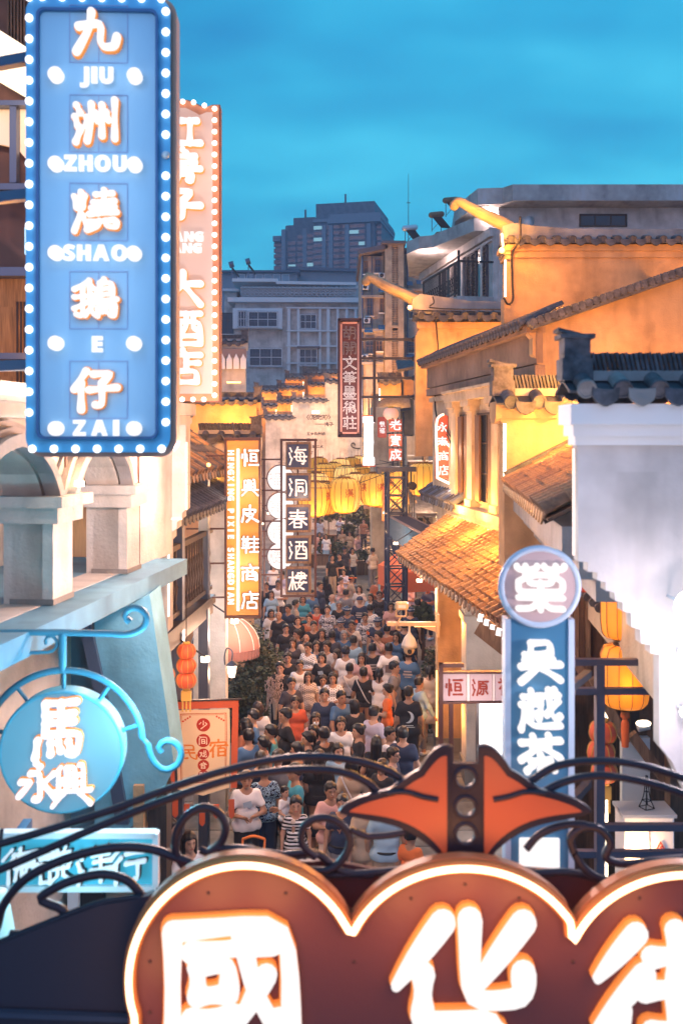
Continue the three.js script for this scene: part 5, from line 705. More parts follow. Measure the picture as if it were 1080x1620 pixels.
{ const d = 5, k = d / FOC, t = thing('cyan_board_sign', 'long cyan sign board with white frame behind the black ironwork', 'sign', V3(X(110, d), Y(1361, d), -d), 0.05), w = 272 * k, h = 84 * k;
  part('frame', [B(w, 9 * k, 0.06, 0, h / 2, 0, 0, -0.02), B(w, 9 * k, 0.06, 0, -h / 2, 0, 0, -0.02), B(9 * k, h, 0.06, w / 2, -0.0, 0)], M.white, t); part('panel', B(w, h, 0.03, 0, 0, -0.01, 0, -0.02), mat(0.03, 0.22, 0.30, { emissive: lin(0.06, 0.50, 0.72), emissiveIntensity: 0.5 }), t);
  [['德', 38], ['謙', 92], ['洋', 152], ['行', 204]].forEach(([c, x], i) => { part('character', glyphGeo(c, 52 * k, (x - 110) * k, -i * 1 * k, 0.04, 0.02, 0.11, true, 1, 0.15), glow(0.9, 0.95, 1, 0.35, 0.7), t); part('character_back', glyphGeo(c, 52 * k, (x - 110) * k + 0.008, -i * 1 * k - 0.003, 0.012, 0.028, 0.10, true, 1, 0.15), M.woodDark, t); });
  lamp(t.position.clone().add(V3(0.1, 0, 0.35)), 0.3, 0.8, 1, 0.5, 6); part('fixing', [bar(V3(-w / 2 + 0.1, 0, -0.03), V3(-w / 2 + 0.1, 0, -0.5), 0.05)], M.steel, t);
  const c = thing('cyan_lamp_shade', 'pale cyan cone shade at the left edge below the cyan board', 'lamp', P(-8, 1455, 4.6)); part('shade', lathe([[0.02, 0.14], [0.06, 0.13], [0.10, -0.1], [0.095, -0.1], [0.05, 0.12]], 20), glow(0.3, 0.85, 0.95, 0.5, 0.4), c); part('stem', rod(V3(0, 0.12, 0), V3(0, 0.4, -0.1), 0.01), M.iron, c); }
{ // orange shop sign with Latin letters on their side
  const d = 14, k = d / FOC, t = thing('orange_shop_sign', 'tall orange shop sign with white characters and sideways capital letters', 'sign', V3(X(384, d), Y(835, d), -d), 0.03), px = (p) => (p - 384) * k, py = (p) => (835 - p) * k;
  part('casing', [B(55 * k, 282 * k, 0.14, 0, 0, -0.07), B(57 * k, 4 * k, 0.18, 0, 141 * k, -0.06), B(57 * k, 4 * k, 0.18, 0, -141 * k, -0.06), B(3.5 * k, 282 * k, 0.18, 27 * k, 0, -0.06), B(3.5 * k, 282 * k, 0.18, -27 * k, 0, -0.06)], M.ironBrown, t); part('face', B(50 * k, 276 * k, 0.012, 0, 0, 0.006), mat(0.78, 0.33, 0.05, { roughness: 0.45 }), t);
  [['恒', 724], ['興', 771], ['皮', 812], ['鞋', 861], ['商', 905], ['店', 948]].forEach(([c, y]) => { part('character', glyphGeo(c, 25 * k, px(396), py(y), 0.055, 0.02, 0.13), glow(1, 0.92, 0.95, 0.75), t); part('character_back', glyphGeo(c, 25 * k, px(396) - 0.012, py(y), 0.014, 0.035, 0.15), M.ironBrown, t); });
  part('neon_line', [rod(V3(px(377), py(710), 0.05), V3(px(377), py(965), 0.05), 2.2 * k, 8)], glow(1, 0.93, 0.92, 1.6), t);
  const word = 'HENGXING PIXIE SHANGDIAN', n = word.length, y0 = 716, st = 245 / n; [...word].forEach((c, i) => { if (c === ' ') return; const g = latinGeo(c, 9.5 * k, 0, 0, 0.04, 0.02, 0.003, 0, 1); g.forEach((q) => q.rotateZ(-Math.PI / 2).translate(px(366), py(y0 + i * st), 0)); part('lettering', g, glow(0.95, 0.93, 1, 0.7), t); });
  const iron = M.ironBrown, f = []; for (const y of [721, 783, 837, 892, 946]) f.push(bar(V3(px(294), py(y), -0.07), V3(px(357), py(y), -0.07), 0.025)); for (const x of [330]) f.push(bar(V3(px(x), py(721), -0.07), V3(px(x), py(946), -0.07), 0.03)); part('bracket_grid', f, iron, t);
  lamp(t.position.clone().add(V3(0.05, 0.6, 0.4)), 1, 0.75, 0.55, 0.6, 5); lamp(t.position.clone().add(V3(0.05, -0.6, 0.4)), 1, 0.75, 0.55, 0.6, 5);
}
{ // five dark plaques, restaurant
  const d = 18, k = d / FOC, t = thing('plaque_sign', 'column of five dark plaques with brush characters in an iron frame', 'sign', V3(X(472, d), Y(820, d), -d), 0.05), px = (p) => (p - 472) * k, py = (p) => (820 - p) * k;
  [['海', 721], ['洞', 770], ['春', 820], ['酒', 869], ['樓', 918]].forEach(([c, y]) => { const q = part('plaque', RB(40 * k, 44 * k, 0.10, px(472), py(y), 0, 0.01, 1), M.woodPale, t); part('plaque_face', B(33 * k, 36 * k, 0.02, px(471), py(y), 0.05), mat(0.018, 0.028, 0.075, { roughness: 0.35 }), q); part('character', glyphGeo(c, 27 * k, px(471), py(y), 0.062, 0.012, 0.105), glow(1, 0.72, 0.58, 0.55), q); });
  part('frame', [bar(V3(px(445), py(696), -0.1), V3(px(445), py(945), -0.1), 0.045), bar(V3(px(499), py(696), -0.1), V3(px(499), py(945), -0.1), 0.045), bar(V3(px(443), py(696), -0.1), V3(px(501), py(696), -0.1), 0.045), bar(V3(px(443), py(944), -0.1), V3(px(501), py(944), -0.1), 0.045), bar(V3(px(471), py(696), -0.1), V3(px(471), py(944), -0.1), 0.03), bar(V3(px(418), py(727), -0.1), V3(px(418), py(945), -0.1), 0.03), ...[727, 776, 825, 870, 910].map((y) => bar(V3(px(410), py(y), -0.1), V3(px(445), py(y), -0.1), 0.03))], M.ironBrown, t);
  lamp(t.position.clone().add(V3(0.1, 0.3, 0.6)), 1, 0.66, 0.45, 1.2, 6);
}
for (let i = 0; i < 4; i++) { const d = 20.5, k = d / FOC, y = [757, 800, 841, 880][i], t = thing('disc_lamp_sign', ['topmost', 'second from top', 'third from top', 'lowest'][i] + ' of the white disc lamps left of the dark plaques', 'sign', P(444, y, d), 0.15, 'white disc lamps beside the plaque column');
  part('drum', new THREE.CylinderGeometry(22 * k, 22 * k, 0.16, 28).rotateX(Math.PI / 2).translate(0, 0, -0.08), M.ironBrown, t); part('face', new THREE.CylinderGeometry(20.5 * k, 20.5 * k, 0.012, 28).rotateX(Math.PI / 2).translate(0, 0, 0.006), glow(1, 0.96, 0.93, 0.86, 0.1), t); part('character', glyphGeo(['福', '寶', '酒', '樓'][i], 20 * k, -0.12, 0, 0.012, 0.004, 0.055), glow(0.9, 0.42, 0.42, 0.4, 0.2), t); part('bracket', [bar(V3(-22 * k, 0, -0.1), V3(-30 * k, 0, -0.1), 0.03), bar(V3(-30 * k, -22 * k, -0.1), V3(-30 * k, 22 * k, -0.1), 0.03)], M.ironBrown, t); lamp(t.position.clone().add(V3(0.05, 0, 0.5)), 1, 0.92, 0.86, 0.8, 6); }
{ // long dark sign on brackets
  const d = 27, k = d / FOC, t = thing('long_shop_sign', 'long dark framed sign with seven outlined characters on iron brackets', 'sign', V3(X(553, d), Y(598, d), -d), 0.0), px = (p) => (p - 553) * k, py = (p) => (598 - p) * k;
  part('frame', [B(37 * k, 4 * k, 0.2, 0, 92 * k, 0), B(37 * k, 4 * k, 0.2, 0, -92 * k, 0), B(4 * k, 186 * k, 0.2, 17 * k, 0, 0), B(4 * k, 186 * k, 0.2, -17 * k, 0, 0), B(34 * k, 184 * k, 0.1, 0, 0, -0.05)], mat(0.03, 0.018, 0.035), t);
  part('inner_border', [B(29 * k, 3 * k, 0.05, 0, 87 * k, 0.02), B(29 * k, 3 * k, 0.05, 0, -87 * k, 0.02), B(3 * k, 177 * k, 0.05, 13.5 * k, 0, 0.02), B(3 * k, 177 * k, 0.05, -13.5 * k, 0, 0.02)], mat(0.52, 0.30, 0.28), t); part('face', B(25 * k, 172 * k, 0.02, 0, 0, 0.012), mat(0.10, 0.035, 0.04), t);
  [...'胡開文筆墨總莊'].forEach((c, i) => { const y = 527 + i * 23.6; part('character', glyphGeo(c, 19.5 * k, px(553), py(y), 0.05, 0.02, 0.10), i < 2 ? mat(0.30, 0.32, 0.38) : glow(0.95, 0.93, 1, 0.62), t); part('character_face', glyphGeo(c, 19.5 * k, px(553), py(y), 0.066, 0.012, 0.045), mat(0.06, 0.035, 0.05), t); });
  const e = []; for (const y of [537, 567, 598, 628]) { e.push(bar(V3(px(571), py(y), -0.03), V3(px(657), py(y), -0.03), 0.075)); e.push(lathe([[0, 0], [0.04, 0], [0.16, -0.2], [0, -0.2]], 10).rotateZ(Math.PI / 2).translate(px(650), py(y), -0.03)); } e.push(bar(V3(px(592), py(536), -0.03), V3(px(592), py(668), -0.03), 0.085)); part('bracket', e, M.iron, t);
  lamp(t.position.clone().add(V3(0, -1, 0.9)), 1, 0.66, 0.55, 2.5, 6);
}
{ // smaller signs by the truss
  const sign = (name, label, px, py, w, h, d, ry, face, m) => { const k = d / FOC, t = thing(name, label, 'sign', P(px, py, d), ry); return [t, k]; };
  { const d = 33, k = d / FOC, t = thing('white_pillar_sign', 'narrow glaring white lamp sign below the long dark sign', 'sign', P(583, 697, d)); part('body', [B(14 * k, 66 * k, 0.2, 0, 0, 0), B(18 * k, 10 * k, 0.26, 0, 33 * k, 0), B(18 * k, 12 * k, 0.26, 0, -33 * k, 0)], glow(1, 0.97, 0.98, 1.25), t); parts('cap', [B(21 * k, 2 * k, 0.3, 0, 39 * k, 0), B(21 * k, 2 * k, 0.3, 0, -40 * k, 0)], M.red, t);
    [...'永泰寶福'].forEach((c, i) => part('character', glyphGeo(c, 9 * k, 0, (18 - i * 12.5) * k, 0.101, 0.006, 0.05), mat(0.30, 0.28, 0.5), t)); lamp(t.position.clone().add(V3(0, 0, 0.6)), 1, 0.93, 0.9, 4, 6); part('hanger', bar(V3(0, 40 * k, 0), V3(0, 68 * k, 0), 0.05), M.iron, t); }
  { const d = 34, k = d / FOC, t = thing('red_plaque_sign', 'small red plaque with two white characters beside the red squares', 'sign', P(604, 676, d)); part('board', [plate([[-7, -15], [-5, -16.5], [5, -16.5], [7, -15], [7, 15], [5, 16.5], [-5, 16.5], [-7, 15]].map(([a, b]) => [a * k, b * k]), 0.1)], M.red, t); part('character', glyphGeo('银', 8 * k, 0, 5 * k, 0.1, 0.02, 0.13), letterGlow, t); part('character', glyphGeo('福', 8 * k, 0, -5 * k, 0.1, 0.02, 0.13), letterGlow, t); part('arm', bar(V3(7 * k, -10 * k, 0.05), V3(14 * k, -10 * k, 0.05), 0.04), M.iron, t); }
  { const d = 32, k = d / FOC, t = thing('red_square_sign', 'three red square panels with white characters on a dark mast', 'sign', P(625, 697, d)); [...'老寶成'].forEach((c, i) => { const y = (24 - i * 23.3) * k, q = part('panel', B(20 * k, 19 * k, 0.12, 0, y, 0), mat(0.55, 0.10, 0.045), t); part('character', glyphGeo(c, 16.5 * k, 0, y, 0.062, 0.02, 0.14), letterGlow, q); }); part('mast', [bar(V3(13 * k, 45 * k, -0.1), V3(13 * k, -48 * k, -0.1), 0.06), bar(V3(-4 * k, 36 * k, -0.1), V3(-4 * k, -40 * k, -0.1), 0.04), bar(V3(4 * k, 36 * k, -0.1), V3(4 * k, -40 * k, -0.1), 0.04), bar(V3(13 * k, 8 * k, -0.1), V3(28 * k, 8 * k, -0.1), 0.05), bar(V3(-10 * k, 8 * k, -0.1), V3(13 * k, 8 * k, -0.1), 0.04)], M.iron, t); lamp(t.position.clone().add(V3(0, 0, 0.6)), 1, 0.75, 0.62, 2, 6); }
  { const d = 23.5, k = d / FOC, t = thing('arched_neon_sign', 'red sign with white characters outlined in neon against the cream house', 'sign', P(703, 712, d), 0.12), q = (x, y) => [(x - 703) * k, (712 - y) * k];
    const o = [[689, 758], [689, 662], [695, 657], [700, 655], [708, 658], [708, 698], [716, 710], [716, 758]].map(([a, b]) => q(a, b)); part('board', plate(o, 0.12).translate(0, 0, -0.12), mat(0.40, 0.07, 0.04), t);
    const n = [[691, 757], [690.5, 664], [694, 659], [699, 656], [701, 656]].map(([a, b]) => V3(...q(a, b), 0.03)), n2 = [[704, 700], [711, 707], [713, 716], [717, 719], [717, 768]].map(([a, b]) => V3(...q(a, b), 0.03)); part('neon_tube', [tube(n, 0.03, 40, 6), tube(n2, 0.03, 40, 6), rod(V3(...q(693, 757), 0.03), V3(...q(717, 768), 0.03), 0.03)], glow(1, 0.62, 0.42, 3), t);
    [...'永泰商店'].forEach((c, i) => part('character', glyphGeo(c, 14 * k, ...q(699 + (i > 1 ? 2 : 0), 676 + i * 22.5), 0.005, 0.03, 0.14), letterGlow, t)); lamp(t.position.clone().add(V3(-0.1, 0, 0.7)), 1, 0.5, 0.28, 3, 5); lamp(t.position.clone().add(V3(0.1, -0.8, 0.6)), 1, 0.6, 0.35, 2, 5); part('arm', bar(V3(...q(716, 720), -0.06), V3(...q(735, 720), -0.06), 0.05), M.iron, t); }
}
{ // tea shop sign
  const d = 4.85, k = d / FOC, t = thing('tea_shop_sign', 'blue vertical tea sign topped by a round emblem with blocky white strokes', 'sign', V3(X(853, d), Y(928, d), -d), -0.02), q = (x, y) => [(x - 853) * k, (928 - y) * k];
  const frameM = mat(0.46, 0.56, 0.68, { roughness: 0.4 });
  part('drum', new THREE.CylinderGeometry(60 * k, 60 * k, 0.10, 48).rotateX(Math.PI / 2).translate(0, 0, -0.05), frameM, t); part('rim', new THREE.TorusGeometry(60.5 * k, 5.2 * k, 10, 56), frameM, t); part('round_face', new THREE.CylinderGeometry(57 * k, 57 * k, 0.006, 48).rotateX(Math.PI / 2).translate(0, 0, 0.004), mat(0.50, 0.36, 0.36), t);
  const w = 9.4 * k, bar2 = (pts) => { const s = pts.map(([x, y]) => [x * 79 * k / 20 - 39.5 * k, 39.5 * k - y * 79 * k / 20]); return s; };
  const em = [[[0.6, 1.4], [0.6, 2.2], [2, 3], [6.4, 3], [8.6, 2.2], [8.6, 1.4]], [[4, 1.4], [4, 5]], [[19.4, 1.4], [19.4, 2.2], [18, 3], [13.6, 3], [11.4, 2.2], [11.4, 1.4]], [[16, 1.4], [16, 5]], [[1.2, 7.6], [4, 6.2], [7, 5.2], [10, 5], [13, 5.2], [16, 6.2], [18.8, 7.6], [18.8, 11], [17.6, 11.9], [2.4, 11.9], [1.2, 11], [1.2, 7.6]], [[5.5, 6], [5.5, 8.6], [14.5, 8.6], [14.5, 6]], [[10, 8], [10, 19]], [[1.2, 14], [18.8, 14.3]], [[1.2, 18.4], [6, 18.4], [8.2, 17], [9, 14]], [[18.8, 18.7], [14, 18.5], [11.8, 17], [11, 14]], [[5, 12], [15, 12]]];
  part('emblem', em.map((s, i) => new THREE.ExtrudeGeometry(new THREE.Shape(ribbon(bar2(s), w, false).map(([a, b]) => new THREE.Vector2(a, b))), { depth: 0.02 + i * 0.0004, bevelEnabled: false }).translate(0, 0, 0.015)), letterGlow, t);
  const H = 410 * k, cy = (928 - 1185) * k; part('panel', [B(96 * k, H, 0.08, (853 - 853) * k, cy, -0.05)], mat(0.05, 0.185, 0.32, { roughness: 0.4 }), t); part('panel_frame', [B(9 * k, H, 0.11, -50 * k, cy, -0.05), B(9 * k, H, 0.11, 50 * k, cy, -0.05), B(108 * k, 8 * k, 0.11, 0, cy - H / 2, -0.05)], frameM, t);
  [['吳', 1045], ['越', 1120], ['茶', 1192]].forEach(([c, y]) => part('character', glyphGeo(c, 60 * k, ...q(853, y), 0.01, 0.03, 0.17, true, 1.02, 0.06), letterGlow, t)); part('lit_panel', RB(64 * k, 56 * k, 0.02, ...q(852, 1352), 0.01, 0.01), letterGlow, t);
  lamp(t.position.clone().add(V3(0, 0.05, 0.28)), 1, 0.9, 0.92, 0.07, 4); for (const y of [1100, 1250]) lamp(t.position.clone().add(V3(...q(853, y), 0.32)), 0.75, 0.88, 1, 0.09, 4); parts('fixing', [bar(V3(52 * k, cy + 0.3, -0.06), V3(0.33, cy + 0.3, -0.35), 0.04), bar(V3(52 * k, cy - 0.3, -0.06), V3(0.33, cy - 0.3, -0.35), 0.04)], M.iron, t);
}
{ // brown framed board
  const d = 12.4, k = d / FOC, t = thing('framed_board_sign', 'pale board with red brush characters in a brown frame behind the tea sign', 'sign', V3(X(760, d), Y(1087, d), -d), 0.02), q = (x) => (x - 760) * k;
  part('frame', [span(q(693), q(830), 22 * k, 25 * k, -0.06, 0.04), span(q(693), q(830), -25 * k, -22 * k, -0.06, 0.04), span(q(694), q(700), -1.3, 38 * k, -0.05, 0.03), span(q(710), q(716), -1.3, -22 * k, -0.05, 0.03), span(q(694), q(733), 32 * k, 38 * k, -0.05, 0.03)], M.ironBrown, t);
  for (const [a, b] of [[700, 737], [743, 778], [783, 822]]) part('panel', span(q(a), q(b), -21.5 * k, 21.5 * k, -0.03, 0), mat(0.58, 0.50, 0.55), t); for (const [a, b] of [[738, 742], [779, 782]]) part('divider', span(q(a), q(b), -21.5 * k, 21.5 * k, -0.03, 0.015), M.white, t);
  [['恆', 718], ['源', 759], ['祥', 801]].forEach(([c, x]) => part('character', glyphGeo(c, 25 * k, q(x), 0, 0.002, 0.012, 0.12), mat(0.30, 0.05, 0.03), t)); lamp(t.position.clone().add(V3(-0.2, -0.1, 0.7)), ...PINK, 1.6, 6);
}
{ // cloth banner of the inn
  const d = 12, k = d / FOC, t = thing('cloth_banner', 'hanging cream and red cloth banner of an inn with round red discs', 'banner', V3(X(322, d), Y(1110, d), -d), 0.1), q = (x, y) => [(x - 322) * k, (1110 - y) * k];
  const tex = canvasTex(512, 860, (c, w, h) => { c.fillStyle = '#e6c6a0'; c.fillRect(0, 0, w, h); c.strokeStyle = '#b8441a'; c.lineWidth = 7; c.strokeRect(34, 40, w - 68, h * 0.80); c.lineWidth = 3; c.strokeRect(46, 52, w - 92, h * 0.80 - 24);
    c.fillStyle = '#c9441c'; for (const [x0, s] of [[60, 1], [w - 60, -1]]) for (let i = 0; i < 4; i++) { c.beginPath(); c.arc(x0 + s * i * 22, 70 + (3 - i) * 14, 10, 0, 7); c.fill(); }
    c.fillStyle = '#dd7a2c'; inkGlyph(c, '民', 118, 420, 150, 0.12); inkGlyph(c, '宿', 400, 390, 170, 0.12);
    [['少', 150], ['间', 305], ['戏', 440], ['音', 555], ['院', 660]].forEach(([ch, y], i) => { c.fillStyle = '#b02a16'; c.beginPath(); c.arc(256, y, i < 2 ? 66 : 56, 0, 7); c.fill(); c.fillStyle = '#f4dcc0'; inkGlyph(c, ch, 256, y, i < 2 ? 76 : 64, 0.12); }); });
  const n = 16, g = new THREE.PlaneGeometry(82 * k, 136 * k, n, 24), p = g.attributes.position; for (let i = 0; i < p.count; i++) { const x = p.getX(i), y = p.getY(i), u = x / (82 * k), v = 0.5 - y / (136 * k); p.setXYZ(i, x * (1 + 0.02 * Math.sin(v * 5)), v > 0.85 ? y + Math.abs(u) * 0.35 * (v - 0.85) / 0.15 * 0.5 : y, Math.sin(u * 7 + v * 3) * 0.012 + Math.sin(v * 6) * 0.02 * v); } g.computeVertexNormals();
  const cl = new THREE.Mesh(g, new THREE.MeshStandardMaterial({ map: tex, roughness: 0.9, side: THREE.DoubleSide })); cl.name = 'cloth'; cl.position.set(...q(322, 1190), 0.02); cl.castShadow = cl.receiveShadow = true; t.add(cl);
  const red = mat(0.55, 0.10, 0.04, { roughness: 0.9 }); part('border_cloth', [B(108 * k, 13 * k, 0.03, ...q(322, 1114), 0), B(10 * k, 140 * k, 0.012, ...q(371, 1178), 0.0, 0, -0.02), B(6 * k, 125 * k, 0.012, ...q(273, 1180), 0, 0, 0.02)], red, t); part('pole', [rod(V3(...q(262, 1107), 0.02), V3(...q(382, 1107), 0.02), 0.014)], M.woodDark, t);
  parts('streamer', [[278, 1275, 24], [296, 1283, 18], [320, 1298, 16], [342, 1285, 18], [366, 1278, 26]].map(([x, y, h]) => plate([[-4.5 * k, 0], [4.5 * k, 0], [4.5 * k, -h * k], [0, -h * k - 5 * k], [-4.5 * k, -h * k]], 0.006).translate(...q(x, y - 12), 0.0)), red, t);
  lamp(t.position.clone().add(V3(0.35, -0.4, 0.9)), 1, 0.66, 0.42, 1.2, 6);
  part('pole_arm', rod(V3(...q(262, 1107), 0.02), V3(...q(226, 1107), -0.5), 0.014), M.woodDark, t);
}

// ------------------------------------------------------------------ lanterns, truss, tent, cameras, plants, wires
{ // big yellow lanterns strung across the far street
  const body = mat(0.62, 0.30, 0.04, { emissive: lin(1, 0.44, 0.05), emissiveIntensity: 0.50, roughness: 0.6 }), bodies3 = [body, mat(0.62, 0.28, 0.03, { emissive: lin(1, 0.38, 0.03), emissiveIntensity: 0.32 }), mat(0.66, 0.36, 0.06, { emissive: lin(1, 0.60, 0.20), emissiveIntensity: 0.78 })], prof = [[0.20, -0.62], [0.40, -0.60], [0.52, -0.3], [0.56, 0.0], [0.52, 0.3], [0.42, 0.48], [0.20, 0.54]];
  const gBody = unit(lathe(new THREE.SplineCurve(prof.map(([a, b]) => new THREE.Vector2(a, b))).getPoints(14).map((v) => [v.x, v.y]), 20)), gRib = unit(Array.from({ length: 14 }, (_, i) => { const a = i * Math.PI / 7; return tube(prof.map(([r, h]) => V3(Math.cos(a) * (r + 0.006), h, Math.sin(a) * (r + 0.006))), 0.013, 10, 4); })), gCap = unit([lathe([[0, 0.60], [0.21, 0.60], [0.21, 0.52], [0, 0.52]], 14), lathe([[0, -0.6], [0.22, -0.6], [0.22, -0.68], [0, -0.68]], 14)]), gCord = unit(rod(V3(0, 0.58, 0), V3(0, 0.95, 0), 0.012, 5));
  const gMark = unit([0.3, 1.55, 2.8, 4.4].flatMap((a) => glyphGeo('漢', 0.27, 0, 0.05, 0.55, 0.01, 0.12).map((g) => g.rotateY(a)))), ribM = mat(0.32, 0.11, 0.015), markM = mat(0.45, 0.09, 0.02);
  const where = ['in front row at middle', 'front row just right of the middle one', 'large pair beside the iron frame', 'tallest by the truss tower', 'half behind the iron plaque frame', 'upper row near the white lamp sign', 'second row left of the truss', 'high row under the poem', 'small one far back over the planters', 'between two larger ones at left', 'behind the truss mast', 'right of the truss mast', 'lower one behind the plaque frame', 'above the pair at middle', 'under the scroll bracket', 'at the right end by the dark pent roof', 'directly below the white lamp sign', 'just above the truss crossbar', 'between the plaques and the middle pair', 'topmost beside the electric wires', 'partly hidden behind the front right one', 'next to the red square sign', 'low one showing under the truss crossbar', 'left end against the plaques'];
  const spots = [[545, 781, 33, 1], [562, 772, 36, 1], [512, 786, 35, 1], [592, 772, 35, 1], [500, 770, 38, 1], [606, 743, 43, 0.95], [622, 764, 38, 1], [538, 742, 48, 0.95], [556, 739, 52, 0.95], [527, 750, 46, 1], [626, 751, 44, 1], [644, 774, 39, 0.95], [496, 787, 33, 1], [547, 757, 42, 1], [569, 755, 44, 0.95], [668, 756, 30, 0.85], [588, 741, 50, 1], [641, 743, 43, 0.9], [511, 752, 45, 1], [566, 737, 54, 1], [600, 779, 38, 0.9], [607, 757, 42, 0.9], [625, 782, 39, 0.9], [503, 741, 48, 1]];
  spots.forEach(([px, py, d, s], i) => { const t = thing('yellow_lantern', 'yellow lantern ' + where[i], 'lantern', P(px, py, d), i * 1.3, 'big yellow lanterns strung over the far street'); t.scale.setScalar(s); piece('lantern_body', gBody, bodies3[(i * 5) % 3], t); piece('rib', gRib, ribM, t); piece('cap', gCap, ribM, t); piece('cord', gCord, M.cable, t); if (i < 14) piece('printed_character', gMark, markM, t); if (i % 3 === 0) lamp(t.position.clone().add(V3(0, -0.9, 0.75)), 1, 0.5, 0.16, 7, 12); });
  // wires that carry them
  const w = thing('lantern_wires', 'bundle of thin wires crossing the street above the yellow lanterns', 'wire'); const run = (x0, y0, d0, x1, y1, d1, sag = 0.25, r = 0.012) => { const a = P(x0, y0, d0), b = P(x1, y1, d1), c = a.clone().add(b).multiplyScalar(0.5); c.y -= sag; return tube([a, c, b], r, 20, 5); };
  for (const [a, b, c, e, f, g] of [[440, 741, 40, 690, 718, 40], [440, 745, 44, 680, 724, 40], [470, 752, 36, 660, 738, 38], [470, 764, 34, 640, 742, 36], [470, 772, 32, 620, 745, 34], [440, 732, 48, 640, 726, 48], [470, 738, 52, 640, 732, 50], [600, 728, 36, 700, 722, 30], [640, 736, 34, 700, 728, 30]]) part('wire', run(a, b, c, e, f, g), M.cable, w);
}
{ // truss tower and its gantry
  const d = 27.5, k = d / FOC, t = thing('truss_tower', 'dark blue square truss tower with a flat crossbar on top', 'truss', V3(X(626, d), 0, -d), 0.1), h = Y(745, d), a = 0.26, bl = mat(0.035, 0.05, 0.10, { roughness: 0.4, metalness: 0.4 });
  part('chord', [[-a, -a], [a, -a], [-a, a], [a, a]].map(([x, z]) => rod(V3(x, 0, z), V3(x, h, z), 0.045, 8)), bl, t); const br = []; const st = 0.52; for (let i = 0; i * st < h - 0.2; i++) { const y0 = i * st, y1 = Math.min(h, y0 + st), s = i % 2 ? 1 : -1; for (const z of [-a, a]) { br.push(bar(V3(-a, y1, z), V3(a, y1, z), 0.045)); br.push(rod(V3(-a * s, y0, z), V3(a * s, y1, z), 0.016, 5), rod(V3(a * s, y0, z), V3(-a * s, y1, z), 0.014, 5)); } for (const x of [-a, a]) { br.push(bar(V3(x, y1, -a), V3(x, y1, a), 0.045)); br.push(rod(V3(x, y0, -a * s), V3(x, y1, a * s), 0.014, 5)); } } part('brace', br, bl, t);
  part('crossbar', [B(1.15, 0.14, 0.3, 0, h + 0.05, 0), B(0.1, 0.2, 0.34, -0.5, h + 0.02, 0)], bl, t); part('spotlight', [ball(0.12, 0.42, h - 0.42, 0.2, 1, 1, 1.3), rod(V3(0.42, h - 0.02, 0.1), V3(0.42, h - 0.35, 0.15), 0.02), rod(V3(0.42, h - 0.42, 0.2), V3(0.42, h - 0.42, 0.42), 0.10, 12, 0.12)], M.iron, t); part('base_plate', B(0.9, 0.04, 0.9, 0, 0.05, 0), bl, t); part('cable', [rod(V3(0.42, h - 0.55, 0.22), V3(0.44, h - 2.2, 0.2), 0.012), rod(V3(0.52, h - 0.1, 0.1), V3(0.52, h - 2.2, 0.1), 0.01)], M.cable, t);
  const g = thing('stage_gantry', 'slatted blue gantry beam running from the truss tower towards the golden roof', 'truss'), A = P(618, 818, 27.2), Bp = P(700, 862, 21.5), dir = Bp.clone().sub(A), n = 34, side = V3(-dir.z, 0, dir.x).normalize(), len = dir.length(); const wv = side.multiplyScalar(-0.55 * Math.sign(side.x || 1) * -1);
  const rails = [], slat = [], fr = []; for (const [ou, dy] of [[0, 0], [1, 0], [0, -0.62], [1, -0.62]]) { const o = wv.clone().multiplyScalar(ou); o.y += dy; rails.push(rod(A.clone().add(o), Bp.clone().add(o), 0.035, 8)); } for (let i = 0; i <= n; i++) { const q = A.clone().lerp(Bp, i / n); slat.push(bar(q.clone().add(V3(0, 0.01, 0)), q.clone().add(wv), 0.07, 0.03)); fr.push(bar(q, q.clone().add(V3(0, -0.6, 0)), 0.075, 0.03)); }
  part('rail', rails, mat(0.28, 0.18, 0.15), g); part('slat', slat, mat(0.04, 0.05, 0.10), g); part('side_slat', fr, mat(0.045, 0.12, 0.21, { roughness: 0.5 }), g);
  const f2 = thing('stage_rear_frame', 'dark cross braced frame with pale plank behind the gantry', 'truss', V3(0, 0, -28)), x = (px) => X(px, 28), y = (py) => Y(py, 28); part('post', [span(x(690), x(696), 0, y(805), -0.1, 0.1), span(x(700), x(703), 0, y(800), -0.1, 0.1)], M.iron, f2); part('beam', [span(x(640), x(715), y(816), y(812), -0.1, 0.1), span(x(696), x(715), y(828), y(824), -0.08, 0.08)], mat(0.30, 0.22, 0.18), f2); part('brace', [rod(V3(x(668), y(815), 0), V3(x(692), y(842), 0), 0.03), rod(V3(x(703), y(818), 0), V3(x(716), y(850), 0), 0.03), rod(V3(x(716), y(818), 0), V3(x(700), y(850), 0), 0.03)], M.iron, f2); part('pale_plank', B(0.14, 0.5, 0.05, x(655), y(825), 0.1, 0, 0.15), M.paleMetal, f2); part('deck', span(x(655), x(700), y(862), y(850), -0.6, -0.2), M.iron, f2);
  const eq = thing('stage_speaker_stack', 'heap of dark speaker boxes hung under the gantry beside the truss', 'speaker', P(632, 866, 27)); for (const [a2, b2, c2, s] of [[0, 0, 0, 0.34], [0.3, 0.08, 0.1, 0.3], [-0.2, 0.2, 0, 0.24], [0.15, -0.3, 0.1, 0.3], [0.5, -0.12, 0, 0.26], [0.45, 0.24, 0, 0.24]]) part('speaker_box', B(s, s * 0.9, s, a2, b2, c2, 0.5 + a2, 0.3), mat(0.04, 0.055, 0.10), eq); part('chain', [rod(V3(0, 0.1, 0), V3(0, 0.75, 0), 0.015), rod(V3(0.35, 0.1, 0), V3(0.4, 0.6, 0), 0.015)], M.iron, eq);
}
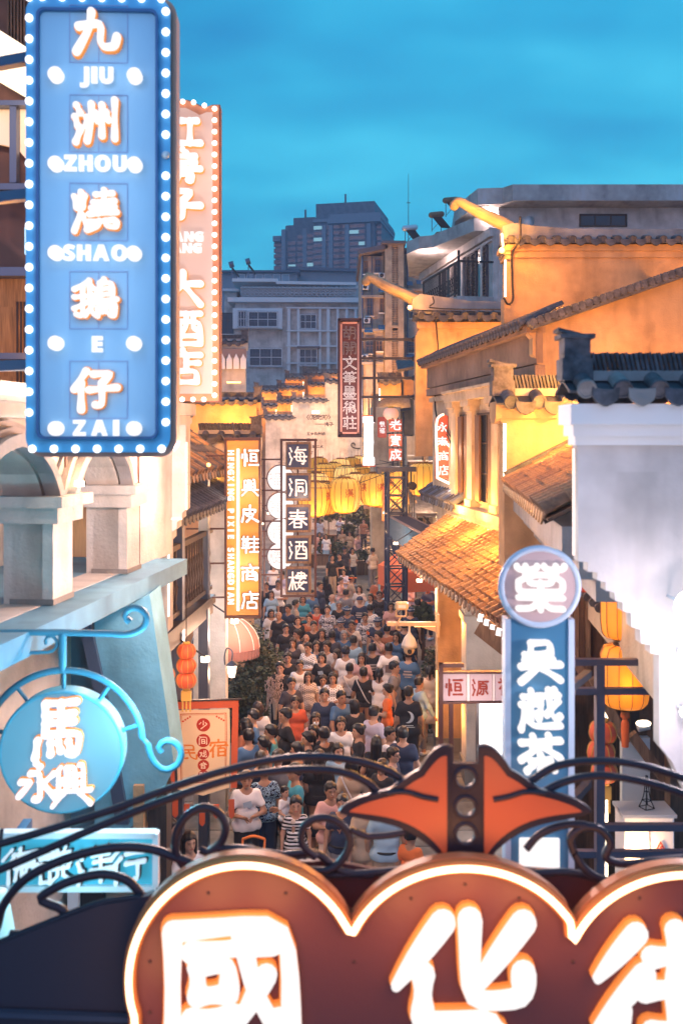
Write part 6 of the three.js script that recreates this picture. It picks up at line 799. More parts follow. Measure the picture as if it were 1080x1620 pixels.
{ // stall tent
  const d = 30, t = thing('red_canopy_tent', 'orange red stall canopy on thin pale blue poles beneath the golden eave', 'tent', V3(X(660, d), 0, -d), 0.35), y = (py) => Y(py, d), cloth = mat(0.72, 0.15, 0.06, { roughness: 0.85, side: THREE.DoubleSide }), w = 0.95, h1 = y(928), h0 = h1 + 0.62, ap = h0 + 0.85;
  const roof = new THREE.BufferGeometry(); const c = [[-w, h0, w], [w, h0, w], [w, h0, -w], [-w, h0, -w]], tri = []; for (let i = 0; i < 4; i++) tri.push(...c[i], ...c[(i + 1) % 4], 0, ap, 0); roof.setAttribute('position', new THREE.Float32BufferAttribute(tri, 3)); roof.computeVertexNormals(); part('canopy_roof', roof, cloth, t);
  part('valance', [B(2 * w, 0.62, 0.02, 0, h0 - 0.31, w), B(2 * w, 0.62, 0.02, 0, h0 - 0.31, -w), B(0.02, 0.62, 2 * w, -w, h0 - 0.31, 0), B(0.02, 0.62, 2 * w, w, h0 - 0.31, 0)], cloth, t); parts('pole', c.map(([a, , b]) => rod(V3(a * 0.97, 0, b * 0.97), V3(a * 0.97, h0, b * 0.97), 0.035, 8)), mat(0.25, 0.52, 0.60), t); part('brace', [bar(V3(-w, h0 - 0.6, w * 0.96), V3(-w * 0.3, h0 - 0.2, w * 0.96), 0.03)], M.paleMetal, t); lamp(V3(X(662, d), 2.4, -d + 0.2), ...WARM, 3, 5);
}
{ // surveillance arm
  const d = 18.85, k = d / FOC, t = thing('camera_arm', 'amber lit steel arm holding a hanging dome camera and a flood lamp', 'camera', V3(X(690, d), Y(987, d), -d)), x = (px) => (px - 690) * k, y = (py) => (987 - py) * k, m = mat(0.52, 0.38, 0.24, { roughness: 0.4 });
  part('arm', [span(x(612), x(696), -0.035, 0.04, -0.05, 0.05), plate([[x(660), -0.035], [x(692), -0.035], [x(692), -0.17]], 0.03)], m, t); part('wall_plate', span(x(690), x(694), -0.25, 0.2, -0.1, 0.1), m, t);
  const c = part('camera_dome', [lathe([[0, 0.29], [0.022, 0.29], [0.024, 0.1], [0.05, 0.06], [0.11, -0.02], [0.155, -0.13], [0.16, -0.20], [0, -0.20]], 20).translate(x(647), y(1002) - 0.08, 0.0)], mat(0.62, 0.58, 0.52, { roughness: 0.3 }), t); part('camera_ball', [ball(0.115, x(647), y(1028), 0, 1, 0.9, 1)], m, c); part('lens', [rod(V3(x(647), y(1029), 0.08), V3(x(647), y(1029), 0.13), 0.045, 14)], M.black, c);
  const f = part('flood_lamp', [RB(0.26, 0.16, 0.2, x(635), y(958), 0.02, 0.05)], m, t); part('lamp_bracket', [bar(V3(x(626), y(965), 0), V3(x(626), y(975), 0), 0.03), bar(V3(x(642), y(965), 0), V3(x(642), y(975), 0), 0.03), bar(V3(x(625), y(975), 0), V3(x(643), y(975), 0), 0.03), tube([V3(x(634), y(975), 0), V3(x(628), y(986), 0.06), V3(x(626), y(993), 0.06), V3(x(632), y(996), 0.05)], 0.018, 14, 6)], m, f); part('lamp_lens', B(0.15, 0.06, 0.02, x(635), y(958), 0.12), M.paleMetal, f);
  part('light_strip', rod(V3(x(655), -0.045, 0.02), V3(x(688), -0.045, 0.02), 0.012), amberGlow, t); lamp(P(660, 1004, d - 0.7), ...AMBER, 0.22, 4);
}
// strings of small red lanterns
{ const gl = unit(lathe(new THREE.SplineCurve([[0.04, -0.10], [0.10, -0.085], [0.135, 0], [0.10, 0.085], [0.04, 0.10]].map(([a, b]) => new THREE.Vector2(a, b))).getPoints(10).map((v) => [v.x, v.y]), 18)), rib = unit(Array.from({ length: 10 }, (_, i) => { const a = i * Math.PI / 5; return tube([[0.04, -0.10], [0.10, -0.085], [0.137, 0], [0.10, 0.085], [0.04, 0.10]].map(([r, h]) => V3(Math.cos(a) * r, h, Math.sin(a) * r)), 0.004, 10, 4); })), cap = unit([lathe([[0, 0.13], [0.05, 0.13], [0.05, 0.095], [0, 0.095]], 12), lathe([[0, -0.095], [0.05, -0.095], [0.05, -0.13], [0, -0.13]], 12)]), red = mat(0.62, 0.10, 0.035, { roughness: 0.55 }), gold = mat(0.6, 0.36, 0.08), tag0 = unit([B(0.13, 0.13, 0.06, 0, -0.21, 0), ...[-0.05, 0, 0.05].map((x) => B(0.02, 0.16, 0.02, x, -0.34, 0))]);
  const string = (list, d, places, group) => list.forEach(([px, py, s], i) => { const t = thing('red_lantern', places[i], 'lantern', P(px, py, d), 0, group); t.scale.setScalar(s); piece('lantern_body', gl, red, t); piece('rib', rib, gold, t); piece('cap', cap, gold, t); const c = part('cord', rod(V3(0, 0.12, 0), V3(0, i ? 0.2 : 0.7, 0), 0.006), M.cable, t); if (i === list.length - 1) piece('yellow_tag', tag0, gold, t); });
  string([[295, 1030, 0.85], [295, 1053, 0.88], [295, 1076, 0.9]], 11.4, ['top lantern of the three strung beside the white wall end', 'middle lantern of the three strung beside the white wall end', 'bottom lantern with yellow tag beside the white wall end'], 'red lanterns under the timber gallery');
  string([[262, 1067, 0.8], [263, 1092, 0.8]], 10.6, ['upper red lantern half hidden by the blue buttress edge', 'lower red lantern half hidden by the blue buttress edge'], 'red lanterns at the buttress edge');
  string([[953, 1158, 0.95], [950, 1190, 0.95], [955, 1221, 0.9]], 8.7, ['top red lantern behind the dark iron bars', 'middle red lantern behind the dark iron bars', 'bottom red lantern behind the dark iron bars'], 'red lanterns behind the iron frame');
  const s2 = thing('small_orange_lantern', 'small orange lantern above the red square sign', 'lantern', P(618, 655, 34)); piece('lantern_body', gl, glow(1, 0.3, 0.05, 0.7, 0.4), s2, 0, 0, 0); s2.scale.setScalar(2.1); piece('cap', cap, gold, s2); lamp(P(290, 1053, 10.9), ...WARM, 0.5, 4);
}
{ // wall lantern, awning
  const t = thing('wall_lantern', 'black iron wall lantern with glowing glass beside the white wall', 'lamp', P(367, 1060, 15.2)), k = 15.2 / FOC; part('glass', lathe([[0.05, -0.11], [0.085, 0.08], [0, 0.08]], 6), glow(1, 0.80, 0.62, 5), t); part('cap', lathe([[0, 0.16], [0.03, 0.14], [0.10, 0.085], [0.10, 0.075], [0, 0.075]], 6), M.iron, t); part('base', lathe([[0, -0.15], [0.03, -0.13], [0.055, -0.11], [0, -0.11]], 6), M.iron, t); part('arm', tube([V3(0, 0.16, 0), V3(0.0, 0.3, -0.02), V3(-0.08, 0.34, -0.06), V3(-0.13, 0.2, -0.1), V3(-0.13, 0.05, -0.15)], 0.012, 20, 6), M.iron, t); lamp(t.position.clone().add(V3(0.02, -0.02, 0.2)), ...WARM, 1.6, 4);
  const d = 17.5, a = thing('dome_awning', 'pinkish scalloped dome awning below the orange shop sign', 'awning', V3(X(358, d), Y(1022, d), -d + 0.1), 0), pink = mat(0.40, 0.19, 0.165, { roughness: 0.9, side: THREE.DoubleSide });
  const R = 0.62, seg = 6; for (let i = 0; i < seg; i++) { const a0 = -Math.PI / 2 + i * Math.PI / seg, a1 = a0 + Math.PI / seg, g = new THREE.SphereGeometry(R, 5, 8, a0 + Math.PI / 2, Math.PI / seg, 0, Math.PI / 2 ); part('panel', g.scale(1, 0.95, 0.8), pink, a); }
  part('seam', Array.from({ length: seg + 1 }, (_, i) => { const th = i * Math.PI / seg; return tube(Array.from({ length: 7 }, (_, j) => { const e = j * Math.PI / 12; return V3(-Math.cos(th) * Math.cos(e) * R * 1.008, Math.sin(e) * R * 0.955, Math.sin(th) * Math.cos(e) * R * 0.805); }), 0.008, 12, 4); }), M.white, a);
  const sc = []; for (let i = 0; i < 24; i++) { const th = (i + 0.5) * Math.PI / 24; sc.push(new THREE.CylinderGeometry(0.045, 0.045, 0.012, 8).rotateX(Math.PI / 2).rotateY(Math.PI / 2 - th).translate(-Math.cos(th) * R, -0.12, Math.sin(th) * R * 0.8), B(0.085, 0.13, 0.01, 0, 0, 0).rotateY(Math.PI / 2 - th).translate(-Math.cos(th) * R, -0.06, Math.sin(th) * R * 0.8)); } part('valance', sc, pink, a);
  lamp(P(395, 985, 16.0), ...WARM, 0.15, 5);
}
// ------------------------------------------------------------------ plants
function leafGeo(n, place, size, jitter = 0.6) {                // many small leaves
  const pos = [], nor = [], a = V3(), b = V3(), c = V3(), q = new THREE.Quaternion(), e = new THREE.Euler();
  for (let i = 0; i < n; i++) { const [x, y, z, s = 1] = place(i); e.set(rr(-0.9, 0.9), rr(0, 6.28), rr(-0.9, 0.9)); q.setFromEuler(e); const L = size * s * rr(1 - jitter / 2, 1 + jitter / 2), w = L * 0.38;
    for (const t of [[[0, 0, 0], [w, L * 0.1, L * 0.5], [0, 0, L]], [[0, 0, 0], [0, 0, L], [-w, L * 0.1, L * 0.5]]]) { const p = t.map((v) => V3(...v).applyQuaternion(q).add(V3(x, y, z))); const m = p[1].clone().sub(p[0]).cross(p[2].clone().sub(p[0])).normalize(); for (const v of p) { pos.push(v.x, v.y, v.z); nor.push(m.x, m.y, m.z); } } }
  const g = new THREE.BufferGeometry(); g.setAttribute('position', new THREE.Float32BufferAttribute(pos, 3)); g.setAttribute('normal', new THREE.Float32BufferAttribute(nor, 3)); return g;
}
const leafM = (r, g, b) => new THREE.MeshPhysicalMaterial({ color: lin(r, g, b), roughness: 0.75, side: THREE.DoubleSide });
const LEAF = [leafM(0.035, 0.055, 0.035), leafM(0.055, 0.075, 0.04), leafM(0.09, 0.085, 0.05), leafM(0.14, 0.11, 0.07)];
const inBlob = (rx, ry, rz, lumps) => () => { const L = lumps[Math.floor(rnd() * lumps.length)], u = rr(-1, 1), t = rr(0, 6.283), r = Math.pow(rnd(), 0.33) * rr(0.75, 1.08), s = Math.sqrt(1 - u * u); return [L[0] * rx + r * s * Math.cos(t) * rx * L[3], L[1] * ry + r * u * ry * L[3], L[2] * rz + r * s * Math.sin(t) * rz * L[3]]; };
function bush(name, label, category, px, py, d, rx, ry, n, mats, size, group, trunkH) {
  const low = /hedge|street/.test(name), t = thing(name, label, category, V3(X(px, d), 0, -d), 0, group), top = Y(py, d) + ry, cy = low ? top / 2 : Y(py, d); if (low) { ry = top / 2; n *= 1.7; } const lumps = Array.from({ length: 9 }, () => [rr(-0.6, 0.6), rr(-0.55, 0.6), rr(-0.6, 0.6), rr(0.35, 0.6)]);
  part('stem', [tube([V3(0, 0, 0), V3(0.03, cy * 0.4, 0.02), V3(0, cy, 0)], Math.min(0.05, rx * 0.12), 8, 6), ...lumps.slice(0, 5).map(([a, b, c]) => rod(V3(0, Math.max(0.05, cy - ry * 0.6), 0), V3(a * rx, cy + b * ry, c * rx), 0.012, 5))], M.wood, t);
  mats.forEach((m, i) => { const g = leafGeo(Math.round(n / mats.length), inBlob(rx, ry, rx, lumps.filter((_, j) => i === 0 || j % mats.length === i || rnd() > 0.5)), size); g.translate(0, cy, 0); part('foliage', g, m, t); });
  return t;
}
bush('hedge_shrub', 'dark dense rounded shrub under the pink awning, the upper one', 'shrub', 420, 1018, 21, 0.55, 0.50, 3600, [LEAF[0], LEAF[1], LEAF[2]], 0.085, 'shrubs by the crowd');
bush('hedge_shrub', 'big brownish green shrub right of the wall lantern', 'shrub', 400, 1072, 20.3, 0.52, 0.5, 4200, [LEAF[0], LEAF[1], LEAF[2]], 0.085, 'shrubs by the crowd');
bush('hedge_shrub', 'lowest dark shrub behind the inn banner edge', 'shrub', 380, 1112, 19.6, 0.45, 0.5, 2600, [LEAF[0], LEAF[0], LEAF[1]], 0.085, 'shrubs by the crowd');
bush('street_plant', 'warm lit bushy plant under the dome camera at right', 'shrub', 686, 1045, 20.5, 0.30, 0.5, 900, [LEAF[0], LEAF[2], LEAF[3]], 0.11);
[[519, 818, 60, 'left'], [533, 817, 60, 'middle'], [503, 820, 60, 'far left'], [546, 818, 60, 'right']].forEach(([px, py, d, w]) => bush('ball_tree', w + ' small clipped ball tree before the poem wall', 'tree', px, py, d, 0.34, 0.34, 420, [LEAF[2], LEAF[1]], 0.13, 'clipped ball trees before the poem wall'));
[[548, 842, 54, 0.55, 'low dark bush among seated people at the far planter'], [565, 815, 58, 0.9, 'tall dark bush under the middle yellow lanterns'], [592, 822, 57, 0.9, 'bush beneath the pale hanging fringe'], [523, 872, 47, 0.9, 'broad dark planter bush behind the two people in black'], [565, 892, 45, 0.8, 'planter bush left of the man in the pale shirt'], [545, 895, 46, 0.6, 'low planter bush beside the seated people'], [612, 845, 47, 0.7, 'bush left of the truss mast'], [668, 975, 27, 0.45, 'small brown shrub by the blue tent pole']].forEach(([px, py, d, r, l], i) => bush('planter_bush', l, 'shrub', px, py, d, r, r * 0.8, 1100, [LEAF[0], LEAF[i % 3], LEAF[1]], 0.17, 'bushes in the far planters'));
{ const d = 44, t = thing('palm_plant', 'spiky palm like plant left of the truss tower', 'plant', V3(X(596, d), 0, -d)), c = Y(862, d); const fr = []; for (let i = 0; i < 34; i++) { const a = i * 2.4, el = rr(-0.1, 1.2), L = rr(0.7, 1.25); const tip = V3(Math.cos(a) * Math.cos(el) * L, Math.sin(el) * L - L * L * 0.25, Math.sin(a) * Math.cos(el) * L), mid = V3(tip.x * 0.5, Math.sin(el) * L * 0.65, tip.z * 0.5); fr.push(tube([V3(0, 0, 0), mid, tip], 0.022, 8, 4).translate(0, c, 0)); } part('frond', fr, LEAF[2], t); part('trunk', rod(V3(0, 0, 0), V3(0, c, 0), 0.08, 8, 0.06), M.wood, t); }
{ // planters of timber boards
  const mk = (label, x0, x1, py, d, h, dep) => { const o = thing('timber_planter', label, 'planter', V3(X(x0, d), 0, -d)), w = X(x1, d) - X(x0, d), n = Math.max(3, Math.round(w / 0.28)); part('soil', span(0.05, w - 0.05, 0, h - 0.06, -dep, -0.06), M.black, o); const b = unit(B(w / n * 0.93, h, 0.05)); for (let i = 0; i < n; i++) piece('plank', b, [M.woodPale, M.wood, M.woodPale][i % 3], o, (i + 0.5) * w / n, h / 2, -0.03); part('top_rim', span(-0.06, w + 0.06, h, h + 0.07, -0.16, 0.06), M.wood, o); };
  mk('brown timber planter behind the man in the pale shirt', 557, 650, 920, 43.5, 0.62, 1.6); mk('timber planter at left behind the plaque column', 480, 520, 900, 46, 0.6, 1.5); mk('farthest timber bench planter under the ball trees', 490, 560, 850, 56, 0.5, 1.2);
  const st = thing('stone_steps', 'low pale steps left of the brown planter', 'steps', V3(X(500, 42), 0, -42)); for (let i = 0; i < 3; i++) part('step', span(0, 1.6, i * 0.15, (i + 1) * 0.15 - 0.004, -1.6 + 0, -i * 0.4), M.stoneC, st);
}
{ const d = 46, t = thing('fringed_hanging', 'pale patterned cloth with fringe hanging left of the truss', 'cloth', P(585, 797, d)), k = d / FOC; part('cloth', [plate([[-10, 8], [10, 8], [10, -8], [-10, -8]].map(([a, b]) => [a * k, b * k]), 0.02)], mat(0.45, 0.28, 0.25), t); part('rosette', [new THREE.TorusGeometry(0.13, 0.02, 5, 14).translate(0, 0, 0.03), ...[0, 1, 2, 3, 4, 5].map((i) => B(0.02, 0.18, 0.01, Math.cos(i * 1.05) * 0.07, Math.sin(i * 1.05) * 0.07, 0.03, 0, i * 1.05 + 1.57))], M.red, t); part('fringe', Array.from({ length: 14 }, (_, i) => B(0.02, 0.25 + (6 - Math.abs(i - 6.5)) * 0.02, 0.02, -0.3 + i * 0.046, -0.38, 0.01)), M.woodPale, t); part('cord', rod(V3(0, 8 * k, 0), V3(0, 1.2, 0), 0.012), M.cable, t);
  const p = thing('lamp_post', 'slim pale lamp post left of the truss tower', 'lamp post', V3(X(597, 43), 0, -43)); part('pole', rod(V3(0, 0, 0), V3(0, Y(800, 43), 0), 0.07, 10, 0.05), M.paleMetal, p); part('lamp_head', ball(0.09, 0, Y(796, 43), 0), whiteGlow, p); lamp(V3(X(597, 43), Y(796, 43) - 0.2, -42.7), 1, 0.85, 0.7, 4, 4);
  const r = thing('red_notice_panel', 'small red notice panel left of the truss tower', 'panel', P(609, 797, 34)); part('board', RB(0.2, 1.25, 0.06, 0, 0, 0, 0.01), mat(0.6, 0.16, 0.05), r); part('lettering', Array.from({ length: 6 }, (_, i) => B(0.09, 0.09, 0.01, 0, 0.45 - i * 0.18, 0.035)), mat(0.75, 0.5, 0.2), r); part('leg', [rod(V3(0, -0.6, 0), V3(0, -3.9, 0), 0.03)], M.iron, r); }
{ const t = thing('overhead_cable', 'two slack cables hanging from the tile coping to the orange sign', 'wire'); part('cable', [tube([P(345, 672, 15.9), P(352, 690, 15), P(359, 700, 14)], 0.01, 16, 5), tube([P(368, 668, 15.9), P(371, 686, 15), P(373, 698, 14)], 0.01, 16, 5)], M.cable, t); }
// added fill lights that brighten the crowd, each drawn as a small lit fitting
{ const t = thing('eave_downlights', 'row of small downlights under the shop eaves along the street', 'lights'); const pts = [[-1.75, 3.5, -12.2], [-1.7, 3.5, -16.5], [1.6, 3.4, -19.5], [-1.9, 3.4, -21], [1.4, 3.6, -24.5], [-2.4, 3.6, -27], [-2.6, 3.6, -34], [1.5, 3.7, -33], [-2.8, 3.8, -43], [1.6, 3.8, -42], [-1.6, 3.6, -14.2], [-2.2, 3.6, -24], [-2.5, 3.6, -30], [1.5, 3.6, -28]]; for (const [x, y, z] of pts) { part('downlight', [rod(V3(x, y, z), V3(x, y + 0.06, z), 0.06, 12)], warmGlow, t); part('stem', rod(V3(x, y + 0.06, z), V3(x + Math.sign(x) * 0.5, y + 0.4, z), 0.012), M.iron, t); lamp(V3(x, y - 0.2, z), 1, 0.62, 0.42, 5.5, 6); } }

// ------------------------------------------------------------------ people
function nets(f, lo, hi, c, colour) {                            // surface of f = 0 on a grid of cells c
  const n = [0, 1, 2].map((i) => Math.ceil((hi[i] - lo[i]) / c) + 1), [nx, ny, nz] = n, F = new Float32Array(nx * ny * nz), id = new Int32Array(nx * ny * nz).fill(-1), at = (i, j, k) => (k * ny + j) * nx + i;
  for (let k = 0; k < nz; k++) for (let j = 0; j < ny; j++) for (let i = 0; i < nx; i++) F[at(i, j, k)] = f(lo[0] + i * c, lo[1] + j * c, lo[2] + k * c);
  const pos = [], idx = [], E = [[0, 1], [0, 2], [0, 4], [1, 3], [1, 5], [2, 3], [2, 6], [3, 7], [4, 5], [4, 6], [5, 7], [6, 7]];
  for (let k = 0; k < nz - 1; k++) for (let j = 0; j < ny - 1; j++) for (let i = 0; i < nx - 1; i++) {
    const v = []; let m = 0; for (let q = 0; q < 8; q++) { v.push(F[at(i + (q & 1), j + ((q >> 1) & 1), k + (q >> 2))]); if (v[q] < 0) m |= 1 << q; }
    if (!m || m === 255) continue; let x = 0, y = 0, z = 0, s = 0;
    for (const [a, b] of E) if ((v[a] < 0) !== (v[b] < 0)) { const t = v[a] / (v[a] - v[b]); x += mix(a & 1, b & 1, t); y += mix((a >> 1) & 1, (b >> 1) & 1, t); z += mix(a >> 2, b >> 2, t); s++; }
    id[at(i, j, k)] = pos.length / 3; pos.push(lo[0] + (i + x / s) * c, lo[1] + (j + y / s) * c, lo[2] + (k + z / s) * c);
  }
  const quad = (a, b, d, e, flip) => { if (a < 0 || b < 0 || d < 0 || e < 0) return; flip ? idx.push(a, d, b, b, d, e) : idx.push(a, b, d, b, e, d); };
  for (let k = 1; k < nz - 1; k++) for (let j = 1; j < ny - 1; j++) for (let i = 1; i < nx - 1; i++) { const s = F[at(i, j, k)] < 0;
    if (s !== F[at(i + 1, j, k)] < 0) quad(id[at(i, j - 1, k - 1)], id[at(i, j, k - 1)], id[at(i, j - 1, k)], id[at(i, j, k)], !s);
    if (s !== F[at(i, j + 1, k)] < 0) quad(id[at(i - 1, j, k - 1)], id[at(i, j, k - 1)], id[at(i - 1, j, k)], id[at(i, j, k)], s);
    if (s !== F[at(i, j, k + 1)] < 0) quad(id[at(i - 1, j - 1, k)], id[at(i, j - 1, k)], id[at(i - 1, j, k)], id[at(i, j, k)], !s); }
  const g = new THREE.BufferGeometry(); g.setAttribute('position', new THREE.Float32BufferAttribute(pos, 3)); g.setIndex(idx); g.computeVertexNormals();
  const col = new Float32Array(pos.length); for (let i = 0; i < pos.length; i += 3) { const q = colour ? colour(pos[i], pos[i + 1], pos[i + 2]) : [1, 1, 1]; col.set(q, i); } g.setAttribute('color', new THREE.BufferAttribute(col, 3)); return g;
}
const smin = (a, b, k) => { const h = Math.max(k - Math.abs(a - b), 0) / k; return Math.min(a, b) - h * h * k * 0.25; };
const cap = (a, b, r0, r1, fz = 1) => (x, y, z) => { const ax = x - a[0], ay = y - a[1], az = (z - a[2]) * fz, bx = b[0] - a[0], by = b[1] - a[1], bz = (b[2] - a[2]) * fz, t = clamp((ax * bx + ay * by + az * bz) / (bx * bx + by * by + bz * bz + 1e-9), 0, 1); return Math.hypot(ax - bx * t, ay - by * t, az - bz * t) - (r0 + (r1 - r0) * t); };
const blend = (list, k) => (x, y, z) => { let d = 9; for (const f of list) d = smin(d, f(x, y, z), k); return d; };
const lerp3 = (a, b, t) => [0, 1, 2].map((i) => mix(a[i], b[i], t));
// joints: s shoulder, e elbow, w wrist, k knee, a ankle; l and r; metres for a 1.70 m adult looking along +z
const POSE = {
  stand: { el: [0.235, 1.12, -0.02], wl: [0.25, 0.87, 0.05], er: [-0.235, 1.12, -0.02], wr: [-0.25, 0.87, 0.05], kl: [0.10, 0.49, 0.02], al: [0.11, 0.09, -0.02], kr: [-0.10, 0.49, 0.02], ar: [-0.12, 0.09, 0.0], down: 3 },
  phone: { el: [0.235, 1.12, 0.02], wl: [0.10, 1.14, 0.25], er: [-0.235, 1.12, -0.03], wr: [-0.25, 0.87, 0.03], kl: [0.10, 0.49, 0.03], al: [0.12, 0.09, 0.0], kr: [-0.10, 0.49, 0.0], ar: [-0.11, 0.09, -0.04], down: 2 },
  both: { el: [0.25, 1.14, 0.05], wl: [0.07, 1.16, 0.27], er: [-0.25, 1.14, 0.05], wr: [-0.07, 1.15, 0.26], kl: [0.10, 0.49, 0.02], al: [0.11, 0.09, -0.02], kr: [-0.10, 0.49, 0.04], ar: [-0.12, 0.09, 0.02], down: 0 },
  walk: { el: [0.245, 1.13, -0.11], wl: [0.24, 0.89, -0.08], er: [-0.245, 1.13, 0.07], wr: [-0.24, 0.93, 0.20], kl: [0.09, 0.50, 0.15], al: [0.09, 0.10, 0.17], kr: [-0.09, 0.48, -0.06], ar: [-0.09, 0.13, -0.27], down: 3 },
  raise: { el: [0.33, 1.34, 0.12], wl: [0.15, 1.55, 0.20], er: [-0.235, 1.12, -0.02], wr: [-0.25, 0.87, 0.04], kl: [0.10, 0.49, 0.02], al: [0.12, 0.09, 0.0], kr: [-0.10, 0.49, 0.02], ar: [-0.11, 0.09, -0.03], down: 2 },
  sit: { el: [0.24, 1.13, 0.03], wl: [0.12, 1.0, 0.24], er: [-0.24, 1.13, 0.03], wr: [-0.12, 1.0, 0.24], kl: [0.12, 0.94, 0.42], al: [0.12, 0.53, 0.42], kr: [-0.12, 0.94, 0.42], ar: [-0.12, 0.53, 0.42], down: 0 },
};
const skullF = (x, y, z) => { const d1 = Math.hypot(x / 0.076, (y - 1.605) / 0.095, (z + 0.008) / 0.093) - 1, jaw = cap([0, 1.545, 0.03], [0, 1.52, 0.055], 0.055, 0.034)(x, y, z); return smin(d1 * 0.078, jaw, 0.035); };
const headF = (() => { const nose = cap([0, 1.60, 0.078], [0, 1.568, 0.103], 0.010, 0.014), lips = cap([-0.018, 1.538, 0.080], [0.018, 1.538, 0.080], 0.008, 0.008), brow = cap([-0.035, 1.622, 0.070], [0.035, 1.622, 0.070], 0.013, 0.013), ears = [-1, 1].map((s) => cap([s * 0.076, 1.61, -0.005], [s * 0.074, 1.57, 0.0], 0.016, 0.011, 0.8)), neck = cap([0, 1.53, -0.005], [0, 1.44, -0.015], 0.050, 0.055), sock = [-1, 1].map((s) => cap([s * 0.032, 1.603, 0.094], [s * 0.034, 1.603, 0.094], 0.014, 0.014));
  return (x, y, z) => { let d = skullF(x, y, z); d = smin(d, nose(x, y, z), 0.016); d = smin(d, lips(x, y, z), 0.01); d = smin(d, brow(x, y, z), 0.02); for (const e of ears) d = smin(d, e(x, y, z), 0.008); for (const e of sock) d = Math.max(d, -e(x, y, z) * 0.8 - 0.001); return smin(d, neck(x, y, z), 0.03); }; })();
const faceColour = (x, y, z) => { const ax = Math.abs(x); if (z > 0.05) { if (Math.hypot((ax - 0.032) / 0.015, (y - 1.602) / 0.007) < 1) return [0.13, 0.10, 0.10]; if (ax > 0.014 && ax < 0.052 && Math.abs(y - 1.623 + (ax - 0.033) * (ax - 0.033) * 8) < 0.006) return [0.35, 0.28, 0.25]; if (ax < 0.026 && Math.abs(y - 1.538) < 0.009) return [0.82, 0.45, 0.42]; } return [1, 1, 1]; };
function handGeo(w, e, side, down) {                             // palm, four unequal bent fingers and a thumb, set along the forearm
  const S = [], F = [[-0.026, 0.066, 0.9], [-0.009, 0.076, 1], [0.009, 0.070, 0.95], [0.025, 0.054, 0.8]];
  S.push(cap([-0.014, -0.02, 0], [-0.016, -0.078, 0], 0.017, 0.013), cap([0.014, -0.02, 0], [0.016, -0.076, 0], 0.017, 0.013), cap([0, 0.02, 0], [0, -0.03, 0], 0.021, 0.018));
  const fin = F.map(([x, l, q]) => blend([cap([x, -0.075, 0.002], [x * 1.12, -0.075 - l * 0.5, 0.010], 0.0095, 0.0085), cap([x * 1.12, -0.075 - l * 0.5, 0.010], [x * 1.1, -0.075 - l * 0.88, 0.032], 0.0085, 0.0068)], 0.004));
  const th = blend([cap([-0.022, -0.03, 0.004], [-0.044, -0.062, 0.018], 0.012, 0.0105), cap([-0.044, -0.062, 0.018], [-0.044, -0.092, 0.030], 0.0105, 0.008)], 0.005), palm = blend(S, 0.018);
  const g = nets((x, y, z) => { let d = palm(x, y, z * 1.25); for (const f of fin) d = smin(d, f(x, y, z), 0.005); return smin(d, th(x, y, z), 0.008); }, [-0.07, -0.175, -0.04], [0.06, 0.06, 0.07], 0.0075);
  if (side > 0) { g.scale(-1, 1, 1); const ix = g.index.array; for (let i = 0; i < ix.length; i += 3) { const t = ix[i]; ix[i] = ix[i + 1]; ix[i + 1] = t; } g.computeVertexNormals(); }
  const dir = V3(w[0] - e[0], w[1] - e[1], w[2] - e[2]).normalize(); g.rotateY(side * Math.PI / 2 * 0.8); g.applyQuaternion(_q.setFromUnitVectors(V3(0, -1, 0), dir)); return g.translate(w[0], w[1], w[2]);
}
const bodies = new Map();
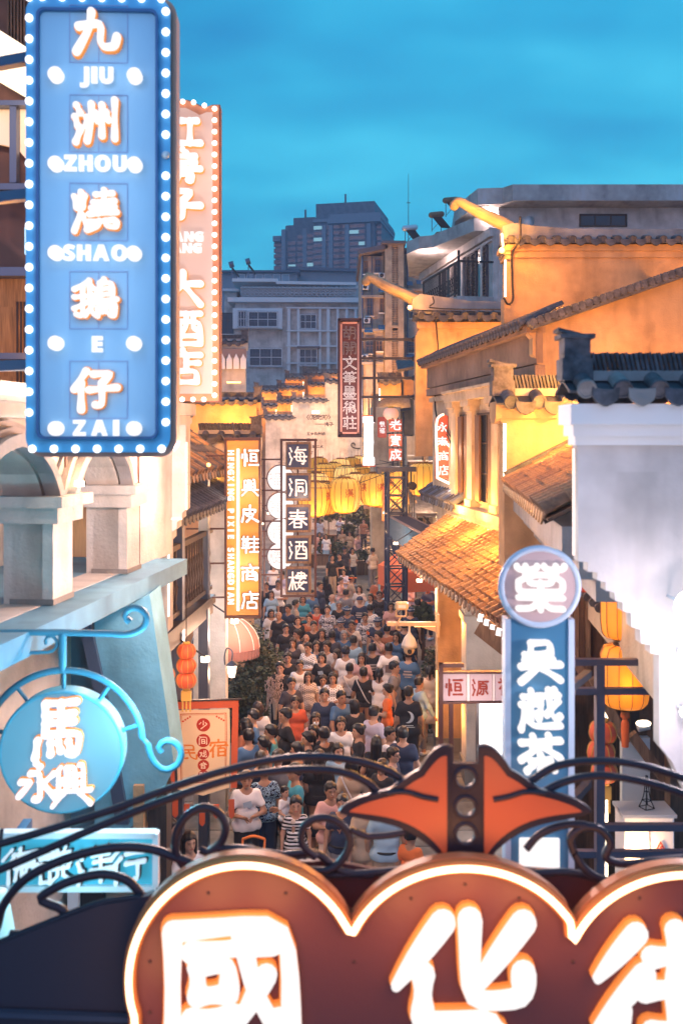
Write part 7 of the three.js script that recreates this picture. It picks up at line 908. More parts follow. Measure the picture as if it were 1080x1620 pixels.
function bodyKit(poseName, child, wide) {
  const key = poseName + child + wide; if (bodies.has(key)) return bodies.get(key);
  const p = POSE[poseName], W = wide, sh = 0.152 * (0.94 + 0.06 * W), sl = [sh, 1.385, -0.02], sr = [-sh, 1.385, -0.02], hl = [0.085, 0.92, 0], hr = [-0.085, 0.92, 0];
  const torso = [cap([-0.072 * W, 1.31, -0.01], [0.072 * W, 1.31, -0.01], 0.100 * W, 0.100 * W, 1.10), cap([-0.06 * W, 1.10, 0], [0.06 * W, 1.10, 0], 0.102 * W, 0.102 * W, 1.08), cap([-0.08 * W, 0.94, -0.01], [0.08 * W, 0.94, -0.01], 0.108 * W, 0.108 * W, 1.08), cap([-0.12, 1.385, -0.02], [0.12, 1.385, -0.02], 0.050, 0.050), cap([-0.07, 1.42, -0.02], [0.07, 1.42, -0.02], 0.04, 0.04), cap([0, 1.40, -0.02], [0, 1.50, -0.005], 0.07, 0.05)];
  const leg = (h, k, a, g = 0) => [cap(h, k, 0.083 * W + g, 0.056 + g), cap(lerp3(k, a, 0.0), lerp3(k, a, 0.35), 0.054 + g, 0.056 + g), cap(lerp3(k, a, 0.35), a, 0.056 + g, 0.040 + g)];
  const arm = (s, e, w, g = 0) => [cap(s, e, 0.052 * (0.7 + 0.3 * W) + g, 0.040 + g), cap(e, w, 0.040 + g, 0.027 + g)];
  const foot = (a) => cap([a[0], a[1] - 0.045, a[2] - 0.03], [a[0] * 1.12, a[1] - 0.052, a[2] + 0.15], 0.042, 0.034);
  const lo = [-0.48, -0.04, -0.42], hi = [0.48, 1.52, 0.62];
  const skin = blend([...torso, ...leg(hl, p.kl, p.al), ...leg(hr, p.kr, p.ar), ...arm(sl, p.el, p.wl), ...arm(sr, p.er, p.wr), foot(p.al), foot(p.ar)], 0.035);
  const head = nets(headF, [-0.115, 1.42, -0.13], [0.115, 1.725, 0.13], 0.0085, faceColour); const hs = child ? 1.24 : 1; if (hs > 1) head.translate(0, -1.47, 0).scale(hs, hs, hs).translate(0, 1.47, 0);
  const kit2 = { p, hs, body: join([nets(skin, lo, hi, 0.024), head, handGeo(p.wl, p.el, 1), handGeo(p.wr, p.er, -1)]), tops: {}, bottoms: {} };
  const shirtArms = (t) => { const q = []; for (const [s, e, w] of [[sl, p.el, p.wl], [sr, p.er, p.wr]]) { if (t === 'long') { q.push(cap(s, e, 0.062, 0.052), cap(e, lerp3(e, w, 0.9), 0.056, 0.042)); } else if (t !== 'vest') q.push(cap(s, lerp3(s, e, 0.72), 0.060, 0.062)); } return q; };
  const collar = (x, y, z) => Math.hypot(x, (y - 1.475) * 1.1, z - 0.035) - 0.085;
  kit2.top = (t) => kit2.tops[t] ??= (() => { const L = blend([...torso.slice(0, 4).map((f) => (x, y, z) => f(x, y, z) - 0.013 - 0.016 * smooth(1.12, 0.92, y)), ...shirtArms(t), ...(t === 'dress' ? [cap([-0.05, 0.95, 0], [0.05, 0.95, 0], 0.14 * W, 0.14 * W), cap([-0.06, 0.55, 0], [0.06, 0.55, 0], 0.19, 0.19)] : [])], 0.04), hem = t === 'dress' ? 0.48 : 0.87; return join(nets((x, y, z) => { const fold = Math.sin(x * 46 + Math.sin(y * 19) * 2.2) * 0.004 * smooth(1.35, 0.95, y) + Math.sin(y * 38 + x * 17 + z * 9) * 0.0035; let d = L(x, y, z) - fold; d = Math.max(d, hem - y); d = Math.max(d, -collar(x, y, z)); if (t !== 'long' && t !== 'vest') for (const [s, e] of [[sl, p.el], [sr, p.er]]) { const q = lerp3(s, e, 0.70), dx = e[0] - s[0], dy = e[1] - s[1], dz = e[2] - s[2], n = Math.hypot(dx, dy, dz), pl = ((x - q[0]) * dx + (y - q[1]) * dy + (z - q[2]) * dz) / n; if (Math.hypot(x - q[0], y - q[1], z - q[2]) < 0.16 && Math.abs(x) > 0.17) d = Math.max(d, pl); } return d; }, [-0.46, hem - 0.05, -0.30], [0.46, 1.50, 0.45], 0.0215)); })();
  kit2.bottom = (t) => kit2.bottoms[t] ??= (() => { const knee = t === 'shorts', L = t === 'skirt' ? blend([cap([-0.06, 0.98, 0], [0.06, 0.98, 0], 0.125 * W, 0.125 * W), cap([-0.05, 0.42, 0], [0.05, 0.42, 0], 0.19, 0.19)], 0.05) : blend([(x, y, z) => torso[2](x, y, z) - 0.008, ...leg(hl, p.kl, p.al, 0.020), ...leg(hr, p.kr, p.ar, 0.020)], 0.03), end = t === 'skirt' ? 0.40 : 0; return join(nets((x, y, z) => { let d = L(x, y, z) - Math.sin(y * 33 + x * 21) * 0.003 - (t === 'skirt' ? Math.sin(Math.atan2(z, x) * 11) * 0.008 * smooth(0.95, 0.5, y) : 0); d = Math.max(d, y - 1.03, end - y); const cut = knee ? 0.08 : 0.86; if (t !== 'skirt') for (const [k, a] of [[p.kl, p.al], [p.kr, p.ar]]) { const q = lerp3(k, a, cut), dx = a[0] - k[0], dy = a[1] - k[1], dz = a[2] - k[2], n = Math.hypot(dx, dy, dz), pl = ((x - q[0]) * dx + (y - q[1]) * dy + (z - q[2]) * dz) / n; if ((x > 0) === (k[0] > 0) && y < 0.75 + (poseName === 'sit' ? 0.5 : 0)) d = Math.max(d, pl); } return d; }, [-0.36, 0.02, -0.42], [0.36, 1.06, 0.62], 0.024)); })();
  kit2.shoes = join([p.al, p.ar].map((a) => { const f = foot(a); return nets((x, y, z) => Math.max(f(x, y, z) - 0.008, y - a[1] + 0.012, a[1] - 0.092 - y), [a[0] - 0.09, a[1] - 0.12, a[2] - 0.12], [a[0] + 0.1, a[1] + 0.05, a[2] + 0.24], 0.016); }));
  bodies.set(key, kit2); return kit2;
}
const hairs = {}; function hairGeo(kind, hs) { return hairs[kind + hs] ??= (() => {
  if (kind === 'bald') return null;
  const back = kind === 'long' ? [cap([-0.04, 1.60, -0.06], [-0.05, 1.30, -0.09], 0.06, 0.045, 0.8), cap([0.04, 1.60, -0.06], [0.05, 1.30, -0.09], 0.06, 0.045, 0.8), cap([-0.07, 1.60, 0.0], [-0.085, 1.40, 0.0], 0.03, 0.02), cap([0.07, 1.60, 0.0], [0.085, 1.40, 0.0], 0.03, 0.02)] : kind === 'bob' ? [cap([-0.055, 1.60, -0.03], [-0.06, 1.50, -0.03], 0.05, 0.04), cap([0.055, 1.60, -0.03], [0.06, 1.50, -0.03], 0.05, 0.04), cap([0, 1.6, -0.05], [0, 1.5, -0.06], 0.06, 0.045)] : kind === 'bun' ? [cap([0, 1.665, -0.10], [0, 1.67, -0.11], 0.042, 0.04)] : kind === 'tail' ? [cap([0, 1.64, -0.10], [0, 1.60, -0.135], 0.03, 0.032), cap([0, 1.60, -0.135], [0, 1.44, -0.12], 0.032, 0.014)] : [];
  const low = { short: 1.565, bun: 1.545, tail: 1.545, bob: 1.5, long: 1.3, grey: 1.565 }[kind] ?? 1.56;
  const g = join(nets((x, y, z) => { let d = skullF(x, y, z) - 0.0165 - Math.sin(x * 90 + z * 40) * 0.0035 - Math.sin(x * 41 + y * 57 - z * 63) * 0.002 - 0.014 * smooth(1.63, 1.69, y); const front = 1.670 - Math.abs(x) * 0.25 + Math.sin(x * 60 + 1) * 0.006, line = z > 0.02 ? mix(1.60, front, smooth(0.02, 0.06, z)) : mix(low, 1.60, smooth(-0.045, 0.02, z)); d = Math.max(d, line - y); for (const f of back) d = smin(d, f(x, y, z), 0.02); if (z > 0.045 && y < 1.64) d = Math.max(d, 0.01); return d; }, [-0.15, 1.26, -0.19], [0.15, 1.75, 0.14], 0.0125)); if (hs > 1) g.translate(0, -1.47, 0).scale(hs, hs, hs).translate(0, 1.47, 0); return g; })(); }
const vc = (m) => { m.vertexColors = true; return m; };
const SKIN = [[0.40, 0.22, 0.145], [0.34, 0.18, 0.115], [0.46, 0.27, 0.19]].map((c) => vc(mat(...c, { roughness: 0.55 }))), HAIR = { k: mat(0.006, 0.005, 0.007, { roughness: 0.42 }), g: mat(0.22, 0.21, 0.22, { roughness: 0.6 }), b: mat(0.035, 0.018, 0.013, { roughness: 0.5 }) };
const CL = { k: [0.014, 0.014, 0.02], n: [0.022, 0.035, 0.08], w: [0.72, 0.70, 0.72], c: [0.62, 0.52, 0.46], p: [0.62, 0.36, 0.33], g: [0.19, 0.18, 0.20], s: [0.30, 0.45, 0.58], t: [0.05, 0.28, 0.38], b: [0.06, 0.14, 0.28], r: [0.55, 0.09, 0.035], o: [0.70, 0.17, 0.05], y: [0.36, 0.20, 0.12], l: [0.48, 0.44, 0.56], d: [0.05, 0.045, 0.06], e: [0.40, 0.30, 0.22], u: [0.35, 0.12, 0.06] };
const dotTex = (f) => scaled(dataTex(128, f), 0.25), PAT = { stripe: dotTex((u, v) => ((v * 4) % 1) < 0.5 ? [0.10, 0.10, 0.14] : [1, 1, 1]), dots: dotTex((u, v) => { const a = (u * 5) % 1 - 0.5, b = (v * 5 + Math.floor(u * 5) * 0.5) % 1 - 0.5; return Math.hypot(a, b) < 0.2 ? [0.15, 0.1, 0.12] : [1, 1, 1]; }), leaf: dotTex((u, v) => { const q = torus(u, v, 1.1, 5, 3); return q > 0.06 ? [0.12, 0.16, 0.25] : q < -0.12 ? [0.5, 0.5, 0.6] : [1, 1, 1]; }), star: dotTex((u, v) => { const a = (u * 7) % 1 - 0.5, b = (v * 7 + Math.floor(u * 7) * 0.37) % 1 - 0.5; return Math.hypot(a, b) < 0.17 ? [1, 1, 1] : [0.1, 0.1, 0.13]; }) };
const clothM = new Map(), cloth = (c, pat) => { const k = c + (pat ?? ''); if (!clothM.has(k)) clothM.set(k, vc(mat(...CL[c], { roughness: 0.88, ...(pat ? { map: PAT[pat] } : { bumpMap: T.grain, bumpScale: 0.002 }) }))); return clothM.get(k); };
const extras = {
  moon: (o) => { const s = new THREE.Shape(); s.absarc(0, 0, 0.105, -1.9, 1.5); s.absarc(0.055 * -1, 0.01, 0.105, 1.15, -1.35, true); s.closePath(); part('shirt_print', [new THREE.ExtrudeGeometry(s, { depth: 0.004, bevelEnabled: false, curveSegments: 20 }).rotateY(Math.PI).translate(0.02, 1.20, -0.143), B(0.15, 0.012, 0.004, 0, 1.05, -0.143), B(0.2, 0.012, 0.004, 0, 1.02, -0.143)], M.paleMetal, o); },
  back: (o) => part('shirt_print', [B(0.17, 0.03, 0.004, 0, 1.27, -0.146), B(0.2, 0.04, 0.004, 0, 1.21, -0.146), B(0.14, 0.025, 0.004, 0, 1.15, -0.143)], mat(0.4, 0.36, 0.36), o),
  box: (o) => part('shirt_print', [B(0.17, 0.17, 0.004, 0, 1.2, -0.146), ...[0, 1, 2].map((i) => B(0.13, 0.02, 0.006, 0, 1.14 + i * 0.06, -0.147))], mat(0.16, 0.12, 0.12), o),
  chest: (o) => part('shirt_print', [B(0.12, 0.08, 0.004, 0, 1.28, 0.118, 0, 0.2), ball(0.04, 0.03, 1.26, 0.112, 1, 1.2, 0.15)], mat(0.35, 0.42, 0.5), o),
  strap: (o) => part('bag_strap', tube([V3(0.14, 1.44, 0.03), V3(0.02, 1.25, 0.145), V3(-0.14, 1.0, 0.14), V3(-0.19, 0.9, 0), V3(-0.1, 1.02, -0.15), V3(0.03, 1.25, -0.155), V3(0.14, 1.44, -0.09)], 0.013, 40, 6, true), mat(0.5, 0.48, 0.5), o),
  phone: (o, q) => part('phone', RB(0.075, 0.15, 0.012, (q.p.wl[0] + q.p.wr[0] * (q.p.down ? 0 : 1)) / (q.p.down ? 1 : 2) - 0.01, q.p.wl[1] + 0.06, q.p.wl[2] + 0.09, 0.005), M.black, o),
  mask: (o) => part('face_mask', ball(0.052, 0, 1.548, 0.066, 1.05, 0.8, 0.75), mat(0.66, 0.74, 0.82), o),
  belt: (o) => part('belt', new THREE.TorusGeometry(0.165, 0.016, 6, 24).scale(1.1, 0.82, 1).rotateX(Math.PI / 2).translate(0, 0.99, 0), M.black, o),
  glasses: (o) => part('spectacles', [...[-1, 1].map((s) => new THREE.TorusGeometry(0.021, 0.0028, 5, 14).translate(s * 0.033, 1.602, 0.096)), B(0.02, 0.004, 0.004, 0, 1.604, 0.097), ...[-1, 1].map((s) => rod(V3(s * 0.055, 1.604, 0.09), V3(s * 0.08, 1.604, 0.0), 0.003))], M.black, o),
  helmet: (o) => { const h = part('helmet', [new THREE.SphereGeometry(0.118, 16, 8, 0, Math.PI * 2, 0, Math.PI * 0.52).scale(0.92, 0.98, 1.06).translate(0, 1.622, -0.005), new THREE.TorusGeometry(0.116, 0.010, 6, 24).rotateX(Math.PI / 2).scale(0.92, 1, 1.06).translate(0, 1.62, -0.005), B(0.13, 0.012, 0.05, 0, 1.625, 0.13)], mat(0.03, 0.05, 0.10, { roughness: 0.25 }), o); part('helmet_band', new THREE.TorusGeometry(0.112, 0.006, 5, 24).rotateX(Math.PI / 2).scale(0.94, 1, 1.08).translate(0, 1.66, -0.005), mat(0.5, 0.55, 0.6), h); part('chin_strap', [tube([V3(-0.085, 1.6, 0.02), V3(-0.06, 1.52, 0.06), V3(0, 1.492, 0.072), V3(0.06, 1.52, 0.06), V3(0.085, 1.6, 0.02)], 0.006, 20, 5)], M.black, h); },
  badge: (o) => part('arm_badge', [cap2(0.205, 1.31), cap2(-0.205, 1.31)], mat(0.75, 0.16, 0.04), o),
  cap: (o) => part('cap', [new THREE.SphereGeometry(0.108, 14, 7, 0, Math.PI * 2, 0, Math.PI * 0.5).scale(0.92, 0.9, 1.05).translate(0, 1.625, -0.008), B(0.13, 0.012, 0.09, 0, 1.632, 0.125, 0, 0, 0.15)], mat(0.03, 0.04, 0.09), o),
  redcap: (o) => part('cap', [new THREE.SphereGeometry(0.108, 14, 7, 0, Math.PI * 2, 0, Math.PI * 0.5).scale(0.92, 0.9, 1.05).translate(0, 1.625, -0.008), B(0.13, 0.012, 0.09, 0, 1.632, 0.125, 0, 0, 0.15)], mat(0.6, 0.13, 0.04), o),
  sung: (o) => part('sunglasses', [...[-1, 1].map((s) => new THREE.TorusGeometry(0.027, 0.006, 5, 14).rotateX(-0.7).translate(s * 0.034, 1.70, 0.05)), B(0.02, 0.006, 0.006, 0, 1.705, 0.055)], M.woodDark, o),
};
const cap2 = (x, y) => new THREE.CylinderGeometry(0.078, 0.078, 0.07, 14, 1, true).rotateZ(x > 0 ? 0.14 : -0.14).translate(x, y, -0.02);
const crowd = [];
// top of head in the picture, turn (0 looks at us, 90 to the right of the picture, 180 away), pose, hair, top, bottom, height, label, extras
function person(px, py, turn, pose, hair, top, bottom, h, label, ex = '', group) {
  const d = (EYE - h) * FOC / (py - 690), child = h < 1.45, s = h / (child ? 1.765 : 1.715), wide = ex.includes('wide') ? 1.18 : ex.includes('slim') ? 0.92 : 1, k = bodyKit(pose, child ? 1 : 0, wide), sit = pose === 'sit';
  const o = thing('person', label, 'person', V3(X(px, d), 0.03, -d), turn * Math.PI / 180, group); o.scale.setScalar(s);
  piece('body', k.body, SKIN[(px * 7 + py) % 3], o);
  const [hk, hc = 'k'] = hair.split('-'), hg = hairGeo(hk, k.hs); if (hg) piece('hair', hg, HAIR[hc], o);
  const [tk, tc, tp] = top.split('-'); piece(tk === 'dress' ? 'dress' : 'shirt', k.top(tk), cloth(tc, tp), o);
  if (bottom) { const [bk, bc, bp] = bottom.split('-'); piece(bk === 'skirt' ? 'skirt' : bk === 'shorts' ? 'shorts' : 'trousers', k.bottom(bk), cloth(bc, bp), o); }
  piece('shoes', k.shoes, cloth((px + py) % 3 ? 'd' : 'w'), o);
  for (const e of ex.split(' ')) if (extras[e]) { const n0 = o.children.length; extras[e](o, k); if (child && /cap|glasses|mask|sung/.test(e)) for (const c of o.children.slice(n0)) { c.scale.setScalar(1.24); c.position.y = -0.353; } }
  crowd.push([o, d]); return o;
}
const TABLE = `468|1265|4|stand|short|tee-w-stripe|shorts-d|1.38|boy in grey striped t-shirt standing behind the iron scroll|
523|1242|20|both|tail|tee-p|trousers-c|1.62|woman in pale pink top facing us beside the striped boy|
541|1262|-10|stand|short|tee-n|trousers-g|1.55|teenager in navy polo with belt just behind the pink top woman|belt
466|1212|-70|phone|short|tee-t|trousers-k|1.72|man in teal t-shirt carrying a toddler left of the striped boy|
390|1224|12|both|short|tee-w|trousers-k|1.66|person in long white t-shirt with red print near the inn banner|chest
505|1190|176|stand|long|tee-k|skirt-k|1.62|woman all in black with her back to us under the iron bars|wide
556|1203|172|walk|bob|tee-e|trousers-e|1.64|woman in tan outfit with bag strap turned away from us|strap
611|1258|178|stand|short|tee-s|trousers-e|1.74|man in sky blue shirt and beige trousers behind the leaf ornament|belt
579|1262|190|walk|short|tee-e|shorts-e|1.66|person in tan shirt beside the sky blue shirt man|
650|1312|150|stand|short|tee-o|trousers-k|1.36|child in bright orange t-shirt behind the leaf ornament|
539|1138|6|stand|bob|tee-w|trousers-g|1.62|woman in white t-shirt facing us at the middle of the crowd|
566|1149|-80|phone|bun|tee-k|trousers-k|1.62|woman in black with pinned hair in profile beside the white t-shirt|
595|1168|178|stand|long|tee-k|trousers-n|1.58|woman with long black hair seen from behind near the leaf ornament|
592|1120|140|stand|short|tee-l|trousers-g|1.70|man in pale grey polo looking away right of the white t-shirt woman|
646|1089|180|stand|short|tee-k|trousers-k|1.74|man in black t-shirt with a white crescent moon on the back|moon wide
637|1153|176|stand|short|tee-n|trousers-k|1.72|man in dark navy t-shirt seen from behind below the moon shirt|wide
617|1154|60|phone|short-k|tee-w|trousers-n|1.62|person in white top left of the navy t-shirt man's back|
622|1186|70|stand|short|tee-n|trousers-k|1.62|man with spectacles low beside the leaf ornament tip|glasses
451|1124|-75|walk|short|tee-k|trousers-k|1.74|man in black t-shirt in profile looking left by the red dress|
467|1105|8|stand|bun|dress-r||1.58|woman in orange red dress with sunglasses on her head|sung wide
513|1092|2|stand|short-k|tee-n|trousers-d|1.72|balding man in navy short sleeved shirt facing us|wide
499|1131|10|both|long|tee-p|trousers-d|1.60|woman in pink with a white face mask in front of the navy shirt man|mask
495|1151|-20|stand|bob|tee-k|trousers-k|1.56|woman glancing left just below the masked woman|
512|1154|-140|stand|short|tee-k|trousers-n|1.68|man in black seen from behind beside the masked woman|
486|1161|-85|phone|tail|tee-k|trousers-d|1.60|woman in black with ponytail in profile looking left|
428|1150|-95|stand|short|tee-t|trousers-d|1.68|man with spectacles in blue green t-shirt looking left|glasses
416|1168|-110|walk|tail|tee-l|skirt-k|1.58|woman with ponytail and pale lilac top at the banner side|
393|1157|-150|stand|short|tee-b|trousers-d|1.70|man in dark blue shirt with cropped hair beside the banner|
388|1140|-120|stand|long|tee-u|trousers-k|1.60|woman with long dark hair and rust top beside the banner|
400|1126|-80|walk|short|tee-b|trousers-k|1.70|man in blue looking left above the banner edge|
408|1114|-160|phone|bob-b|tee-w|trousers-d|1.66|person in white t-shirt leaning forward by the dark shrub|
412|1192|-170|stand|short|tee-n|trousers-d|1.60|person with dark blue cap hair low under the iron bars|cap
418|1212|-165|stand|short|tee-s-leaf|trousers-n|1.64|man in blue floral shirt behind the iron bars|
443|1050|-4|phone|short|tee-k|trousers-k|1.74|man in black t-shirt holding a tall bunch of dried flowers|
474|1047|10|stand|tail|tee-w|skirt-k|1.60|woman in white tee and black pinafore beside the bouquet man|
487|1066|4|stand|long|dress-c-dots||1.46|girl in cream dotted dress with hands at her sides|
511|1071|0|stand|short|tee-w|shorts-d|1.30|small child half hidden left of the smiling woman|
526|1067|2|both|bob|dress-w-dots||1.60|smiling woman in white patterned dress facing us|
553|1052|176|walk|short|tee-c|skirt-k|1.62|woman in cream and black top with black skirt seen from behind|strap
575|1058|172|stand|bun|tee-k|skirt-k-star|1.62|woman in black top and dotted long skirt with white strap|strap
624|1049|80|stand|short|tee-g|trousers-k|1.76|man in grey t-shirt and black trousers looking right|wide
615|1020|178|walk|short|tee-w|trousers-g|1.76|man in white t-shirt with a dark square print on its back|box
589|1020|182|stand|short|tee-k|trousers-k|1.72|man in black t-shirt with pale lettering on the back|back
646|1030|168|stand|short|tee-b|trousers-k|1.72|man in faded blue t-shirt with lettering under the dome camera|back wide
663|1074|120|walk|short|long-s|trousers-g|1.60|person in light blue long shirt beside the amber pier|
680|1056|170|stand|tail|dress-c||1.60|woman in pale dress at the foot of the amber pier|
572|1036|-12|stand|long|tee-p|trousers-n|1.60|woman in rose t-shirt with fringe beside black lettered shirt|
547|1025|178|stand|short|tee-w|trousers-k|1.72|man in white t-shirt and navy cap seen from behind|cap
509|1035|-15|stand|bob|tee-k|trousers-g|1.62|woman in black t-shirt with a pale chest print|chest
500|1017|10|stand|long|long-b|trousers-k|1.60|woman with long hair and denim blue shirt behind black chest print|
517|1017|-40|both|short|tee-c|trousers-d|1.68|man in beige holding a cup left of the grey haired woman|
487|1019|-30|phone|short|tee-w-dots|trousers-d|1.66|young man in pale dotted shirt next to the beige man|
455|1035|5|stand|short|tee-k|trousers-k|1.66|man in black above the dried flowers' right side|
532|1030|-60|stand|bob|tee-y|trousers-k|1.54|short person peering out beside the white cap man|
544|1000|2|stand|bob-g|tee-b|trousers-d|1.60|grey haired woman in slate blue t-shirt facing us|
539|980|-25|raise|bald|tee-n|trousers-n|1.74|officer in black helmet raising a phone to his ear|helmet badge
597|978|-6|stand|bald|tee-n|trousers-n|1.76|officer in black helmet with orange arm badges facing us|helmet badge wide
577|972|8|walk|short|tee-w-leaf|trousers-s|1.70|person in white patterned t-shirt and light blue shorts|
598|1001|-60|raise|short|tee-p|trousers-e|1.70|man in salmon shirt raising an arm before the helmeted officer|
549|961|-5|both|bald|tee-n|trousers-n|1.74|second helmeted officer behind the phone raising one|helmet badge
518|960|-10|stand|short|tee-w-leaf|trousers-d|1.72|man in open white floral shirt beside the helmeted officers|
509|997|0|stand|long|tee-k|skirt-k|1.60|woman with very long straight hair in black|
496|985|8|stand|short|tee-k|trousers-k|1.70|man in black t-shirt left of the long haired woman|wide
489|974|-10|stand|short|tee-u|trousers-d|1.66|man in brown behind the stout black t-shirt man|
471|977|10|phone|bob-b|tee-k|trousers-d|1.62|woman in black looking down at her phone near the shrub|phone
441|969|-20|stand|bald|tee-k|trousers-d|1.68|bald man in black by the orange shop sign|wide
452|990|15|stand|bun|tee-k|skirt-k|1.60|woman in black with hair up right above the upper shrub|
484|1005|-10|stand|bald|tee-c|trousers-d|1.66|bald man in cream shirt at the middle left|
429|966|20|raise|bob|tee-w|trousers-n|1.60|woman in white touching her face beside the orange sign|
463|1012|-8|stand|long-b|tee-d|trousers-k|1.60|woman in charcoal with brown hair above the bouquet|
525|1000|170|stand|short|tee-d|trousers-d|1.68|man in charcoal turned away between grey hair and black shirts|
569|945|170|stand|bald|tee-n|trousers-n|1.76|officer in navy with pale back lettering and cap|cap back
536|953|0|stand|short-g|tee-k|trousers-d|1.68|grey haired man in black t-shirt in the upper crowd|
525|941|-70|stand|bald|tee-s|trousers-g|1.68|bald man in pale blue looking left in the upper crowd|
506|922|60|stand|short|long-n|trousers-k|1.74|tall man in navy jacket beside the lowest dark plaque|wide
516|913|150|stand|long|long-k|trousers-k|1.62|woman with long black hair in black beside the navy jacket|
539|915|70|both|short|dress-p||1.62|woman in pink dress bending over a pram|
556|912|100|walk|short|tee-e|trousers-e|1.68|man with orange cap beside the pink dress|redcap
597|914|0|both|short|long-u|trousers-k|1.76|man in rust brown jumper before the timber planter|wide
586|941|-30|stand|bob|tee-s|trousers-w|1.60|woman in pale blue blouse left of the spectacled man|
600|937|4|phone|short|tee-d-leaf|trousers-n|1.70|man with spectacles in dark patterned shirt|glasses
611|933|60|stand|short|tee-s|trousers-n|1.74|man in light blue shirt right beside the truss tower|strap
456|958|-40|walk|short|tee-n|trousers-d|1.70|man in navy t-shirt below the lowest dark plaque|
429|936|8|stand|long-b|tee-s|skirt-w|1.60|woman in light blue blouse right beside the orange sign|
421|923|4|stand|short|tee-k|trousers-d|1.72|man in black at the orange sign's right edge|
468|951|100|both|short|tee-e|trousers-d|1.66|man in fawn leaning right under the plaques|
432|893|20|stand|bob|tee-w|trousers-n|1.62|woman in white framed by the iron sign frame|
446|905|-30|stand|short|tee-l|trousers-d|1.68|man in pale lilac behind the disc lamps|
589|868|-140|phone|short|tee-c|trousers-g|1.76|man in pale t-shirt on the planter side looking at his phone|phone
648|923|-60|phone|bun|tee-w|trousers-w|1.62|woman in white under the red canopy tent|
677|925|-50|both|short|tee-b|trousers-n|1.74|man in blue with phone under the golden eave|phone wide
649|962|170|stand|bald|tee-n|trousers-n|1.76|helmeted officer with his back turned beside the tent pole|helmet
640|985|165|stand|short|long-n|trousers-k|1.72|man in dark blue jacket right beside the truss foot|
525|879|30|stand|short|tee-k|trousers-e|1.72|man in black t-shirt and pale trousers on the steps|
537|876|-40|both|short|tee-k|trousers-k|1.74|man in all black facing the pale trousers man on the steps|
545|866|-20|stand|short|tee-d|trousers-k|1.72|man in dark cap standing behind the planter bush|cap
557|868|20|phone|long|tee-w|trousers-n|1.62|woman in white behind the planter bush|
544|902|-30|both|bob|tee-l|trousers-n|1.50|woman in pale top crouching beside the men on the steps|
506|821|10|stand|short|tee-w|trousers-g|1.72|far man in white beneath the left ball trees|
538|818|-20|both|short|tee-w|trousers-d|1.72|far man in white below the yellow lanterns|
541|838|15|stand|long|dress-e||1.62|far woman in yellowish dress below the lanterns|
553|842|-30|stand|short|dress-e||1.58|far girl in a fawn dress right of the yellowish one|
566|846|40|walk|bun|tee-p|trousers-d|1.60|far woman in rose top walking beside the palm|
575|822|0|stand|short|tee-y|trousers-d|1.72|far man in brown behind the middle bushes|
604|831|-10|stand|short-g|long-w|trousers-w|1.74|far old man in white long shirt left of the truss|
505|843|30|stand|bob|tee-p|trousers-w|1.60|far woman in rose before the timber bench planter|
516|846|-20|stand|long|tee-w|trousers-s|1.60|far woman in white and pale blue before the bench planter|
300|1322|30|walk|long|dress-w||1.62|woman in white and rose robe under the inn banner|
268|1300|100|stand|short|tee-d-leaf|trousers-y|1.70|person in black floral shirt at the shop door under the banner|
470|1178|-100|walk|short|tee-n|trousers-d|1.70|man in navy walking left under the upper iron bar|
535|1180|20|stand|long|tee-s|trousers-w|1.60|woman in light blue between the iron bars at middle|
604|1205|-40|both|bob|tee-k|trousers-d|1.58|woman in black low left beside the leaf ornament|
440|1190|160|stand|short|tee-g|trousers-k|1.72|man in grey with his back turned between bars and banner|
560|1110|-150|stand|bob|tee-k|trousers-d|1.62|woman in black turned away behind the white t-shirt woman|
540|1096|30|walk|short|tee-b|trousers-g|1.70|man in dark blue between navy shirt and dotted skirt|
612|1085|-100|phone|bun|tee-o|trousers-k|1.58|woman in orange top looking left before the grey t-shirt man|
600|1060|175|stand|tail|tee-w|trousers-d|1.60|woman in white with ponytail turned away beside dotted skirt|
461|1075|20|stand|short|tee-d|trousers-d|1.66|man in charcoal just behind the red dress shoulder|
559|1008|170|stand|short|tee-s|trousers-k|1.70|man in pale blue turned away before the helmeted officers|
627|1003|-30|walk|long|tee-b|skirt-k|1.60|woman in dark blue and black skirt left of dome camera|
612|990|160|stand|short|tee-u|trousers-k|1.72|man in rust turned away under the flood lamp|
470|998|-60|stand|short|tee-d|trousers-d|1.70|man in charcoal looking left above the cream bald man|
556|984|-10|stand|short|tee-c|trousers-k|1.68|man in cream between the two helmeted officers|
500|960|15|walk|tail|tee-r|trousers-k|1.60|woman in red left of the open floral shirt|
479|944|0|stand|bob|tee-t|trousers-n|1.62|woman in teal under the lowest dark plaque|
547|934|165|stand|short|tee-g|trousers-d|1.72|man in grey turned away below the pink dress|
568|928|-20|stand|long|tee-c|skirt-n|1.60|woman in cream below the timber planter|
618|955|10|stand|bob|tee-p|trousers-d|1.60|woman in rose at the truss tower foot|
440|920|-10|both|short|tee-w|trousers-d|1.70|man in white seen through the iron sign frame|
494|935|40|stand|short|tee-b|trousers-d|1.72|man in dark blue left of tall navy jacket|
585|958|178|stand|short|tee-w-dots|trousers-d|1.70|man in dotted white turned away below the blouse woman|
660|950|-140|walk|short|tee-s|trousers-k|1.70|man in pale blue by the tent pole|`;
for (const row of TABLE.split('\n')) { const [px, py, turn, pose, hair, top, bottom, h, label, ex] = row.split('|'); person(+px, +py, +turn, pose, hair, top, bottom, +h, label, ex); }
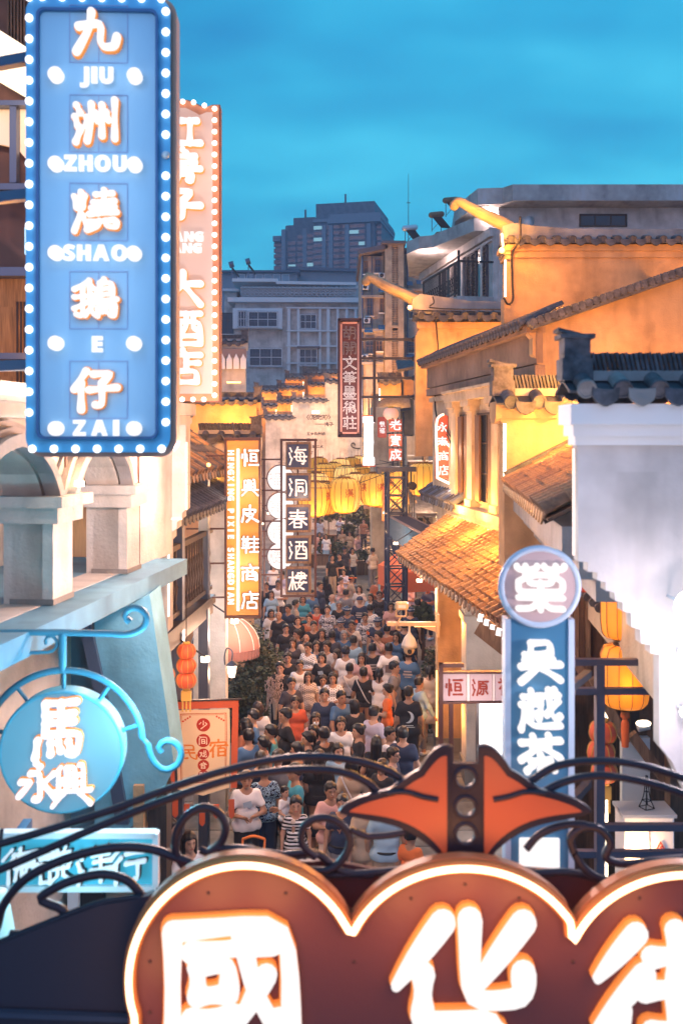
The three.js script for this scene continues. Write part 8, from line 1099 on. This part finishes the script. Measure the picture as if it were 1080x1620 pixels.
{ // toddler carried on the arm of the man in teal
  const d = (EYE - 1.72) * FOC / (1212 - 690), k = bodyKit('sit', 1, 1), s = 0.50, o = thing('person', 'toddler in white held in the arms of the man in teal', 'person', V3(X(452, d), 0.62, -d + 0.22), 0.9); o.scale.setScalar(s);
  piece('body', k.body, SKIN[2], o); piece('hair', hairGeo('short', k.hs), HAIR.k, o); piece('shirt', k.top('tee'), cloth('w'), o); piece('shorts', k.bottom('shorts'), cloth('c'), o); piece('shoes', k.shoes, cloth('w'), o); }
{ // dried flowers held by the man in black
  const [o, d] = crowd.find(([c]) => /dried flowers/.test(c.userData.label)), t = thing('dried_bouquet', 'tall bunch of pale dried flowers held up before a man in black', 'bouquet', V3(X(437, d), 0.08, -d + 0.34)), st = [], hd = []; const y0 = 0.62;
  for (let i = 0; i < 46; i++) { const a = rr(0, 6.28), q = Math.sqrt(rnd()) * 0.21, top = V3(Math.cos(a) * q, rr(1.15, 1.62) - q * 0.6, Math.sin(a) * q * 0.7); st.push(tube([V3(Math.cos(a) * 0.015, y0, Math.sin(a) * 0.015), V3(top.x * 0.3, 1.0, top.z * 0.3), top], 0.0035, 6, 4)); for (let j = 0; j < 7; j++) hd.push(ball(rr(0.008, 0.017), top.x + rr(-0.03, 0.03), top.y - j * 0.035 + rr(-0.02, 0.02), top.z + rr(-0.03, 0.03), 1, 1.5, 1, 5)); }
  part('stem', st, mat(0.30, 0.22, 0.15), t); tag(part('flower_heads', hd, mat(0.50, 0.36, 0.30), t), null, null, null, 'stuff'); part('wrapping', lathe([[0.03, 0.62], [0.05, 0.9], [0.085, 1.06]], 12), mat(0.45, 0.34, 0.26, { side: THREE.DoubleSide }), t); }
{ const d = 13, t = thing('orange_pushchair', 'orange and black pushchair handle beside the white t-shirt person', 'pushchair', V3(X(404, d), 0.03, -d + 0.25)), M3 = mat(0.70, 0.20, 0.05); part('handle', [tube([V3(-0.15, 0.95, 0.0), V3(0, 1.0, 0.02), V3(0.15, 0.95, 0)], 0.02, 14, 8), rod(V3(-0.15, 0.95, 0), V3(-0.12, 0.3, 0.2), 0.016), rod(V3(0.15, 0.95, 0), V3(0.12, 0.3, 0.2), 0.016)], M3, t); part('seat', [RB(0.3, 0.06, 0.3, 0, 0.42, 0.2, 0.02), RB(0.3, 0.4, 0.05, 0, 0.6, 0.05, 0.02)], M.black, t); for (const [x, z] of [[-0.17, 0.05], [0.17, 0.05], [-0.17, 0.4], [0.17, 0.4]]) part('wheel', new THREE.TorusGeometry(0.08, 0.02, 6, 16).rotateY(Math.PI / 2).translate(x, 0.1, z), M.black, t); }

// ------------------------------------------------------------------ the arched sign and its ironwork right in front of us
{ const d = 3.75, k = d / FOC, t = thing('arched_street_sign', 'neon edged orange sign with huge white characters in the foreground', 'sign', V3(X(640, d), Y(1500, d), -d)), q = (x, y, z = 0) => V3((x - 640) * k, (1500 - y) * k, z);
  const rust = mat(0.62, 0.20, 0.08, { roughness: 0.45, bumpMap: T.rough, bumpScale: 0.0015 }), plateM = mat(0.18, 0.06, 0.06, { roughness: 0.4, bumpMap: T.rough, bumpScale: 0.001 });
  // neon outline: three lobes
  const lobe = [[226, 1760], [214, 1680]]; const arc = (cx, cy, rx, ry, a0, a1, n = 14) => { for (let i = 0; i <= n; i++) { const a = mix(a0, a1, i / n); lobe.push([cx + Math.cos(a) * rx, cy - Math.sin(a) * ry]); } };
  arc(388, 1546, 181, 183, Math.PI * 1.10, Math.PI * 0.16, 26); lobe.push([556, 1470]); arc(733, 1534, 190, 166, Math.PI * 0.84, Math.PI * 0.165, 22); lobe.push([902, 1482]); arc(1080, 1546, 190, 168, Math.PI * 0.84, Math.PI * 0.1, 22); lobe.push([1300, 1640]);
  const shape = new THREE.Shape(); lobe.forEach(([x, y], i) => { const v = q(x, y); shape[i ? 'lineTo' : 'moveTo'](v.x, v.y); }); const e = q(1300, 1900), s0 = q(216, 1900); shape.lineTo(e.x, e.y); shape.lineTo(s0.x, s0.y); shape.closePath();
  const grow = lobe.map(([x, y], i) => { const a = lobe[Math.max(0, i - 1)], b = lobe[Math.min(lobe.length - 1, i + 1)], dx = b[0] - a[0], dy = b[1] - a[1], l = Math.hypot(dx, dy) || 1; let gx = x + dy / l * 12, gy = y - dx / l * 12; for (const j of [556, 902]) { if (Math.abs(x - j) < 1) return [j, y - 26]; if (Math.abs(x - j) < 60) gx = x < j ? Math.min(gx, j - 1) : Math.max(gx, j + 1); } return [gx, gy]; });
  const big = new THREE.Shape(); grow.forEach(([x, y], i) => { const v = q(x, y); big[i ? 'lineTo' : 'moveTo'](v.x, v.y); }); const e2 = q(1320, 1900), s2 = q(190, 1900); big.lineTo(e2.x, e2.y); big.lineTo(s2.x, s2.y); big.closePath();
  part('back_plate', new THREE.ExtrudeGeometry(big, { depth: 0.05, bevelEnabled: false }).translate(0, 0, -0.05), rust, t);
  part('face', new THREE.ExtrudeGeometry(shape, { depth: 0.004, bevelEnabled: false }).translate(0, 0, 0.001), plateM, t);
  part('neon_tube', tube(lobe.map(([x, y]) => q(x, y, 0.035)), 5.4 * k, 220, 8), glow(1, 0.60, 0.30, 3.6), t); part('neon_trough', [tube(lobe.map(([x, y]) => q(x, y, 0.012)), 11 * k, 220, 6)], mat(0.65, 0.22, 0.06), t);
  const bolt = unit(ball(0.007, 0, 0, 0, 1, 1, 0.6, 8)); for (const [x, y] of [[735, 1398], [560, 1520], [905, 1520], [330, 1412], [452, 1412], [650, 1420], [820, 1420], [1010, 1420], [238, 1520], [238, 1600]]) { const v = q(x, y, 0.007); piece('bolt', bolt, M.ironBrown, t, v.x, v.y, v.z); }
  const lit = glow(1, 0.93, 0.90, 1.0, 0.1), edge = mat(0.7, 0.22, 0.05, { emissive: lin(1, 0.30, 0.05), emissiveIntensity: 0.4 });  // edge glows orange to paint a halo behind the characters
  [['國', 374, 1560, 232, 0.14, 0.84], ['貨', 730, 1578, 262, 0.145, 0.80], ['街', 1062, 1592, 258, 0.135, 0.95]].forEach(([c, x, y, s, w, sx]) => { const v = q(x, y); part('character', glyphGeo(c, s * k, v.x, v.y, 0.035, 0.02, w, true, sx, 0.08), lit, t); const u = q(x - 2, y - 4); part('character_edge', glyphGeo(c, s * k, u.x, u.y, 0.008, 0.026, w * 1.10, true, sx, 0.08), edge, t); });
  for (const [x, y, kk] of [[330, 1440, 0.16], [430, 1440, 0.16], [640, 1450, 0.14], [735, 1410, 0.18], [840, 1450, 0.14], [1000, 1440, 0.16], [240, 1560, 0.12]]) lamp(t.position.clone().add(q(x, y, 0.26)), 1, 0.42, 0.12, kk * 1.3, 6);
  // dark side plate on the left and lower rail
  const a = thing('arch_side_plate', 'dark curved iron plate left of the neon edged sign', 'plate', V3(0, 0, 0)), w = (x, y, z = -d - 0.1) => V3(X(x, d), Y(y, d), z); part('plate', plate([[-80, 1540], [60, 1482], [150, 1448], [205, 1440], [235, 1430], [235, 1800], [-80, 1800]].map(([x, y]) => [X(x, d), Y(y, d)]), 0.04).translate(0, 0, -d - 0.12), mat(0.03, 0.03, 0.05, { roughness: 0.6, bumpMap: T.rough, bumpScale: 0.001 }), a); part('top_edge', tube([w(-80, 1540), w(60, 1482), w(150, 1448), w(215, 1438)], 0.014, 24, 8), M.iron, a); part('lower_rail', bar(w(-80, 1612, -d - 0.05), w(230, 1624, -d - 0.05), 0.03, 0.02), M.steel, a);
}
{ const d = 3.9, t = thing('wrought_iron_crest', 'black wrought iron scrollwork crest above the neon edged sign', 'ironwork', V3(X(640, d), Y(1400, d), -d)), k = d / FOC, q = (x, y, z = 0) => V3((x - 640) * k, (1400 - y) * k, z), T2 = (pts, r, n = 40, z = 0) => tube(pts.map(([x, y]) => q(x, y, z)), r * k, n, 10);
  const M2 = mat(0.03, 0.022, 0.035, { roughness: 0.38, metalness: 0.3, bumpMap: T.grain, bumpScale: 0.001 });
  part('bar', [T2([[-60, 1352], [60, 1318], [180, 1280], [300, 1236], [400, 1208], [480, 1197], [560, 1203], [620, 1222], [640, 1236]], 6, 60), T2([[-60, 1400], [40, 1358], [160, 1305], [270, 1262], [380, 1228], [470, 1216], [540, 1220], [580, 1236], [604, 1258]], 6, 60, 0.01)], M2, t);
  part('bar', [T2([[835, 1238], [880, 1212], [940, 1204], [1000, 1208], [1060, 1224], [1150, 1260]], 6, 50), T2([[850, 1256], [890, 1236], [940, 1226], [1000, 1232], [1060, 1248], [1150, 1285]], 6, 50, 0.01)], M2, t);
  part('scroll', [T2([[-40, 1505], [-5, 1470], [8, 1430], [40, 1390], [100, 1358], [180, 1338], [240, 1340], [285, 1355], [320, 1370]], 7, 60, 0.02), T2([[226, 1410], [205, 1388], [172, 1378], [130, 1384], [90, 1400], [68, 1416], [80, 1424], [100, 1432], [112, 1452], [104, 1470], [80, 1476], [45, 1474], [20, 1472]], 7, 70, 0.03), T2([[430, 1362], [390, 1378], [340, 1376], [300, 1372], [280, 1345], [282, 1310], [300, 1285], [325, 1274], [348, 1284], [358, 1305], [350, 1330], [330, 1345], [318, 1340]], 6.5, 70, 0.02), T2([[330, 1344], [380, 1344], [450, 1352], [500, 1350], [540, 1378], [590, 1385]], 6, 40, 0.0), T2([[500, 1352], [478, 1330], [482, 1302], [505, 1290], [535, 1296], [552, 1318], [548, 1345], [524, 1370], [490, 1372], [440, 1358], [400, 1340], [345, 1338]], 6, 70, 0.025), T2([[555, 1308], [580, 1318], [620, 1316], [640, 1312]], 5, 20, 0.03), T2([[505, 1386], [620, 1378], [660, 1372]], 6, 20)], M2, t);
  part('scroll', [T2([[905, 1345], [900, 1322], [918, 1306], [945, 1308], [962, 1330], [955, 1352], [975, 1362], [1040, 1358], [1120, 1350]], 6.5, 60, 0.02), T2([[905, 1345], [920, 1368], [945, 1385], [985, 1388], [1060, 1370], [1120, 1366]], 6.5, 50, 0.03), T2([[925, 1302], [890, 1302], [850, 1318], [830, 1340]], 6, 24, 0.02), T2([[812, 1386], [900, 1380], [950, 1392]], 6, 24)], M2, t);
  part('cresting_plate', plate([[420, 1372], [520, 1366], [600, 1382], [690, 1372], [790, 1376], [900, 1384], [950, 1398], [950, 1470], [700, 1460], [560, 1500], [480, 1440]].map(([x, y]) => { const v = q(x, y); return [v.x, v.y]; }), 0.02).translate(0, 0, -0.05), mat(0.10, 0.03, 0.035, { roughness: 0.5 }), t);
  // leaf ornament
  const l = thing('leaf_ornament', 'orange leaf shaped crest ornament with black outline and pierced stem', 'ornament', V3(X(733, d), Y(1280, d), -d + 0.03)), r = (x, y) => { return [(x - 733) * k, (1280 - y) * k]; };
  const half = (m) => { const s = new THREE.Shape(), p = (x, y) => r(m > 0 ? x : 1466 - x, y); s.moveTo(...p(712, 1176)); s.bezierCurveTo(...p(690, 1166), ...p(672, 1196), ...p(662, 1212)); s.bezierCurveTo(...p(640, 1222), ...p(625, 1240), ...p(612, 1244)); s.bezierCurveTo(...p(575, 1252), ...p(545, 1262), ...p(538, 1276)); s.bezierCurveTo(...p(560, 1288), ...p(600, 1288), ...p(630, 1300)); s.bezierCurveTo(...p(660, 1312), ...p(690, 1334), ...p(704, 1362)); s.lineTo(...p(712, 1362)); s.closePath(); return s; };
  const half2 = (m) => { const s = new THREE.Shape(), p = (x, y) => r(m > 0 ? x : 1466 - x, y); s.moveTo(...p(704, 1188)); s.bezierCurveTo(...p(692, 1186), ...p(680, 1204), ...p(668, 1220)); s.bezierCurveTo(...p(648, 1228), ...p(634, 1244), ...p(622, 1250)); s.bezierCurveTo(...p(590, 1256), ...p(562, 1266), ...p(552, 1275)); s.bezierCurveTo(...p(575, 1279), ...p(610, 1280), ...p(638, 1292)); s.bezierCurveTo(...p(668, 1304), ...p(692, 1325), ...p(704, 1350)); s.closePath(); return s; };
  const orange = mat(0.62, 0.13, 0.05, { roughness: 0.42, bumpMap: T.rough, bumpScale: 0.001 });
  for (const m of [1, -1]) { part('leaf_back', new THREE.ExtrudeGeometry(half(m), { depth: 0.022, bevelEnabled: true, bevelSize: 0.004, bevelThickness: 0.004, bevelSegments: 2, curveSegments: 14 }), M2, l); part('leaf_face', new THREE.ExtrudeGeometry(half2(m), { depth: 0.004, bevelEnabled: false, curveSegments: 14 }).translate(0, 0, 0.027), orange, l); const g = (pts) => tube(pts.map(([x, y]) => { const [a, b] = r(m > 0 ? x : 1466 - x, y); return V3(a, b, 0.032); }), 4.5 * k, 24, 8); part('vein', [g([[610, 1246], [640, 1244], [668, 1252], [690, 1256]])], M2, l); }
  const stem = new THREE.Shape(); [[712, 1200], [754, 1200], [758, 1372], [708, 1372]].forEach(([x, y], i) => stem[i ? 'lineTo' : 'moveTo'](...r(x, y))); for (const y of [1223, 1268, 1310]) { const h = new THREE.Path(); h.absarc(...r(733, y), 15 * k, 0, Math.PI * 2); stem.holes.push(h); } part('stem', new THREE.ExtrudeGeometry(stem, { depth: 0.03, bevelEnabled: false, curveSegments: 20 }), M2, l); part('ring', [1223, 1268, 1310].map((y) => new THREE.TorusGeometry(16.5 * k, 3.2 * k, 8, 28).translate(...r(733, y), 0.03)), M2, l);
  lamp(P(640, 1330, 3.45), 1, 0.40, 0.14, 0.10, 4); lamp(P(830, 1330, 3.45), 1, 0.40, 0.14, 0.10, 4);
}

scene.fog = new THREE.FogExp2(0x9fb4d8, 0.0014);   // the summer haze of a damp evening
renderer.render(scene, camera);
